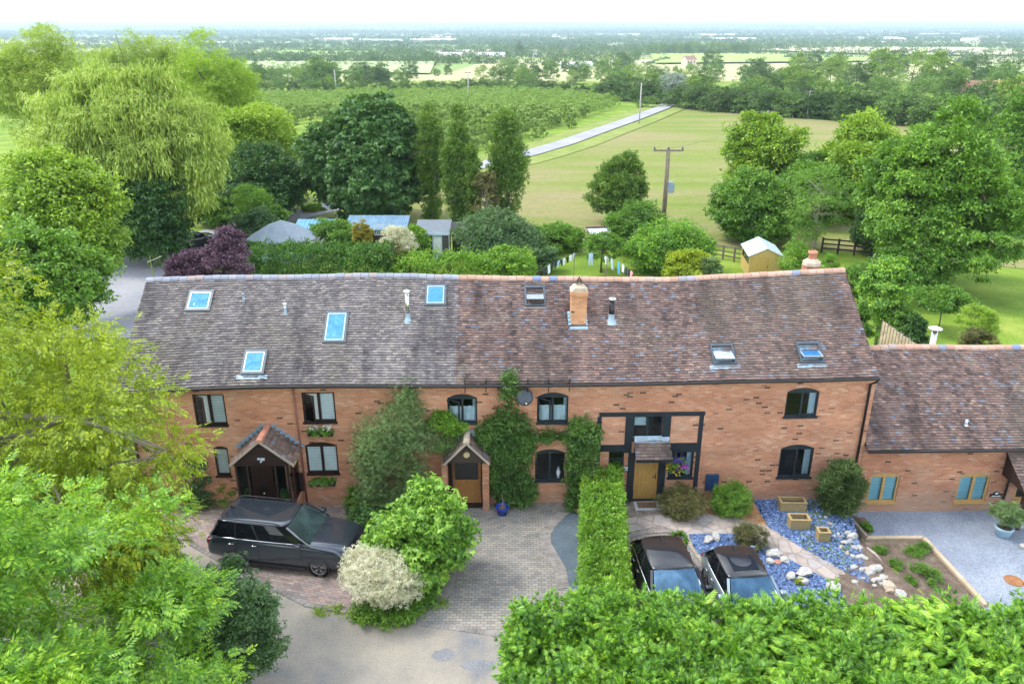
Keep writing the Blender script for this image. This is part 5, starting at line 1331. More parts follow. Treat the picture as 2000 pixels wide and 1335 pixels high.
S('low dark bush at the foot of the grey-green wall shrub', 712, 1030, [((0, 0, .35), (.45, .5, .4)), ((.2, .5, .5), (.4, .4, .4))], 'dark', n=2200, size=.08, clump=.2)
S('small wall shrub with leafy top left of the large porch', 396, 985, [((0, 0, .9), (.42, .4, .8)), ((.05, .05, 1.75), (.38, .35, .4)), ((-.1, -.1, .4), (.5, .4, .4))], 'bluegreen', n=4200, size=.085, clump=.2, seed=15)
S('small green conifer bush beside the left wall of the large porch', 448, 985, [((0, 0, .5), (.3, .3, .5)), ((-.25, .1, .75), (.2, .2, .35))], 'mid', tmpl='narrow', n=1700, size=.07, clump=.2)
S('small bush at the foot of the wall behind the yellow-green tree', 345, 985, [((0, 0, .5), (.35, .3, .4)), ((0, .0, 1.0), (.25, .2, .3))], 'mid', n=1500, size=.08, clump=.2)
# right garden
S('dark brown-green domed shrub right of the oak door', 1335, 1012, [((0, .3, .48), (.78, .7, .55))], 'olive', tmpl='narrow', n=6500, size=.06, clump=.12, seed=16, name='domed_shrub')
S('fresh green rounded shrub on the bark mulch', 1428, 1008, [((0, .2, .55), (.62, .55, .52)), ((.1, .2, .85), (.4, .4, .3))], 'mid', tmpl='narrow', n=5000, size=.075, clump=.16, seed=17, name='rounded_shrub')
S('brown-green rounded shrub beside the stone path and slate chippings', 1468, 1072, [((0, .2, .40), (.50, .46, .42)), ((-.2, .3, .5), (.35, .3, .25))], 'olive', tmpl='narrow', n=3800, size=.055, clump=.14, seed=18, name='rounded_shrub')
S('tall bamboo clump against the corner of the brick terrace', 1632, 1002, [((0, .1, .85), (.5, .42, .8)), ((.12, .1, 1.55), (.34, .32, .5)), ((.48, 0, 1.0), (.3, .3, .5)), ((-.42, 0, 1.25), (.26, .26, .45)), ((.3, 0, .5), (.4, .3, .4))], 'bamboo', tmpl='spike', n=4300, size=.20, clump=.2, droop=.5, seed=19, name='bamboo', stems=9)
S('small leafy plant at the corner of the parking bay by the blue slate', 1325, 1058, [((0, 0, .16), (.22, .3, .18))], 'mid', n=500, size=.07, clump=.25)
for k, (x, y, r) in enumerate([(1718, 1078, .16), (1785, 1082, .22), (1802, 1075, .2), (1752, 1108, .18), (1795, 1120, .26), (1820, 1128, .22), (1775, 1138, .16), (1828, 1145, .2)]):
    S('small green seedling growing in the bare soil bed', x, y, [((0, 0, r * .6), (r, r, r * .7))], 'mid', tmpl='narrow', n=260, size=.09, z=Zy, clump=.3, group='seedlings in the soil bed', name='seedling', stems=0, seed=60 + k)
S('weed tuft at the foot of the low barn wall by the retaining rocks', 1688, 1035, [((0, 0, .12), (.25, .15, .16))], 'mid', n=300, size=.08, z=Zy, clump=.3, name='weeds', stems=0)
for k, (x, y) in enumerate([(690, 1204), (640, 1196), (770, 1216), (730, 1212), (850, 1180)]):
    S('low weeds growing along the kerb where the road meets the driveways', x, y, [((0, 0, .05), (.45, .18, .10))], 'lime', n=240, size=.06, clump=.3, name='weeds', stems=0, group='weeds along the kerb', seed=80 + k, cat='weeds')

# pots with plants
def pot_w(label, p, r, h, m):
    return pot(0, 0, 0, r, h, m, label, 'plant pot', loc=p)
cob = plain('cobalt_glaze', (.02, .05, .36), .18)
p = at_z(981, 1003); bp = pot_w('round cobalt blue glazed pot with a bare pale stem by the ivy', p, .25, .34, cob)
MB().lathe([(0, 0), (.21, 0)], 14, (0, 0, .29)).build('soil', soil_m, bp); MB().tube([(0, 0, .28), (.03, 0, .55), (-.01, .02, .8), (.03, 0, 1.0)], [.018, .014, .012, .006], 6).build('stem', M['bark_pale'], bp)
p = at_z(1957, 1046, Zy); lp2 = pot_w('large pale blue pot on the gravel by the timber porch post', p, .32, .42, pale_blue)
MB().lathe([(0, 0), (.27, 0)], 14, (0, 0, .36)).build('soil', soil_m, lp2)
shrub('small olive tree with round head growing in the large pale blue pot', 'tree', p + Vector((0, 0, .37)), [((0, 0, .62), (.48, .45, .28)), ((.25, 0, .5), (.3, .3, .2))], 'grey', 'narrow', 2600, .075, name='olive_tree', stems=4, clump=.16)
p = at_z(1128, 1000); pot_w('small terracotta pot at the foot of the ivy column', p, .13, .2, M['terracotta'])
p = at_z(377, 986); pot_w('dark blue pot at the foot of the wall shrub by the red driveway', p, .17, .24, cob)
for T_, lab in ((PT1, 'small upright plant in the left pale blue pot in the porch'), (PT2, 'leafy plant in the right pale blue pot in the porch')):
    shrub(lab, 'plant', T_.location + Vector((0, 0, .16)), [((0, 0, .22), (.09, .09, .24))], 'dark', n=260, size=.06, name='pot_plant', stems=2, clump=.25)
# hanging basket by the oak door and troughs under the brown windows
def flowers(label, base, blobs, cols, n, size, nm='flowers'):
    t = thing(nm, label, 'flowers', base)
    rng = np.random.default_rng(len(label)); B = [(np.array(a, float), np.array(b, float)) for a, b in blobs]
    V, Q, _ = leaves(B, n, 'cluster3', size, rng, .2, .3); np_mesh('foliage', V, Q, FM['mid'], t)
    for i, (c, sh) in enumerate(cols):
        V, Q, _ = leaves([(B[0][0] + np.array(sh), B[0][1] * .8)], int(n * .35), 'cluster', size * .62, rng, .25, 0, inner=0); np_mesh('blossom', V, Q, plain('petal_%d' % i, c, .7, var=.2, scale=9), t)
    return t
u, z = on_wall(1321, 905, .35)
hb = flowers('purple and yellow flowers spilling from the hanging basket', h2w(u, -.35, z), [((0, 0, .0), (.30, .22, .22)), ((0, 0, -.15), (.26, .2, .15))], [((.10, .03, .45), (.08, 0, .10)), ((.45, .08, .45), (.14, -.05, -.06)), ((.75, .6, .04), (-.06, -.08, -.14))], 420, .07)
t = thing('hanging_basket', 'black hanging basket on a wall bracket beside the oak door', 'hanging basket', h2w(u, -.35, z - .25))
MB().lathe([(0, 0), (.12, .02), (.19, .1), (.21, .2), (.19, .2), (.1, .06), (0, .05)], 14).build('basket', M['black'], t, True)
MB().bar((0, 0, .55), (0, .33, .55), .02).tube([(-.18, 0, .2), (0, 0, .55), (.18, 0, .2)], .006, 4).build('bracket', M['black'], t)
for x0, x1, y, lab, fl in ((603, 652, 842, 'hanging trough of white flowers under the upper brown casement window', ((.8, .78, .72), (0, 0, .12))), (608, 656, 939, 'hanging trough of green leaves under the lower arched brown window', None)):
    t, w = trough(x0, x1, y, lab, fl)
    f = flowers(lab.replace('hanging trough of ', '').replace(' under', ' in the trough under'), t.location + Vector((0, -.02, .06)), [((0, 0, 0), (w / 2, .12, .11))], [fl] if fl else [], 330, .07)
    f.rotation_euler = (0, 0, HA)

# ------------------------------------------------------------------ back garden and beyond
tp = tree_px
# far left group
tp('tall thin-crowned willow tree at the far left edge with bare forked trunks', 45, 38, 300, 100, 74, 'willow', 17000, .28, name='willow_tree', k=14, sub=(.25, .4), main=.7, clump=.12, tmpl='narrow', seed=201, nb=14, tr=.28)
tp('tall airy willow tree behind the great weeping willow', 225, 62, 330, 100, 98, 'willow', 13000, .34, name='willow_tree', k=12, tmpl='narrow', seed=202, sub=(.3, .45))
tp('tall airy willow tree with thin tops left of the orchard', 395, 48, 300, 92, 92, 'lime', 15000, .32, name='willow_tree', k=13, main=.68, sub=(.28, .42), tmpl='narrow', seed=203, nb=14)
tp('short willow tree between the two tall airy ones', 310, 66, 260, 62, 100, 'willow', 8000, .34, name='willow_tree', k=9, tmpl='narrow', seed=204)
# great willow: domed crown with hanging strands
T_ = at_y(232, 112, 60); gz = 0
rng = np.random.default_rng(77)
wt = thing('weeping_willow', 'huge pale yellow-green weeping willow on the left with hanging strands', 'tree', (T_.x, 60, 0))
WB = [(np.array((0, 0, 8.4)), np.array((6.6, 5, 5.2))), (np.array((-3.2, -1, 7.6)), np.array((3.9, 3.6, 3.8))), (np.array((3.5, -1.5, 7.9)), np.array((4.0, 3.6, 3.4))), (np.array((0.2, -1.5, 10.4)), np.array((3.9, 3.5, 3.6))), (np.array((4.9, -2.0, 6.9)), np.array((2.0, 2.0, 2.6))), (np.array((-5.6, -1.5, 6.2)), np.array((2.4, 2.2, 2.8)))]
WB = [(a_ * np.array((.88, 1, 1)) + np.array((-.3, 0, 0)), b_ * np.array((.9, 1, 1))) for a_, b_ in WB]
V1, Q1, _ = leaves(WB, 15000, 'strand', 1.25, rng, clump=.07, inner=.04, nclump=700)
V2, Q2, _ = leaves(WB, 16000, 'narrow', .30, rng, clump=.07, inner=.15, droop=.9)
np_mesh('crown', np.concatenate([V1, V2]), np.concatenate([Q1, Q2 + len(V1)]), FM['willow'], wt)
trunk_mb((0, 0, -.1), (0, 0, 9.5), .5, WB, rng, 16).build('trunk', M['bark'], wt, True)
tp('dark green rounded tree under the skirt of the great weeping willow', 255, 290, 500, 98, 57.0, 'dark', 14000, .26, name='broadleaf_tree', seed=206, k=10, crown_px=0)
tp('bright green pinnate-leaved tree at the left edge in front of the great willow', 85, 290, 560, 122, 44, 'lime', 17000, .24, tmpl='cluster3', name='broadleaf_tree', seed=207, k=12, droop=.4)
tp('dark bushy tree low at the left edge below the pinnate-leaved tree', 60, 440, 640, 110, 36, 'mid', 10000, .22, name='broadleaf_tree', seed=208)
tp('dark ivy-clad small tree behind the lane left of the garden', 395, 390, 470, 52, 74, 'dark', 6000, .24, cat='tree', name='small_tree', seed=209)
tp('yellow-green maple tree between the willow and the horse chestnut', 500, 205, 420, 88, 80, 'lime', 16000, .27, name='maple_tree', seed=210, k=12)
tp('dark green tree standing below the yellow-green maple left of the chestnut', 500, 275, 440, 92, 73, 'dark', 14000, .27, name='broadleaf_tree', seed=216, k=10)
tp('huge dark green horse chestnut tree with a broad rounded crown', 698, 184, 428, 128, 72, 'dark', 30000, .34, tmpl='cluster', name='horse_chestnut', seed=211, k=10, sub=(.35, .5), main=.9, clump=.07, droop=.6, tr=.4, inner=.1, nclump=1200)
tp('small green bush left of the chestnut trunk by the lane', 612, 400, 425, 22, 76, 'hedge', 1500, .2, cat='bush', name='bush', seed=212)
for k, (x, tp_, hb_, hw_, y, lab) in enumerate([(838, 198, 425, 31, 71, 'leftmost tall columnar poplar beside the chestnut'), (890, 196, 438, 30, 68, 'tall columnar poplar just left of the thinnest one'), (922, 272, 440, 17, 67, 'thin short columnar poplar between taller ones'), (992, 200, 430, 38, 68, 'rightmost and widest columnar poplar by the lane')]):
    tp(lab, x, tp_, hb_ + 5, hw_ * .86, y, 'poplar', 11000 if k != 2 else 5000, .17, name='poplar_tree', seed=220 + k, k=10, sub=(.22, .4), main=.8, clump=.13, droop=-.5, outw=.4, nb=12)
tp('thin brown-green bare-stemmed tree between the poplars', 948, 325, 440, 24, 66, 'olive', 2600, .16, name='small_tree', seed=226, nb=16, barkm=M['bark_pale'])
tp('round-headed evergreen tree standing alone on the edge of the field', 1210, 298, 428, 58, 71, 'poplar', 14000, .18, name='evergreen_tree', seed=227, k=12, clump=.12, droop=-.3, sub=(.28, .45))
tp('dark green tree in front of the field at the left of the right-hand group', 1478, 330, 500, 84, 64, 'mid', 17000, .24, name='broadleaf_tree', seed=228, k=12)
tp('yellow-green maple with upright top left of the pair beyond the fence', 1505, 222, 450, 82, 76, 'lime', 17000, .28, name='maple_tree', seed=229, k=13, sub=(.28, .42), main=.7)
tp('yellow-green maple with upright top right of the pair beyond the fence', 1702, 205, 470, 96, 72, 'lime', 22000, .28, name='maple_tree', seed=230, k=13, sub=(.28, .42), main=.75)
tp('thin ash tree with a bare silvery trunk by the post and rail fence', 1612, 320, 478, 78, 60, 'mid', 7000, .19, tmpl='pinnate', name='ash_tree', seed=231, k=10, barkm=M['bark_pale'], nb=18, tr=.16, main=.7)
tp('huge rounded green maple tree at the right edge over the lawn', 1896, 203, 610, 160, 51, 'mid', 44000, .23, tmpl='cluster3', name='maple_tree', seed=232, k=16, sub=(.3, .46), main=.82, clump=.085, nclump=900, tr=.35, nb=14, droop=.3)
tp('green tree half hidden behind the huge rounded maple at the right edge', 2020, 165, 420, 60, 88, 'mid', 8000, .3, name='broadleaf_tree', seed=233)
tp('dark green understorey tree between the two yellow-green maples', 1600, 300, 470, 70, 70, 'mid', 12000, .24, name='broadleaf_tree', seed=234, k=9)
tp('dark green tree under the right yellow-green maple by the rail fence', 1735, 370, 500, 55, 60, 'dark', 8000, .2, name='broadleaf_tree', seed=235, k=8)
def bush(label, px, top, base, hw, Y, mat, n, size, **kw): return tp(label, px, top, base, hw, Y, mat, n, size, cat='bush', name=kw.pop('name', 'bush'), k=kw.pop('k', 6), main=.9, tr=.05, nb=4, **kw)
bush('green bush left of the lane in the shade of the willow', 425, 388, 450, 45, 70, 'mid', 4500, .2)
bush('bright yellow-green layered conifer above the summerhouse', 492, 362, 425, 38, 67, 'hedge', 5500, .2, tmpl='frondfull')
bush('dark grey-green rounded bush left of the summerhouse', 490, 400, 480, 42, 62.5, 'bluegreen', 6500, .15)
bush('small bright bush touching the summerhouse roof', 540, 403, 440, 25, 64.5, 'mid', 3000, .16)
pb = bush('purple-leaved shrub behind the left ridge of the terrace', 358, 488, 560, 46, 48, 'purple', 8000, .13, seed=240, name='purple_shrub')
bush('tall purple-leaved shrub with a pointed top right of its twin', 440, 448, 560, 42, 47.5, 'purple', 8000, .13, seed=241, name='purple_shrub')
ph = [at_y(498, 500, 53.2), at_y(756, 500, 53.2)]
box_hedge('long dense green conifer hedge behind the ridge in front of the summerhouse', [(ph[0].x + .8, 53.2), (ph[1].x - .6, 53.2)], 2.0, 2.25, 'conhedge', 'frondfull', 15000, .22, rough=.13, seed=242, name='conifer_hedge')
bush('rounded dark green clipped bush right of the summerhouse', 650, 428, 478, 46, 60, 'mid', 6000, .12, seed=243)
bush('rounded golden conifer in front of the blue corrugated shed', 706, 428, 490, 20, 57, 'golden', 4000, .12, seed=244, tmpl='narrow', clump=.1)
bush('pink and white feathery shrub in front of the trellis', 775, 443, 500, 36, 55.5, 'cream', 4500, .12, seed=245, tmpl='narrow')
bush('reddish low shrub below the pink and white feathery one', 770, 478, 530, 34, 53.5, 'olive', 3000, .11, seed=246)
bush('yellow-green bush left of the small grey shed', 812, 438, 500, 26, 57, 'hedge', 3800, .13, seed=247)
ph = [at_y(770, 515, 53.0), at_y(1035, 515, 53.0)]
box_hedge('loose bright green hedge behind the ridge in the middle of the terrace', [(ph[0].x + .6, 53), (ph[1].x - .6, 53)], 1.6, 1.7, 'hedge', 'cluster3', 7500, .13, rough=.17, seed=248, clump=.13)
bush('yellow flowering bush at the right end of the loose hedge', 985, 480, 540, 45, 53.3, 'hedge', 4200, .13, seed=249)
bush('large grey-green elder bush behind the loose hedge', 972, 410, 520, 82, 58, 'bluegreen', 13000, .16, seed=250, k=9)
bush('dark green bush between the elder and the washing line', 1092, 438, 520, 48, 61, 'mid', 9000, .15, seed=251, k=8)
bush('small green bush left of the washing line', 1062, 480, 540, 34, 55, 'bluegreen', 3600, .13, seed=252)
tp('small crooked apple tree on the drying lawn', 1178, 452, 505, 46, 55, 'mid', 3400, .12, name='apple_tree', seed=253, nb=8, tr=.09, main=.7)
bush('large green shrub on the right of the lean-to shelter', 1250, 398, 500, 62, 60, 'mid', 10000, .15, seed=254, k=9)
bush('bright green lilac bush right of the washing line', 1308, 432, 545, 78, 55, 'ash', 12000, .14, seed=255, k=9)
bush('yellow-leaved shrub at the ridge left of the wooden shed', 1348, 485, 550, 46, 51.5, 'yellow', 5000, .13, seed=256)
bush('thin grey bush behind the yellow-leaved shrub', 1390, 500, 550, 22, 51, 'grey', 1600, .12, seed=257)
bush('bright green layered conifer between the wooden shed and the clay chimney pot', 1562, 475, 540, 32, 52, 'hedge', 4500, .16, seed=258, tmpl='frondfull')
bush('small pointed golden-green conifer by the end of the ridge', 1624, 494, 545, 18, 49, 'hedge', 2500, .12, seed=259, tmpl='frondfull')
bush('low green shrub beside the heap of earth', 1688, 515, 580, 40, 46, 'mid', 5000, .13, seed=260)
tp('weeping green tree with a brown ivy-clad stem behind the wattle fence', 1742, 500, 620, 45, 39, 'ash', 6500, .13, name='small_tree', seed=261, droop=.9, tr=.10)
bush('dark green shrub behind the top of the wattle fence', 1766, 590, 680, 40, 38, 'mid', 6000, .11, seed=262)
bush('dark green conifer shrub left of the metal flue', 1796, 615, 690, 22, 36.5, 'dark', 3800, .11, seed=263)
bush('green shrub filling the gap beside the right gable', 1690, 590, 700, 18, 36.5, 'mid', 3500, .11, seed=264)
bush('yellow-green shrub on the lawn below the huge maple', 1918, 598, 660, 38, 38, 'lime', 3800, .11, seed=265, tmpl='narrow')
bush('brownish grassy shrub in front of the yellow-green one', 1915, 645, 690, 34, 35, 'olive', 3000, .10, seed=266, tmpl='narrow')
bush('bushy green shrub between the rail fence and the huge maple', 1775, 480, 560, 48, 48, 'mid', 5500, .15, seed=269)
bush('low spreading green shrub in the shade of the huge maple', 1850, 560, 605, 50, 43, 'mid', 4500, .12, seed=267)
t = tree('bare dead shrub with twisted grey branches above the conifer hedge', 'shrub', (at_y(610, 470, 56).x, 56, 0), 2.6, 1.6, .8, 'grey', 'leaf', 12, .02, k=4, nb=34, barkm=plain('dead_wood', (.5, .5, .46), .9), name='dead_shrub', tr=.08, seed=268)
for o in list(t.children):
    if o.name.startswith('crown'): bpy.data.objects.remove(o)

# ------------------------------------------------------------------ tree belts, orchard, far woods
def proto(name, kind_mat, n, size, h, r, seed, sub=(.35, .5), tmpl='leaf', k=7, trunk=True, crown0=.02):
    rng = np.random.default_rng(seed); cz0 = h * crown0; B = make_blobs((0, 0, cz0 + (h - cz0) / 2), (r, r, (h - cz0) / 2), k, rng, sub, .8)
    if k > 5: B.append((np.array((0, 0, h * .28)), np.array((r * .95, r * .95, h * .30))))
    V, Q, _ = leaves(B, n, tmpl, size, rng, .12, .2, inner=.1)
    o = np_mesh(name, V, Q, FM[kind_mat])
    mb = MB(); trunk_mb((0, 0, -.3), (0, 0, h * .6), h * .02, B, rng, 5, mb=mb)
    me = o.data; me.materials.append(M['bark'])
    bm = bmesh.new(); bm.from_mesh(me); vs = [bm.verts.new(v) for v in mb.v]
    for f in mb.f:
        try: fc = bm.faces.new([vs[i] for i in f]); fc.material_index = 1
        except ValueError: pass
    bm.to_mesh(me); bm.free(); return o
protos = [proto('hedgerow_tree', 'far', 3600, .55, 9, 4.2, 1), proto('hedgerow_tree', 'far2', 3600, .55, 9, 4.5, 2), proto('hedgerow_tree', 'far3', 3600, .55, 9, 4.0, 3), proto('hedgerow_tree', 'far', 3400, .5, 9, 5.4, 4), proto('hedgerow_tree', 'far2', 3000, .5, 9, 3.2, 5), proto('hedgerow_tree', 'far3', 3000, .5, 9, 5.2, 6)]
LB = ['mid green rounded', 'dark green rounded', 'pale green rounded', 'wide spreading green', 'narrow dark green', 'broad pale yellow-green']
def place_words(x, y, i):
    px = 1000 + x / (y * math.cos(PITCH) + 18 * math.sin(PITCH)) * F; py = np.interp(px, [480, 800, 1130, 1330, 1660, 2080], [180, 182, 190, 214, 240, 270])
    e = on_ground(px, py).y; row = 'front edge' if y < e + 12 else ('middle' if y < e + 90 else 'back')
    col = 'far left' if px < 700 else ('left of the orchard pole' if px < 914 else ('above the orchard' if px < 1130 else ('behind the lane bend' if px < 1330 else ('behind the field' if px < 1500 else ('beyond the tall pole' if px < 1660 else ('right of the leaning pole' if px < 1830 else 'at the far right'))))))
    return f'{LB[i]} tree in the {row} of the belt, {col}'
used = set()
rb = random.Random(12)
def put_tree(i, x, y, h, w=1.0):
    o = protos[i] if i not in used else link(protos[i].copy())
    used.add(i)
    o.location = (x, y, G(x, y) - .15); s = h / 9; o.scale = (s * w, s * w, s); o.rotation_euler = (0, 0, rb.uniform(0, 6.28))
    tag(o, place_words(x, y, i), 'tree', 'trees of the belt beyond the field'); return o
# front edge of the belt follows the field edge
edge = [(480, 178), (620, 182), (720, 186), (800, 182), (900, 186), (980, 180), (1060, 188), (1130, 190), (1210, 200), (1290, 205), (1330, 214), (1400, 220), (1470, 226), (1560, 233), (1660, 240), (1760, 248), (1860, 256), (1990, 264), (2080, 270)]
ex, ey = [e[0] for e in edge], [e[1] for e in edge]
cnt = 0
x = 478
while x < 2090:
    py = np.interp(x, ex, ey); p = on_ground(x, py - rb.uniform(0, 3))
    put_tree(rb.choice([0, 1, 1, 4, 0]), p.x, p.y + rb.uniform(0, 4), rb.uniform(4.5, 7) * (1 if x > 1150 else .75), 1.15); x += rb.uniform(14, 24) * (1 if x > 1250 else .9)
# the belt body
for _ in range(140):
    x = rb.uniform(470, 2090)
    lo = np.interp(x, [470, 850, 860, 1250, 1300, 1600, 1900, 2090], [150, 148, 130, 122, 134, 130, 150, 165])
    hi = np.interp(x, ex, ey) - 8
    py = rb.uniform(0, 1) ** 1.1 * (hi - lo) + lo
    p = on_ground(x, py); put_tree(rb.choice([0, 1, 2, 3, 4, 5, 0, 3]), p.x, p.y, rb.uniform(5, 9.5) * (.75 if py < 150 else 1))
# dense right-hand belt and hill trees (placed one by one)
for x, py, h, i in [(1390, 140, 13, 1), (1590, 133, 13, 1), (1720, 140, 14, 1), (1750, 142, 14, 1), (1640, 150, 12, 2), (1720, 165, 14, 2), (1780, 168, 14, 5), (1830, 175, 13, 2), (1560, 155, 12, 2), (1480, 165, 11, 1), (1900, 165, 12, 1), (1015, 110, 12, 4), (630, 168, 12, 0), (785, 102, 11, 4), (650, 165, 9, 0), (1240, 118, 12, 0), (1215, 138, 12, 1), (1130, 118, 9, 1), (1190, 165, 12, 3), (580, 120, 8, 0), (590, 120, 8, 1), (1620, 168, 11, 2), (1950, 180, 11, 0), (1990, 190, 11, 3), (1670, 175, 10, 1), (1855, 200, 9, 0), (1545, 190, 9, 2), (1800, 205, 8, 3)]:
    p = on_ground(x, py); put_tree(i, p.x, p.y, h * (1.4 if py < 112 else 1))
for k in range(26):      # grove on the rise
    x = 1270 + k * 8 + rb.uniform(-4, 4); p = on_ground(x, 104 + rb.uniform(-2, 3)); put_tree(rb.choice([0, 3, 2]), p.x, p.y, rb.uniform(13, 18))
for lab, pts in (('long dark hedgerow between the pale fields left of the lone poplar', [(480, 133), (650, 130), (860, 128)]), ('long dark hedgerow below the golden fields at the right', [(1480, 109), (1700, 113), (1900, 121)]), ('dark hedgerow along the pale green field at the far right', [(1880, 131), (2080, 136)]), ('clipped curving hedge on the rise by the grove', [(1225, 140), (1262, 126), (1305, 118)])):
    gp = [on_ground(*p) for p in pts]; Lh = sum((b_ - a_).length for a_, b_ in zip(gp[:-1], gp[1:])); zb = min(g.z for g in gp)
    box_hedge(lab, [(g.x, g.y) for g in gp], 3.5, 3.4, 'far2', 'leaf', int(Lh * 14), .95, name='hedgerow', z=zb, rough=.5, clump=.5, cat='hedgerow')
for i in range(6):
    if i not in used: put_tree(i, on_ground(1100 + 40 * i, 150).x, on_ground(1100, 150).y, 8)
p = on_ground(1316, 206)
tree('silvery pale-leaved tree at the bend of the lane by the belt', 'tree', p, 8.5, (3.6, 3.4), 1.6, 'silver', 'leaf', 5000, .45, k=8, name='silver_tree', seed=300)
p = on_ground(1272, 212); shrub('low dark bush inside the bend of the lane', 'bush', p, [((0, 0, 1.1), (3.4, 2.4, 1.5))], 'far', 'leaf', 1600, .4, name='bush', stems=2)
# orchard
orp = [proto('orchard_tree', 'orchard', 420, .26, 2.9, .95, 30 + i, k=4, tmpl='cluster3') for i in range(3)]
OQ = [on_ground(*p) for p in [(440, 196), (700, 188), (1000, 184), (1135, 190), (1224, 210), (1175, 228), (1110, 252), (1040, 276), (900, 300), (740, 345), (420, 330)]]
def inside(x, y, P):
    c = False; j = len(P) - 1
    for i in range(len(P)):
        if (P[i].y > y) != (P[j].y > y) and x < (P[j].x - P[i].x) * (y - P[i].y) / (P[j].y - P[i].y) + P[i].x: c = not c
        j = i
    return c
d_ = (on_ground(1222, 214) - on_ground(1040, 276)); d_.z = 0; d_.normalize(); q_ = Vector((-d_.y, d_.x, 0)); o_ = on_ground(1040, 276)
pts = []
for a in np.arange(-260, 260, 1.9):
    for b in np.arange(-60, 240, 4.6):
        x = o_.x + d_.x * a + q_.x * b + rb.uniform(-.3, .3); y = o_.y + d_.y * a + q_.y * b + rb.uniform(-.3, .3)
        if inside(x, y, OQ) and rb.random() > .05: pts.append((x, y))
def visible(x, y):       # hidden behind the chestnut, poplars and willows?
    px = 1000 + x / (y * math.cos(PITCH) + 16 * math.sin(PITCH)) * F
    return px > 1040 or (y > 95 and (px > 500) and not (575 < px < 820 and y < 170))
vis = sorted([p for p in pts if visible(*p)], key=lambda p: p[1])
near_, rest = vis[:300], vis[300:]
for k, (x, y) in enumerate(near_):
    i = k % 3; o = orp[i] if k < 3 else link(orp[i].copy())
    o.location = (x, y, G(x, y)); s = rb.uniform(.8, 1.2); o.scale = (s, s, s * rb.uniform(.9, 1.15)); o.rotation_euler = (0, 0, rb.uniform(0, 6))
    tag(o, 'young fruit tree standing in the orchard rows left of the lane', 'tree', 'orchard trees in rows')
if rest:
    me = orp[0].data; nv = len(me.vertices); co = np.zeros(nv * 3); me.vertices.foreach_get('co', co); co = co.reshape(-1, 3)
    rng = np.random.default_rng(9); nq = 420 * 3; sub_v = co[:nq * 4].reshape(nq, 4, 3); keep = rng.random(nq) < .3; sv_ = sub_v[keep].reshape(-1, 3); q0 = np.arange(len(sv_)).reshape(-1, 4)
    Vs, Qs = [], []
    for x, y in rest:
        a = rng.uniform(0, 6.28); s = rng.uniform(.8, 1.2); c, s_ = math.cos(a) * s, math.sin(a) * s
        v = np.stack([sv_[:, 0] * c - sv_[:, 1] * s_, sv_[:, 0] * s_ + sv_[:, 1] * c, sv_[:, 2] * s], 1) * 1.0 + np.array([x, y, G(x, y)])
        Qs.append(q0 + len(Vs) * len(sv_)); Vs.append(v)
    tag(np_mesh('orchard_rows', np.concatenate(Vs), np.concatenate(Qs), FM['orchard']), 'the farther rows of the orchard reading as one green mass', 'orchard', kind='stuff')
# far woods and hedgerows as one mass
rng = np.random.default_rng(15)
cx, cy, ch = [], [], []
for _ in range(330):
    Y = 640 * math.exp(rng.uniform(0, 1) ** .75 * math.log(15000 / 640)); half = Y * .72
    X = rng.uniform(-half, half); big = rng.random() < .22
    ln = rng.uniform(.12, .7) * Y * (.5 if big else 1); ang = rng.normal(0, .07) if rng.random() < .85 else rng.uniform(-1.0, 1.0)
    wd = Y * .018 if big else 2.5; m_ = int(ln / (4 + Y / 260) * (2.2 if big else 1)) + 2
    t_ = rng.uniform(0, ln, m_); cx += list(X + np.cos(ang) * t_ + rng.normal(0, wd * .3, m_)); cy += list(Y + np.sin(ang) * t_ + rng.normal(0, wd, m_)); ch += list(rng.uniform(3.5, 7, m_) * (1.7 if big else 1) * (1 + .9 * (rng.random(m_) < .12)))
cx, cy, ch = map(np.array, (cx, cy, ch)); ok = cy > 560
u_px = 1000 + cx / (cy * .93) * F
ok &= ~((u_px > 1250) & (u_px < 1720) & (cy < 1000)); cx, cy, ch = cx[ok], cy[ok], ch[ok]
gz = np.array([G(a, b) for a, b in zip(cx, cy)]) + np.where(cy > 8000, (18 * np.sin(cx * 0.00031 + 1) + 10 * np.sin(cx * 0.0009 + cy * .001) + 7 * np.sin(cx * .0021)) * np.minimum(1, (cy - 8000) / 8000), 0)
K = np.where(cy < 1600, 60, np.where(cy < 4000, 26, 12)); idx = np.repeat(np.arange(len(cx)), K)
sc = (4 + cy / 1200) ; off = unit(rng.normal(size=(len(idx), 3))) * rng.uniform(.75, 1.05, (len(idx), 1))
off[:, 2] = np.abs(off[:, 2]) * 1.0
pos = np.stack([cx[idx] + off[:, 0] * sc[idx], cy[idx] + off[:, 1] * sc[idx], gz[idx] + off[:, 2] * ch[idx]], 1)
V, Q = scatter('leaf', pos, off + rng.normal(size=off.shape) * .5, off * .6 + np.array([0, 0, .5]) + rng.normal(size=off.shape) * .3, sc[idx] * np.where(K[idx] > 30, .42, np.where(K[idx] > 20, .75, 1.1)) * rng.uniform(.7, 1.3, len(idx)))
tag(np_mesh('far_woodland', V, Q, FM['far2']), 'hazy far woods and hedgerows fading to blue towards the horizon', 'woodland', kind='stuff')
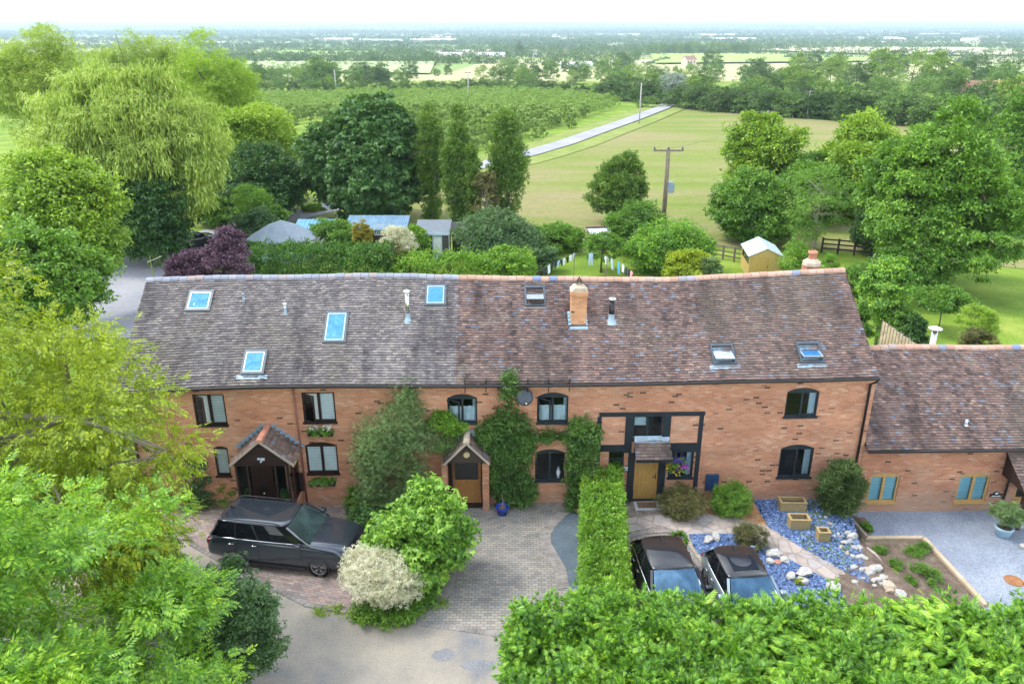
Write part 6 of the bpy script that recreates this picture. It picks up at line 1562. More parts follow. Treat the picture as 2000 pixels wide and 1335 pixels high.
# ------------------------------------------------------------------ cars
def paint(name, col, metal=0.55, rough=0.28):
    m, n, l, p = new_mat(name)
    p.inputs['Base Color'].default_value = (*col, 1); p.inputs['Metallic'].default_value = metal; p.inputs['Roughness'].default_value = rough
    p.inputs['Coat Weight'].default_value = 1; p.inputs['Coat Roughness'].default_value = 0.04
    return m
M['car_glass'] = plain('car_glass', (.008, .010, .013), .05, var=.05, spec=.35)
M['windscreen'] = plain('windscreen', (.10, .20, .30), .06, metal=.5, var=.6, scale=1.6)  # blotchy blue base colour imitates sky mirrored in the glass
M['tyre'] = plain('tyre', (.018, .018, .02), .85)
M['rim'] = plain('rim_metal', (.45, .46, .47), .3, metal=.9)
M['rim_dark'] = plain('rim_dark', (.02, .02, .022), .4)
M['chrome'] = plain('chrome', (.7, .72, .75), .12, metal=1)
M['trim'] = plain('black_trim', (.015, .015, .017), .5)
M['red_lamp'] = plain('red_lamp', (.25, .01, .01), .2)
M['head_lamp'] = plain('head_lamp', (.5, .55, .6), .1, metal=.4)
def loft(rings, closed=True):
    V = [p for r in rings for p in r]; k = len(rings[0]); Fc = []
    for i in range(len(rings) - 1):
        for j in range(k - 1): Fc.append((i * k + j, i * k + j + 1, (i + 1) * k + j + 1, (i + 1) * k + j))
        Fc.append((i * k + k - 1, i * k, (i + 1) * k, (i + 1) * k + k - 1))
    if closed: Fc += [tuple(range(k))[::-1], tuple((len(rings) - 1) * k + j for j in range(k))]
    return V, Fc
def car(label, loc, rz, L, Wd, H, belt, prof, gh, bodym, roofm, wr=.34, wx=(0, 0), name='parked_car', rails=False, spokes=5, plate=None, screen=None, sunroof=False, group=None, chromeline=True):
    """x forward. prof: (x, top z, half width scale); gh: (rear base x, rear roof x, front roof x, screen base x)"""
    t = thing(name, label, 'car', loc, rz, group); hw = Wd / 2
    rings = []
    for x, zt, sc in prof:
        zs = .22 if abs(x) < L / 2 - .25 else .34
        zb = min(belt, zt - .04)
        w = hw * sc; zm = zs + (zb - zs) * .5
        half = [(0, zs), (w * .80, zs), (w * .97, zs + .06), (w, zm), (w * .985, zb - .08), (w * .92, zb), (w * .72, zt - .005), (w * .35, zt + .012), (0, zt + .015)]
        ring = [(x, y, z) for y, z in half] + [(x, -y, z) for y, z in half[-2:0:-1]]
        rings.append(ring)
    V, Fc = loft(rings)
    mb = MB(); mb.raw(V, Fc); body = mb.build('body', [bodym, M['trim']], t, True)
    sb = body.modifiers.new('smooth', 'SUBSURF'); sb.levels = sb.render_levels = 2
    cuts = MB()
    for x in wx:
        cuts.tube([(x, -hw - .2, wr), (x, hw + .2, wr)], wr * 1.13, 28)
    co = cuts.build('cut', M['trim'])
    bo = body.modifiers.new('arch', 'BOOLEAN'); bo.object = co; bo.operation = 'DIFFERENCE'; bo.solver = 'EXACT'
    dg = bpy.context.evaluated_depsgraph_get(); dg.update()
    me = bpy.data.meshes.new_from_object(body.evaluated_get(dg)); body.modifiers.clear(); body.data = me
    bpy.data.objects.remove(co)
    core = MB(); core.box(-L / 2 + .35, L / 2 - .35, -hw * .74, hw * .74, .25, belt - .12); core.build('underbody', M['trim'], t)
    # greenhouse
    rb_, rr_, fr_, fb_ = gh; zb, zr = belt - .03, H - .045; wb, wt = hw * .90, hw * .76
    n = 6; rg = []
    for k in range(n + 1):
        s = k / n
        xb = rb_ + (fb_ - rb_) * s; xt = rr_ + (fr_ - rr_) * s
        bowb, bowt = 1 - .10 * (2 * s - 1) ** 4, 1 - .08 * (2 * s - 1) ** 4
        cam_ = .03 * math.sin(math.pi * s)
        rg.append([(xb, -wb * bowb, zb), (xt * .5 + xb * .5, -(wb * bowb + wt * bowt) / 2 - .02, (zb + zr) / 2), (xt, -wt * bowt, zr - .01), (xt, -wt * .6, zr + cam_), (xt, 0, zr + .01 + cam_), (xt, wt * .6, zr + cam_), (xt, wt * bowt, zr - .01), (xt * .5 + xb * .5, (wb * bowb + wt * bowt) / 2 + .02, (zb + zr) / 2), (xb, wb * bowb, zb)])
    V, Fc = loft(rg); g = MB(); g.raw(V, Fc); g.m = [1 if i == len(g.m) - 1 else 0 for i in range(len(g.m))]; g.build('glazing', [M['car_glass'], screen or M['windscreen']], t, False)
    rr = MB(); rg2 = []
    for k in range(n + 1):
        s = k / n; x = rr_ - .10 + (fr_ - rr_ + .14) * s; ww = wt * (1 - .08 * (2 * s - 1) ** 4) + .025; c = .035 * math.sin(math.pi * s)
        ed = .02 if 0 < k < n else .0
        rg2.append([(x, -ww, zr - .045), (x, -ww, zr + .0 + ed * .3), (x, -ww * .75, zr + .03 + c), (x, 0, zr + .045 + c), (x, ww * .75, zr + .03 + c), (x, ww, zr + ed * .3), (x, ww, zr - .045), (x, 0, zr - .01)])
    V, Fc = loft(rg2); rr.raw(V, Fc); rf = rr.build('roof', roofm, t, True)
    m_ = rf.modifiers.new('s', 'SUBSURF'); m_.levels = m_.render_levels = 2
    if sunroof: MB().box(fr_ - .95, fr_ - .25, -wt * .62, wt * .62, zr + .045, zr + .066).build('sunroof', M['car_glass'], rf, bevel=.01)
    MB().prism([(rr_ + .10, zr + .05), (rr_ + .30, zr + .06), (rr_ + .13, zr + .13), (rr_ + .10, zr + .13)], -.02, .02).build('aerial', M['trim'], rf)
    def q(xb, xt, s_, w=.055):
        P_ = MB(); P_.bar((xb, s_ * (wb + .005), zb), (xb * .5 + xt * .5, s_ * ((wb + wt) / 2 + .028), (zb + zr) / 2), w, .03); P_.bar((xb * .5 + xt * .5, s_ * ((wb + wt) / 2 + .028), (zb + zr) / 2), (xt, s_ * (wt + .012), zr), w, .03); P_.build('pillar', bodym, t)
    for s_ in (-1, 1):
        q(fb_ - .04, fr_, s_, .075); q(rb_ + .06, rr_ + .03, s_, .14)
    mid = [rb_ + (fb_ - rb_) * f for f in (.50, .27 if gh[3] - gh[0] > 3.2 else .30)]
    for xm in mid:
        xt = rr_ + (fr_ - rr_) * ((xm - rb_) / (fb_ - rb_))
        for s_ in (-1, 1):
            P2 = MB(); P2.bar((xm, s_ * (wb + .01), zb), ((xm + xt) / 2, s_ * ((wb + wt) / 2 + .032), (zb + zr) / 2), .05, .02); P2.bar(((xm + xt) / 2, s_ * ((wb + wt) / 2 + .032), (zb + zr) / 2), (xt, s_ * (wt + .018), zr), .05, .02); P2.build('window_pillar', M['trim'], t)
    if chromeline:
        for s_ in (-1, 1): MB().tube([(rb_ + .08, s_ * (wb + .02), zb + .02), ((rb_ + fb_) / 2, s_ * (wb + .03), zb + .015), (fb_ - .08, s_ * (wb + .01), zb + .02)], .012, 5).build('window_trim', M['chrome'], t)
    if rails:
        for s_ in (-1, 1): MB().tube([(rr_ + .1, s_ * (wt - .02), zr + .03), (rr_ + .25, s_ * (wt - .03), zr + .085), (fr_ - .45, s_ * (wt - .03), zr + .085), (fr_ - .25, s_ * (wt - .02), zr + .04)], .018, 6).build('roof_rail', M['trim'], rf, True)
    for s_ in (-1, 1):
        c = MB(); c.box(-.09, .10, -.11, .11, -.075, .075); mi = c.build('wing_mirror', bodym, t, bevel=.04); mi.location = (fb_ - .34, s_ * (hw + .09), belt + .06)
        MB().bar((0, -s_ * .1, -.04), (0.02, -s_ * .24, -.07), .05).build('mirror_arm', M['trim'], mi)
        for xm in (mid[0] - .16, mid[1] - .14 + (0 if len(mid) > 1 else 0)):
            h_ = MB(); h_.tube([(-.10, 0, 0), (-.05, s_ * .025, .008), (.05, s_ * .025, .008), (.10, 0, 0)], .014, 6); h_.build('door_handle', M['chrome'], t, True).location = (xm, s_ * (hw * .99), belt - .17)
        lm = MB(); lm.box(L / 2 - .42, L / 2 - .12, s_ * (hw - .30) - .16, s_ * (hw - .30) + .16, .62, .74); lm.build('headlight', M['head_lamp'], t, bevel=.03)
        lm = MB(); lm.box(-L / 2 + .02, -L / 2 + .20, s_ * (hw - .18) - .11, s_ * (hw - .18) + .11, belt - .30, belt - .12); lm.build('tail_light', M['red_lamp'], t, bevel=.03)
    for s_ in (-1, 1): MB().box(wx[0] + wr * 1.2, wx[1] - wr * 1.2, s_ * hw * .955 - .03, s_ * hw * .955 + .03, .20, .32).build('sill', M['trim'], t)
    for s_ in (-1, 1):
        for xm in (mid[0], mid[1] + .02, fb_ - .30):
            MB().tube([(xm, s_ * hw * .975, .40), (xm, s_ * (hw * .995), .62), (xm, s_ * hw * .985, belt - .16), (xm, s_ * hw * .93, belt - .03)], .007, 4).build('door_seam', M['trim'], t)
    for x in wx:
        for s_ in (-1, 1):
            w = MB(); yo = s_ * (hw - .115)
            w.tube([(0, -.11, 0), (0, -.095, 0), (0, .095, 0), (0, .11, 0)], [wr * .9, wr, wr, wr * .9], 28, cap=False)
            w.tube([(0, -.06 * s_ - .001, 0), (0, .06 * s_, 0)], wr * .66, 24)
            wo = w.build('wheel', [M['tyre']], t, True); wo.location = (x, yo, wr)
            rim = MB(); yf = s_ * .085
            for k in range(spokes):
                a = 2 * math.pi * k / spokes + .3
                for da in (-.17, .17): rim.bar((.05 * math.cos(a), yf, .05 * math.sin(a)), (wr * .66 * math.cos(a + da), yf, wr * .66 * math.sin(a + da)), .022, .02)
            n2 = 24
            rim.tube([(wr * .68 * math.cos(2 * math.pi * k / n2), yf, wr * .68 * math.sin(2 * math.pi * k / n2)) for k in range(n2 + 1)], .014, 5)
            rim.build('rim', M['rim'], wo); MB().tube([(0, yf - .03 * s_, 0), (0, yf - .012 * s_, 0)], wr * .66, 20).build('rim_back', M['rim_dark'], wo)
            MB().tube([(0, yf, 0), (0, yf + .015 * s_, 0)], .05, 10).build('hub', M['rim_dark'], wo)
    if plate: pt = MB(); pt.box(-L / 2 - .025, -L / 2 + .03, -.26, .26, plate[0], plate[0] + .12); pt.build('number_plate', plate[1], t)
    return t
suv_paint = paint('graphite_paint', (.045, .060, .080), .5, .22)
a_, b_ = at_z(462, 1105), at_z(627, 1123)
dv = (b_ - a_).normalized(); wb_ = 2.86
ang = math.atan2(dv.y, dv.x); mid_ = (a_ + b_) / 2 + Vector((-dv.y, dv.x, 0)) * .82
car('dark graphite seven seat estate car parked on the red block driveway', mid_ + dv * .02, ang, 4.80, 1.90, 1.70, 1.15,
    [(-2.43, .80, .82), (-2.38, 1.06, .94), (-2.15, 1.18, .97), (-1.2, 1.19, 1), (0, 1.18, 1), (.95, 1.17, 1), (1.35, 1.16, 1), (1.9, 1.10, .99), (2.28, 1.0, .95), (2.41, .84, .88), (2.45, .55, .80)],
    (-2.30, -1.98, .40, 1.22), suv_paint, suv_paint, .37, (-1.42, 1.44), screen=plain('teal_screen', (.07, .115, .12), .06, metal=.5, var=.6, scale=1.8), rails=True, spokes=5)  # teal in the screen colour imitates its reflection
def car_at(rear_px, front_px, zr, back, **kw):
    p, q = at_z(*rear_px, zr), at_z(*front_px, zr); d = (q - p).normalized()
    return p, d, math.atan2(d.y, d.x)
blk = paint('black_paint', (.012, .013, .015), .2)
p, d, an = car_at((1291, 1049), (1316, 1108), 1.46, 0)
car('glossy black hatchback parked in the bay beside the clipped hedge', Vector((p.x, p.y, 0)) + d * 1.32, an, 4.05, 1.76, 1.47, .98,
    [(-2.02, .7, .78), (-1.96, .92, .92), (-1.7, 1.0, .97), (-.9, 1.0, 1), (0, .99, 1), (.7, .98, 1), (1.05, .98, 1), (1.5, .92, .98), (1.85, .80, .93), (2.0, .66, .84), (2.03, .45, .78)],
    (-1.88, -1.38, .22, 1.02), blk, blk, .31, (-1.25, 1.25), spokes=7)
mini_body = paint('pale_blue_grey_paint', (.30, .40, .45), .5)
p, d, an = car_at((1432, 1069), (1466, 1128), 1.38, 0)
car('small pale blue-grey car with a black roof beside the slate chippings', Vector((p.x, p.y, 0)) + d * 1.22, an, 3.72, 1.70, 1.40, .93,
    [(-1.85, .66, .80), (-1.80, .86, .94), (-1.55, .95, .98), (-.8, .95, 1), (0, .94, 1), (.65, .94, 1), (1.0, .93, 1), (1.4, .88, .98), (1.68, .78, .92), (1.83, .62, .84), (1.86, .45, .78)],
    (-1.72, -1.30, .18, .88), mini_body, blk, .31, (-1.18, 1.20), spokes=6, sunroof=True)
p = on_ground(362, 492)
yl = plain('yellow_plate', (.75, .40, .02), .5)
car('black car with a yellow rear plate parked on the lane behind the purple shrub', p + Vector((0.2, 1.0, 0)), R(48), 4.3, 1.8, 1.5, 1.0,
    [(-2.12, .75, .80), (-2.06, .95, .93), (-1.8, 1.03, .97), (-.9, 1.03, 1), (0, 1.02, 1), (.7, 1.01, 1), (1.1, 1.01, 1), (1.6, .95, .98), (1.95, .82, .93), (2.1, .68, .84), (2.14, .48, .78)],
    (-1.95, -1.45, .25, 1.10), blk, blk, .32, (-1.3, 1.32), spokes=6, plate=(.55, yl))

# ------------------------------------------------------------------ front garden things
def planter(x0, x1, y, depth, h, label, n):
    a, b = at_z(x0, y), at_z(x1, y); c = (a + b) / 2; w = (b - a).length
    t = thing('wooden_planter', label, 'planter', (c.x, c.y + depth / 2, .016), R(-2), 'wooden planters on the slate')
    pw = wood('planter_wood', (.33, .24, .10), (.46, .35, .17), (1.5, 1.5, 10)) if 'pw' not in M else M['pw']; M['pw'] = pw
    D = MB(); bh = h / n; th = .035
    for k in range(n):
        z0, z1 = k * bh + .003, (k + 1) * bh - .003
        D.box(-w / 2, w / 2, -depth / 2, -depth / 2 + th, z0, z1); D.box(-w / 2, w / 2, depth / 2 - th, depth / 2, z0, z1)
        D.box(-w / 2, -w / 2 + th, -depth / 2 + th, depth / 2 - th, z0, z1); D.box(w / 2 - th, w / 2, -depth / 2 + th, depth / 2 - th, z0, z1)
    D.build('side_board', pw, t)
    D = MB(); e = .02
    D.box(-w / 2 - e, w / 2 + e, -depth / 2 - e, -depth / 2 + .06, h, h + .03); D.box(-w / 2 - e, w / 2 + e, depth / 2 - .06, depth / 2 + e, h, h + .03); D.box(-w / 2 - e, -w / 2 + .06, -depth / 2 + .06, depth / 2 - .06, h, h + .03); D.box(w / 2 - .06, w / 2 + e, -depth / 2 + .06, depth / 2 - .06, h, h + .03)
    D.build('rim', pw, t)
    MB().box(-w / 2 + .05, w / 2 - .05, -depth / 2 + .05, depth / 2 - .05, .05, h * .72).build('soil', M['bark'], t)
planter(1524, 1574, 1000, .42, .36, 'longest wooden planter trough on the blue slate nearest the wall', 2)
planter(1543, 1581, 1035, .42, .38, 'middle-sized wooden planter between the long and the small ones', 2)
planter(1598, 1620, 1059, .34, .36, 'smallest cube wooden planter on the blue slate', 3)
def rock_mesh(seed, m):
    rr = np.random.default_rng(seed); bm = bmesh.new(); bmesh.ops.create_icosphere(bm, subdivisions=2, radius=1)
    for v in bm.verts:
        k = 1.0
        for _ in range(1): pass
        v.co *= 1
    pl = [(unit(rr.normal(size=(1, 3)))[0], rr.uniform(.5, .85)) for _ in range(11)]
    for v in bm.verts:
        c = np.array(v.co)
        for nn, dd in pl:
            e = c @ nn - dd
            if e > 0: c = c - nn * e
        v.co = c + rr.normal(size=3) * .02
    me = bpy.data.meshes.new('rock'); bm.to_mesh(me); bm.free(); me.materials.append(m); return me
stone_w = plain('white_rock', (.50, .49, .46), .9, var=.3, scale=3, bumpy=.8)
rocks_me = [rock_mesh(i, stone_w) for i in range(5)] + [rock_mesh(9, plain('buff_rock', (.52, .42, .32), .9, var=.25, bumpy=.8)), rock_mesh(11, plain('grey_rock', (.42, .42, .43), .9, var=.25, bumpy=.8))]
rk = random.Random(4)
def rock(px, py, r, label, z=0.0, flat=.7, group=None, i=None, p=None):
    o = link(bpy.data.objects.new('rock', rocks_me[rk.randrange(7) if i is None else i])); q = p or at_z(px, py, z)
    o.location = (q.x, q.y, q.z + r * flat * .38); o.scale = (r, r * rk.uniform(.7, 1), r * flat); o.rotation_euler = (rk.uniform(-.2, .2), rk.uniform(-.2, .2), rk.uniform(0, 6.28))
    return tag(o, label, 'rock', group)
rock(1382, 1058, .26, 'white rock at the left of the pair near the stone path', i=0); rock(1398, 1050, .27, 'white rock at the right of the pair near the stone path', i=1)
rock(1336, 1048, .19, 'grey rock at the corner of the slate bed by the black car', i=6)
rock(1512, 1086, .30, 'largest white rock of the cluster of three in the slate', i=2, flat=.8); rock(1503, 1097, .20, 'small left rock of the cluster of three in the slate', i=3); rock(1530, 1096, .22, 'right-hand rock of the cluster of three in the slate', i=4)
MB().lathe([(0, 0), (.10, .02), (.12, .06), (0, .12)], 9, (0, 0, 0)).build('x', M['terracotta']).name = 'clay_ornament'
o = bpy.data.objects['clay_ornament']; o.location = at_z(1518, 1099); tag(o, 'small reddish ornament between the white rocks', 'ornament')
rock(1546, 1128, .22, 'white square rock left of the big one near the conifer hedge', i=1); rock(1568, 1122, .34, 'big pale rock near the conifer hedge top', i=0, flat=.6); rock(1565, 1136, .24, 'small white rock in front of the big pale one', i=3)
t = S('small yellow flower clump between the white rocks', 1560, 1140, [((0, 0, .1), (.14, .12, .1))], 'yellow', n=160, size=.05, stems=0, name='flower_clump', cat='flowers')
rock(1630, 1150, .30, 'large pale rock at the lower end of the stone path', i=2, flat=.5)
for k in range(5):
    rock(1660 + 14 * k, 1128 + 3 * k, .15, '', i=None)
# retaining rocks: a band along the drop to the gravel yard
for o in list(bpy.data.objects):
    if o.name.startswith('rock') and o.get('label', 'x') == '' or (o.name.startswith('rock') and 'label' not in o): bpy.data.objects.remove(o)
band = [((1618, 1000), (1640, 1006)), ((1612, 1018), (1656, 1022)), ((1624, 1040), (1668, 1046)), ((1636, 1062), (1684, 1064)), ((1650, 1084), (1700, 1088)), ((1668, 1106), (1716, 1112)), ((1690, 1122), (1742, 1134)), ((1660, 1130), (1752, 1146)), ((1700, 1140), (1770, 1160))]
kk = 0
for (a, b) in band:
    for j in range(5):
        s = (j + rk.random() * .8) / 5; x = a[0] + (b[0] - a[0]) * s; y = a[1] + (b[1] - a[1]) * s + rk.uniform(-8, 8)
        p = on_ground(x, y); rr_ = rk.uniform(.07, .16) if j < 3 else rk.uniform(.09, .24)
        rock(0, 0, rr_, 'pale rock in the retaining bank between the slate bed and the gravel yard', group='rocks of the retaining bank', p=p, flat=rk.uniform(.5, .85)); kk += 1
# slate chips scattered over the beds
rng = np.random.default_rng(8); Vv = []
def in_poly(x, y, P):
    c = False; j = len(P) - 1
    for i in range(len(P)):
        if (P[i][1] > y) != (P[j][1] > y) and x < (P[j][0] - P[i][0]) * (y - P[i][1]) / (P[j][1] - P[i][1]) + P[i][0]: c = not c
        j = i
    return c
pos = []
for P in ([(1335, 1043), (1430, 1042), (1490, 1062), (1560, 1102), (1640, 1144), (1680, 1230), (1430, 1230), (1396, 1140), (1362, 1095), (1345, 1074)], [(1470, 975), (1560, 968), (1640, 985), (1662, 1000), (1700, 1140), (1662, 1122), (1560, 1065), (1500, 1028)]):
    for _ in range(26000):
        x, y = rng.uniform(1335, 1700), rng.uniform(968, 1200)
        if in_poly(x, y, P): pos.append(at_z(x, y, .03))
pos = np.array([tuple(p) for p in pos]); nn = len(pos)
chip = (np.array([(-.5, 0, 0), (.3, -.4, 0), (.5, .4, .1), (-.2, .5, .1)]), np.array([(0, 1, 2, 3)]))
V, Q = scatter(chip, pos, rng.normal(size=(nn, 3)) * np.array([1, 1, .25]), np.array([0, 0, 1.0]) + rng.normal(size=(nn, 3)) * .45, rng.uniform(.035, .09, nn))
def chip_mat():
    m, n, l, p = new_mat('slate_chips'); g = n.new('ShaderNodeNewGeometry')
    r = ramp(n, [(0, (.05, .09, .20)), (.45, (.11, .19, .40)), (.8, (.18, .28, .50)), (1, (.32, .44, .62))]); l.new(g.outputs['Random Per Island'], r.inputs[0])
    l.new(r.outputs[0], p.inputs['Base Color']); p.inputs['Roughness'].default_value = .5; return m
tag(np_mesh('slate_chippings', V, Q, chip_mat()), 'blue slate chippings covering the two garden beds', 'slate chippings', kind='stuff')
# sleepers round the soil bed
slm = wood('sleeper', (.42, .33, .22), (.56, .46, .33), (1, 1, 1))
for k, (a, b, lab) in enumerate([((1682, 1053), (1803, 1053), 'pale timber edging along the house side of the bare soil bed'), ((1803, 1053), (1925, 1185), 'long pale timber edging along the gravel side of the bare soil bed')]):
    p, q = at_z(*a, Zy), at_z(*b, Zy); tag(MB().bar((p.x, p.y, Zy + .05), (q.x, q.y, Zy + .05), .16, .14).build('timber_edging', slm, bevel=.01), lab, 'edging board')
p, q = at_z(1662, 1010, -.1), at_z(1692, 1046, -.35); tag(MB().bar((p.x, p.y, -.2), (q.x, q.y, -.42), .10, .22).build('timber_edging', M['pole_wood'], bevel=.01), 'short brown board holding the bank by the corner of the low barn', 'edging board')
p = at_z(1980, 1134, Zy); t = tag(MB().lathe([(.30, .016), (.30, .028), (.26, .028), (.25, .024), (0, .024)], 24).build('manhole_cover', plain('rust', (.33, .15, .06), .85, var=.3, scale=9, bumpy=.5)), 'rusty round drain cover in the gravel yard', 'drain cover'); t.location = p
p = at_z(1997, 1070, Zy); o = MB().lathe([(0, 0), (.10, .0), (.12, .12), (.08, .16), (0, .14)], 12).build('garden_ornament', stone_w, None, True); o.location = p; tag(o, 'small white stone ornament on the gravel at the right edge', 'ornament')
# door step, mat, hose reel
a, b = on_wall(1236, 975)[0], on_wall(1300, 975)[0]
t = MB().box(0, 0, 0, 0, 0, 0) ; st = MB().box((a), (b + .25), -.62, -.052, 0.012, .05).build('doorstep', plain('step_stone', (.50, .52, .54), .85, var=.12), None, bevel=.01); st.location = HO; st.rotation_euler = (0, 0, HA); tag(st, 'pale grey stone slab in front of the oak door', 'doorstep')
mt = MB(); 
for k in range(7): mt.box(a + .12 + k * .10, a + .215 + k * .10, -.50, -.13, .052, .066)
mo = mt.build('doormat', wood('mat', (.16, .10, .06), (.24, .16, .10), (4, 4, 4)), None); mo.location = HO; mo.rotation_euler = (0, 0, HA); tag(mo, 'brown slatted doormat on the slab in front of the oak door', 'doormat')
u_, _z = on_wall(1222, 945); t = thing('hose', 'black hose looped on the wall left of the oak door', 'hose', h2w(u_, -.06, .55), HA)
MB().tube([(-.16, 0, .25), (-.1, -.06, -.1), (-.02, -.12, -.42), (.14, -.12, -.50), (.26, -.06, -.3), (.27, -.02, .0), (.22, 0, .18), (-.1, 0, .22)], .016, 6).build('pipe', M['black'], t, True)
t = thing('hose_reel', 'dark blue-green hose reel tucked between the clipped hedge and the wall', 'hose reel', at_z(1206, 982), HA)
MB().tube([(-.13, 0, .28), (.13, 0, .28)], .16, 16).build('drum', plain('reel_green', (.03, .12, .12), .5), t, True); MB().bar((-.16, -.15, 0), (-.16, 0, .5), .03).bar((.16, -.15, 0), (.16, 0, .5), .03).tube([(-.16, 0, .28), (-.2, 0, .3)], .18, 16).build('frame', plain('reel_blue', (.03, .06, .14), .5), t)

# ------------------------------------------------------------------ sheds and buildings behind
def local_box_thing(name, label, cat, loc, rz): return thing(name, label, cat, loc, rz)
def corr(x0, x1, y0, y1, z0, z1, pitch=.08, amp=.02):
    mb = MB(); n = int((x1 - x0) / (pitch / 4)); xs_ = np.linspace(x0, x1, n + 1); s = math.atan2(z1 - z0, y1 - y0)
    for a, b in zip(xs_[:-1], xs_[1:]):
        ha, hb = amp * math.sin(a / pitch * 2 * math.pi), amp * math.sin(b / pitch * 2 * math.pi)
        mb.face([(a, y0, z0 + ha), (b, y0, z0 + hb), (b, y1, z1 + hb), (a, y1, z1 + ha)])
    return mb
# summerhouse
p0 = at_y(548, 455, 58.5); s_ = 60 / F
sm = thing('summerhouse', 'pale green octagonal summerhouse with a grey felt roof behind the conifer hedge', 'summerhouse', (p0.x + .1, 58.6, 0), 0)
w = 2.05; ht = at_y(478, 473, 57)[2]; top = at_y(553, 430, 58.5)[2]
sg = plain('sage_paint', (.28, .42, .38), .6)
oct_ = [(w * 1.05 * math.cos(a), w * .75 * math.sin(a)) for a in [math.pi / 8 + k * math.pi / 4 for k in range(8)]]
D = MB(); D.prism([(x, y) for x, y in oct_], 0, ht + .1, axis='z'); D.build('wall', sg, sm)
D = MB(); ov = 1.28
ring = [(x * ov, y * ov, ht) for x, y in oct_]; r2 = [(x * .5, y * .5, ht + (top - ht) * .72) for x, y in oct_]
for k in range(8): a, b = ring[k], ring[(k + 1) % 8]; c, d = r2[k], r2[(k + 1) % 8]; D.face([a, b, d, c]); D.face([c, d, (0, 0, top)]); D.face([a, b, (b[0], b[1], ht - .1), (a[0], a[1], ht - .1)])
D.build('roof', plain('felt', (.22, .27, .32), .85, var=.15, scale=1.5), sm)
D = MB()
for k in (3, 4, 5, 6):
    a, b = np.array(oct_[k]), np.array(oct_[(k + 1) % 8]); nr = np.array([(b - a)[1], -(b - a)[0]]); nr = nr / np.linalg.norm(nr)
    if nr @ (a + b) < 0: nr = -nr
    for i in range(1, 3):
        c0 = a + (b - a) * (.1 + .4 * (i - 1)) + nr * .02; c1 = a + (b - a) * (.1 + .4 * i - .04) + nr * .02
        D.bar((*c0, .9), (*c0, ht - .15), .05); D.bar((*c1, .9), (*c1, ht - .15), .05)
        for z in (.9, 1.2, 1.5, ht - .15): D.bar((*c0, z), (*c1, z), .035)
wf = D.build('window', M['white'], sm)
D = MB()
for k in (3, 4, 5, 6):
    a, b = np.array(oct_[k]), np.array(oct_[(k + 1) % 8]); nr = np.array([(b - a)[1], -(b - a)[0]]); nr = nr / np.linalg.norm(nr)
    if nr @ (a + b) < 0: nr = -nr
    c0, c1 = a + (b - a) * .1 + nr * .012, a + (b - a) * .86 + nr * .012; D.face([(*c0, .9), (*c1, .9), (*c1, ht - .15), (*c0, ht - .15)])
D.build('pane', plain('warm_dark_glass', (.10, .06, .03), .2), wf)
# blue-topped lean-to behind it
q = at_y(612, 437, 63)
t = thing('garden_store', 'low garden store with a bright blue plastic sheet roof behind the summerhouse', 'shed', (q.x, 63, 0))
zz = at_y(612, 440, 63)[2]; D = corr(-1.5, 1.6, -.9, 1.1, zz - .25, zz + .25, .3, .015); ro = D.build('roof', plain('blue_sheet', (.12, .34, .52), .3, var=.1), t); sd_ = ro.modifiers.new('s', 'SOLIDIFY'); sd_.thickness = .02
MB().box(-1.4, 1.5, -.75, 1.0, 0, zz - .3).build('wall', M['brown_wood'], t)
# corrugated blue shed with trellis
a, b = at_y(676, 450, 63), at_y(797, 450, 63); c = (a + b) / 2; hw_ = (b - a).length / 2
z0, z1 = at_y(736, 449, 62.2)[2], at_y(736, 421, 64.6)[2]
t = thing('corrugated_shed', 'dark shed with a pale blue corrugated roof and white trellis', 'shed', (c.x, 63, 0))
ro = corr(-hw_, hw_, -.9, 1.7, z0, z1, .17, .028).build('roof', plain('blue_corrugated', (.20, .33, .45), .5, var=.2, scale=1.2), t); sd_ = ro.modifiers.new('s', 'SOLIDIFY'); sd_.thickness = .015
MB().prism([(-.7, 0), (1.5, 0), (1.5, z1 - .08), (-.7, z0 - .03)], -hw_ + .1, hw_ - .1, axis='x').build('wall', M['brown_wood'], t)
D = MB()
for k in range(7): D.box(-.1 + k * .15, -.07 + k * .15, -.74, -.72, .9, 1.75); D.box(-.1, .83, -.76, -.742, .9 + k * .14, .93 + k * .14)
D.build('trellis', M['white'], t)
# small grey shed with pale blue door
a, b = at_y(812, 455, 59), at_y(880, 455, 59); c = (a + b) / 2; hw_ = (b - a).length / 2
z0, z1 = at_y(846, 455, 58.2)[2], at_y(846, 430, 60.6)[2]
t = thing('grey_shed', 'small dark shed with grey felt roof and a pale blue glazed door', 'shed', (c.x, 59, 0))
MB().prism([(-.9, z0), (1.6, z1), (1.6, z1 + .05), (-.9, z0 + .05)], -hw_, hw_, axis='x').build('roof', plain('felt_dark', (.16, .19, .22), .85, var=.15), t)
MB().prism([(-.7, 0), (1.5, 0), (1.5, z1 - .02), (-.7, z0 - .02)], -hw_ + .12, hw_ - .12, axis='x').build('wall', plain('dark_boards', (.09, .09, .08), .8, scale=7), t)
pbl = plain('pale_blue_paint', (.52, .66, .76), .5)
MB().box(-hw_ - .01, hw_ + .01, -.93, -.90, z0 - .14, z0 + .06).build('barge_board', pbl, t)
dd = MB(); dd.box(.0, .10, -.76, -.71, .02, z0 - .2); dd.box(.62, .72, -.76, -.71, .02, z0 - .2); dd.box(.10, .62, -.76, -.71, .02, .45); dd.box(.10, .62, -.76, -.71, z0 - .3, z0 - .2); do_ = dd.build('door', pbl, t)
MB().box(.10, .62, -.74, -.73, .45, z0 - .3).build('pane', M['blind'], do_); MB().box(-.62, -.02, -.722, -.70, .02, z0 - .22).build('doorway', M['black'], t); MB().tube([(hw_ - .06, -.86, 0), (hw_ - .06, -.86, z0 - .05)], .03, 6).build('downpipe', M['white'], t)
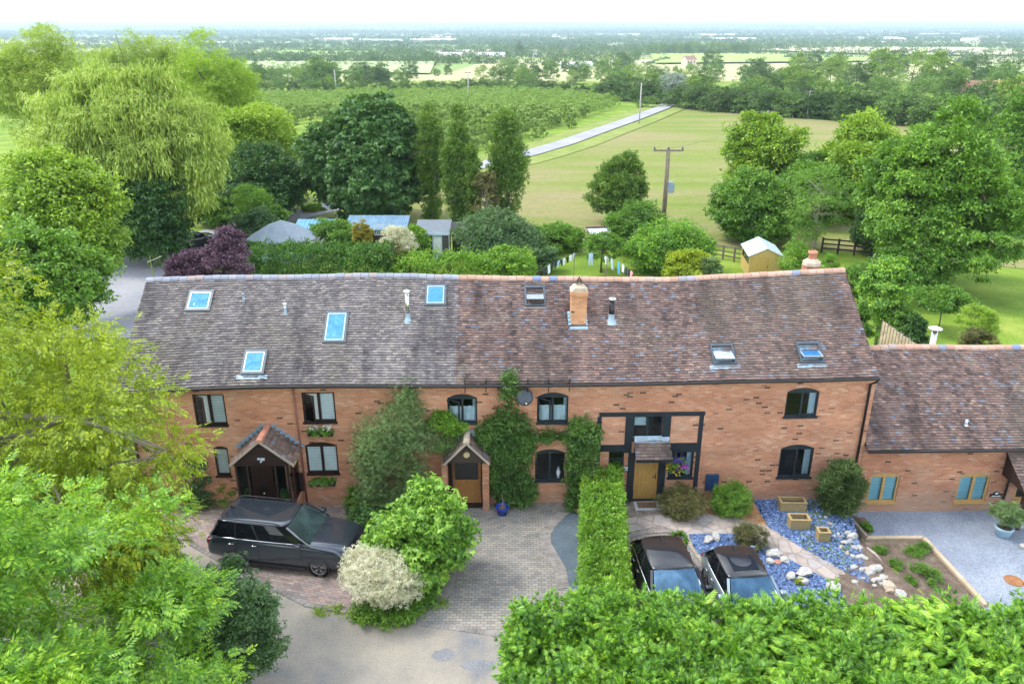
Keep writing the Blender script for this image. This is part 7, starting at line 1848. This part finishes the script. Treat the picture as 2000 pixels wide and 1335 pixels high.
a, b = at_y(884, 450, 60.5), at_y(918, 450, 60.5); c = (a + b) / 2
t = thing('felt_shed', 'low black felt roofed shed beside the rightmost poplar', 'shed', (c.x, 61, 0)); zz = at_y(900, 442, 61)[2]
MB().prism([(-1, zz - .2), (1, zz + .1), (1, zz + .15), (-1, zz - .15)], -.8, .8, axis='x').build('roof', plain('felt_black', (.05, .05, .055), .9), t); MB().box(-.7, .7, -.8, .9, 0, zz - .2).build('wall', M['brown_wood'], t)
# lean-to shelter above the washing line
a, b = at_y(1150, 455, 63), at_y(1198, 455, 63); c = (a + b) / 2
t = thing('lean_to_shelter', 'tilted lean-to shelter with clear corrugated sheets above the washing line', 'shelter', (c.x, 63, 0), R(8))
z0, z1 = at_y(1170, 470, 61)[2], at_y(1170, 443, 64)[2]
D = corr(-.95, 1.15, -1.9, 1.2, z0, z1 - .1, .14, .02); ro = D.build('roof', plain('clear_sheet', (.55, .64, .70), .35, var=.25, scale=2), t); sd_ = ro.modifiers.new('s', 'SOLIDIFY'); sd_.thickness = .01
MB().box(-1.0, 1.2, 1.0, 1.3, z1 - .12, z1).build('ridge_board', plain('maroon_board', (.12, .06, .06), .8), t)
D = MB()
for x in (-.85, 1.05): D.box(x - .04, x + .04, -1.8, -1.72, 0, z0 - .05); D.box(x - .04, x + .04, 1.0, 1.08, 0, z1 - .12)
D.build('post', M['pole_wood'], t)
# wooden shed
fa, fb = at_y(1462, 528, 53.5), at_y(1524, 528, 53.5)
t = thing('wooden_shed', 'new honey-coloured wooden shed with a pale roof behind the ridge', 'shed', ((fa.x + fb.x) / 2 + .02, 53.5, 0), R(-6))
hw_ = (fb - fa).length / 2; dl = 3.2; ze_, zp = 1.62, 2.12
sh = -1.05 / 3.2 * 0
hm = wood('honey_boards', (.50, .34, .10), (.66, .47, .18), (1.2, 1.2, 12))
D = MB()
for k in range(16):
    z = k * .105; D.box(-hw_, hw_, -.02, .0, z, z + .10)
D.prism([(-hw_, 0), (hw_, 0), (hw_, ze_), (0, zp), (-hw_, ze_)], 0, dl)
for k in range(5):
    z = 1.68 + k * .1; ww = hw_ * (zp - z) / (zp - ze_)
    if ww > .1: D.box(-ww, ww, -.02, .0, z, min(z + .095, zp))
D.build('wall', hm, t)
D = MB()
for s in (-1, 1): D.prism([(s * (hw_ + .12), ze_ - .06), (0, zp + .03), (0, zp + .07), (s * (hw_ + .12), ze_ - .02)], -.12, dl + .12)
D.build('roof', plain('pale_felt', (.42, .52, .54), .8, var=.1), t)
D = MB(); D.box(-hw_ * .95, .22, -.045, -.022, .05, 1.55); do_ = D.build('door', wood('honey_door', (.48, .30, .08), (.60, .40, .13), (12, 12, 1)), t); MB().box(.10, .14, -.06, -.046, .8, .9).build('latch', M['black'], do_)
D = MB()
for k in range(4): D.box(-hw_ - .02, -hw_ - .001, .25 + k * .68, .85 + k * .68, .95, 1.45)
D.build('window', M['car_glass'], t)
# heap of earth
bm = bmesh.new(); bmesh.ops.create_uvsphere(bm, u_segments=24, v_segments=12, radius=1)
for v in bm.verts: v.co *= (1 + .12 * math.sin(v.co.x * 7 + v.co.y * 5)); v.co.x *= 1.15; v.co.y *= 1.0; v.co.z *= .45
me = bpy.data.meshes.new('earth_heap'); bm.to_mesh(me); bm.free(); me.materials.append(ground_mat('loose_earth', [(.3, (.26, .18, .10)), (.7, (.42, .31, .19))], 3, 15, .35, .8)); o = link(bpy.data.objects.new('earth_heap', me)); o.location = on_ground(1685, 572); tag(o, 'heap of loose brown earth on the lawn beside the gable', 'heap')
# post and rail fence, in stretches
def rail_fence(label, A, B, n, h, m, pk=False, rails=3):
    A, B = on_ground(*A), on_ground(*B); t = thing('rail_fence', label, 'fence', A, 0); d = B - A
    for k in range(n + 1):
        p = d * k / n; MB().box(-.06, .06, -.06, .06, -.1, h, at=p).build('post', m, t)
    for r in range(rails):
        z = h * (.3 + .3 * r); MB().bar((0, 0, z), (d.x, d.y, d.z + z), .04, .11).build('rail', m, t)
    if pk:
        D = MB(); nn = int(d.length / .16)
        for k in range(nn): p = d * k / nn; D.box(-.04, .04, -.07, -.05, .1, h, at=p)
        D.build('pale', m, t)
rail_fence('dark post and rail fence at the foot of the trees left of the huge maple', (1604, 493), (1765, 507), 5, 1.2, plain('dark_fence', (.04, .03, .025), .9))
rail_fence('brown post and rail fence between the wooden shed and the bushes', (1390, 503), (1455, 515), 3, 1.15, M['pole_wood'])
rail_fence('brown paled fence above the yellow-leaved shrub', (1338, 492), (1390, 503), 3, 1.15, M['pole_wood'], True)
# wattle fence
A, B = at_y(1712, 672, 31.6), at_y(1795, 690, 28.9)
A = Vector((at_y(1722, 640, 34.5).x, 34.5, 0)); Bq = Vector((at_y(1800, 680, 32).x, 32, 0))
t = thing('wattle_fence', 'pale woven wattle fence sloping down behind the ridge of the low barn', 'fence', A); d = Bq - A; D = MB(); nn = 26
htop = at_y(1722, 626, 34.5)[2]
for z in np.arange(.2, 4.4, .06):
    P_ = []
    for k in range(nn + 1):
        s = k / nn; lim = htop * (1 - .085 * s)
        if z > lim: break
        P_.append(Vector((d.x * s, d.y * s, z)) + Vector((.0, .02 * (1 if (k + int(z / .06)) % 2 else -1), 0)))
    if len(P_) > 2: D.tube(P_, .026, 4)
D.build('woven_rods', plain('hazel', (.50, .43, .28), .9, var=.3, scale=4), t)
D = MB()
for k in range(0, nn + 1, 2): s = k / nn; D.tube([(d.x * s, d.y * s, 0), (d.x * s, d.y * s, htop * (1 - .085 * s) + .05)], .03, 5)
D.build('upright', M['pole_wood'], t)
# metal flue behind the low barn
q = at_y(1817, 690, 33.2); zt = at_y(1819, 640, 33.2)[2]
t = thing('metal_flue', 'metal flue pipe with a white cone cap behind the low barn roof', 'flue', (q.x, 33.2, 0))
MB().tube([(0, 0, 0), (0, 0, zt - .1)], .13, 12).build('pipe', M['steel'], t, True); MB().lathe([(.10, -.1), (.28, -.06), (.30, -.02), (.05, .08), (0, .08)], 16, (0, 0, zt)).build('cap', M['white'], t, True)

# ------------------------------------------------------------------ washing line
wl_pts = [at_y(1045, 532, 47), at_y(1075, 516, 49.5), at_y(1100, 505, 51.5), at_y(1122, 494, 53.0), at_y(1160, 494, 53.0), at_y(1186, 501, 52), at_y(1212, 513, 50), at_y(1236, 531, 47.5)]
t = tag(MB().tube(wl_pts, .006, 4).build('washing_line', M['pole_wood']), 'thin washing line sagging across the drying lawn', 'washing line')
pm_ = M['pole_wood']
for k, i in enumerate((3, 5)):
    q = wl_pts[i]; o = MB().tube([(0, 0, 0), (0, 0, q.z + .05)], .028, 6).build('line_post', pm_); o.location = (q.x, q.y, 0); tag(o, ('left', 'right')[k] + ' wooden post holding up the washing line', 'post')
cols = {'dark': plain('navy_cloth', (.02, .03, .06), .9), 'white': plain('white_cloth', (.70, .76, .84), .9), 'blue': plain('blue_cloth', (.08, .42, .70), .9), 'pale': plain('pale_blue_cloth', (.42, .56, .80), .9), 'pink': plain('pink_cloth', (.75, .35, .42), .9), 'black': plain('black_cloth', (.02, .02, .022), .9)}
garm = [(.05, 'black', 'shirt', .55), (.11, 'dark', 'shirt', .6), (.175, 'white', 'tea_towel', .62), (.22, 'black', 'trousers', .75), (.262, 'dark', 'shirt', .5), (.30, 'pale', 'shirt', .55), (.332, 'dark', 'shirt', .5), (.365, 'white', 'shirt', .55), (.40, 'black', 'shirt', .5), (.435, 'white', 'shirt', .5), (.475, 'pale', 'shirt', .5), (.56, 'pale', 'trousers', 1.0), (.66, 'white', 'shirt', .7), (.72, 'pale', 'trousers', .9), (.80, 'blue', 'trousers', .95), (.86, 'white', 'towel', .55), (.91, 'dark', 'towel', .6), (.95, 'black', 'shirt', .6), (.985, 'pink', 'shirt', .5)]
cum = [0]
for a, b in zip(wl_pts[:-1], wl_pts[1:]): cum.append(cum[-1] + (b - a).length)
seen = {}
ordn = ['first', 'second', 'third', 'fourth', 'fifth', 'sixth', 'seventh', 'eighth', 'ninth', 'tenth', 'eleventh', 'twelfth', 'thirteenth', 'fourteenth', 'fifteenth', 'sixteenth', 'seventeenth', 'eighteenth', 'nineteenth']
for gi, (f, c, kind, ln) in enumerate(garm):
    s = f * cum[-1]; i = max(j for j in range(len(cum)) if cum[j] <= s); i = min(i, len(wl_pts) - 2)
    p = wl_pts[i].lerp(wl_pts[i + 1], (s - cum[i]) / (cum[i + 1] - cum[i])); dr = wl_pts[i + 1] - wl_pts[i]; an = math.atan2(dr.y, dr.x)
    D = MB(); w = .20; ln *= .85
    if kind == 'trousers': sh = [(-w * .7, 0), (w * .7, 0), (w * .75, -ln), (w * .2, -ln), (0, -ln * .35), (-w * .2, -ln), (-w * .75, -ln)]
    elif kind == 'shirt': sh = [(-w * .6, 0), (w * .6, 0), (w * 1.1, -ln * .35), (w * .8, -ln * .45), (w * .6, -ln * .3), (w * .65, -ln), (-w * .65, -ln), (-w * .6, -ln * .3), (-w * .8, -ln * .45), (-w * 1.1, -ln * .35)]
    else: sh = [(-w, 0), (w, 0), (w * .95, -ln), (-w * .95, -ln * 1.05)]
    D.prism(sh, -.012, .012); o = D.build(kind, cols[c]); o.location = p; o.rotation_euler = (R(rk.uniform(-8, 8)), 0, an)
    cn = {'dark': 'navy', 'pale': 'pale blue'}.get(c, c)
    tag(o, f'{cn} {kind.replace("_", " ")} hanging {ordn[gi]} from the left on the washing line', 'laundry', 'laundry on the washing line')

# ------------------------------------------------------------------ poles, wires, far houses
def epole(label, px, top, base_, Y, r=.105, arm=1.3, transformer=False, double=False):
    T_ = at_y(px, top, Y) if Y else None
    if Y is None: b = on_ground(px, base_); Y = b.y; T_ = at_y(px, top, Y)
    gz = G(T_.x, Y); t = thing('electricity_pole', label, 'electricity pole', (T_.x, Y, gz)); h = T_.z - gz
    for dx in ((-.10, .10) if double else (0,)): MB().tube([(dx, 0, -.2), (dx, 0, h)], [r, r * .75], 8).build('pole', M['pole_wood'] if transformer else plain('pole_grey', (.42, .40, .38), .9), t, True)
    MB().box(-arm, arm, -.07, .07, h - .25, h - .10).build('crossarm', M['pole_wood'], t)
    D = MB()
    for x in (-arm * .93, 0, arm * .93): D.lathe([(.05, 0), (.09, .05), (.05, .12), (.09, .17), (.03, .25), (0, .25)], 8, (x, 0, h - .10))
    D.build('insulator', M['anthracite_m'], t, True)
    if transformer:
        tm_ = MB(); tm_.box(.12, .62, -.3, .3, h * .44, h * .44 + .85); tm_.box(.18, .56, -.24, .24, h * .44 + .85, h * .44 + .93)
        for k in range(6): tm_.box(.62, .70, -.26 + k * .1, -.22 + k * .1, h * .44 + .05, h * .44 + .75)
        tm_.build('transformer', plain('transformer_grey', (.24, .32, .38), .5), t)
    return Vector((T_.x, Y, gz + h))
P1 = epole('wooden double electricity pole with a grey transformer in the middle of the field edge', 1306, 290, 0, 70, transformer=True, double=True)
P2 = epole('pale electricity pole beside the lane at the corner of the orchard', 1253, 162, 244, None, .15, .9)
P3 = epole('electricity pole with a wide crossarm showing above the left maple', 1500, 217, 0, 118, .14, 1.1)
P4 = epole('tall pale electricity pole before the tree belt at the far side of the field', 1583, 177, 233, None, .15, 1.0)
P5 = epole('leaning pale electricity pole among the belt trees', 1617, 172, 216, None, .14, .6)
P6 = epole('slim pale electricity pole standing in the orchard', 914, 141, 196, None, .2, .9)
P7 = epole('distant pale electricity pole left of the orchard', 653, 136, 182, None, .2, .4)
def wire(label, a, b, sag=.6, r=.012):
    pts = [a.lerp(b, s) - Vector((0, 0, sag * 4 * s * (1 - s))) for s in np.linspace(0, 1, 15)]
    tag(MB().tube(pts, r, 4).build('power_line', plain('wire', (.08, .08, .08), .6) if 'w' not in M else M['w']), label, 'power line')
wire('thin power line from the orchard pole to the lane corner pole', P6, P2, 1.2, .03); wire('thin power line from the lane corner pole to the pole by the tree belt', P2, P4, 1.5, .025); wire('thin power line from the transformer pole to the pole above the maple', P1, P3, .8, .012); wire('thin power line from the pole above the maple to the tall pole by the belt', P3, P4, 1.0, .02)
wire('thin power line from the distant left pole to the orchard pole', P7, P6, 1.5, .03)
def far_house(label, px, py, w, d, h, wall, roofc, rz=0.3, name='farmhouse', cat='house', wins=True, z=None):
    p = on_ground(px, py); t = thing(name, label, cat, p, rz)
    MB().prism([(-d / 2, 0), (d / 2, 0), (d / 2, h), (0, h + d * .38), (-d / 2, h)], -w / 2, w / 2, axis='x').build('wall', plain('w_' + label[:9], wall, .9), t)
    D = MB()
    for s in (-1, 1): D.prism([(s * (d / 2 + .3), h - .1), (0, h + d * .38 + .1), (0, h + d * .38 + .3), (s * (d / 2 + .3), h + .12)], -w / 2 - .2, w / 2 + .2, axis='x')
    r_ = D.build('roof', plain('r_' + label[:9], roofc, .8), t)
    if wins:
        MB().box(w * .3, w * .3 + .7, -.3, .3, h + d * .3, h + d * .38 + 1.2).build('chimney', M['brick'], r_)
        D = MB()
        for k in range(3): D.box(-w * .35 + k * w * .3, -w * .35 + k * w * .3 + 1, -d / 2 - .03, -d / 2 + .02, h * .45, h * .75)
        D.build('window', M['car_glass'], t)
far_house('cream farmhouse with a brown roof among trees below the hilltop grove', 1345, 128, 11, 7, 5, (.6, .52, .42), (.28, .17, .13), .5)
far_house('white farmhouse among the trees left of the tall narrow tree', 1040, 110, 14, 8, 5, (.8, .8, .76), (.45, .42, .40), .4); far_house('white barn gable right of the tall narrow tree', 1048, 113, 9, 7, 4, (.8, .8, .8), (.6, .6, .6), 1.2, 'barn', 'barn')
for k, (x, y, w) in enumerate([(880, 113, 30), (960, 113, 34), (905, 107, 20)]): far_house(('long pale barn at the left of the farm below the wood', 'long pale barn at the right of the farm below the wood', 'short pale barn behind the two long ones')[k], x, y, w, 9, 3, (.75, .74, .70), (.70, .70, .68), .02, 'barn', 'barn', False)
far_house('long red-roofed bungalow half hidden in the trees at the right edge', 1945, 200, 22, 8, 2.6, (.45, .36, .3), (.36, .18, .14), -.1)
far_house('pale polytunnel roof behind the orchard trees', 1125, 134, 24, 7, 2, (.65, .72, .74), (.70, .76, .78), .05, 'greenhouse', 'greenhouse', False)
rs = random.Random(3)
wm, rm_ = plain('far_white', (.62, .62, .60), .8), plain('far_roof', (.75, .76, .78), .8)
for k in range(16):
    x = rs.uniform(500, 1990); y = rs.choice([72, 74, 76, 78, 80, 83, 70, 68]) + rs.uniform(-1, 1); p = on_ground(x, y)
    w = rs.uniform(40, 170) * (p.y / 3000); d = rs.uniform(14, 40); h = rs.uniform(4, 8)
    o = MB().prism([(-d / 2, 0), (d / 2, 0), (d / 2, h), (0, h + 4), (-d / 2, h)], -w / 2, w / 2, axis='x').build('far_shed', wm); o.location = p; o.rotation_euler = (0, 0, rs.uniform(-.3, .3)); tag(o, 'pale warehouse glinting far off on the hazy plain', 'warehouse', 'pale warehouses far off on the plain')

# ------------------------------------------------------------------ haze over the country
hz = MB().box(-30000, 30000, -800, 26000, -75, 72).build('haze', None)
hm_ = bpy.data.materials.new('haze_air'); hm_.use_nodes = True; hn = hm_.node_tree.nodes; hn.clear()
ho = hn.new('ShaderNodeOutputMaterial'); pv = hn.new('ShaderNodeVolumePrincipled'); pv.inputs['Color'].default_value = (.66, .84, 1.0, 1); pv.inputs['Density'].default_value = 0.00016; pv.inputs['Anisotropy'].default_value = 0.2
hm_.node_tree.links.new(pv.outputs[0], ho.inputs['Volume']); hz.data.materials.append(hm_); tag(hz, 'pale summer haze lying over the plain', 'haze', kind='stuff')
hm_.cycles.homogeneous_volume = True if hasattr(hm_.cycles, 'homogeneous_volume') else True

for o in bpy.data.objects:          # nothing may be left without a description
    if o.parent is None and o.type in ('MESH', 'EMPTY') and not o.get('kind') and not o.get('label'): o['label'] = o.name.replace('_', ' ') + ' by the brick terrace'; o['category'] = o.name.split('.')[0].replace('_', ' ')
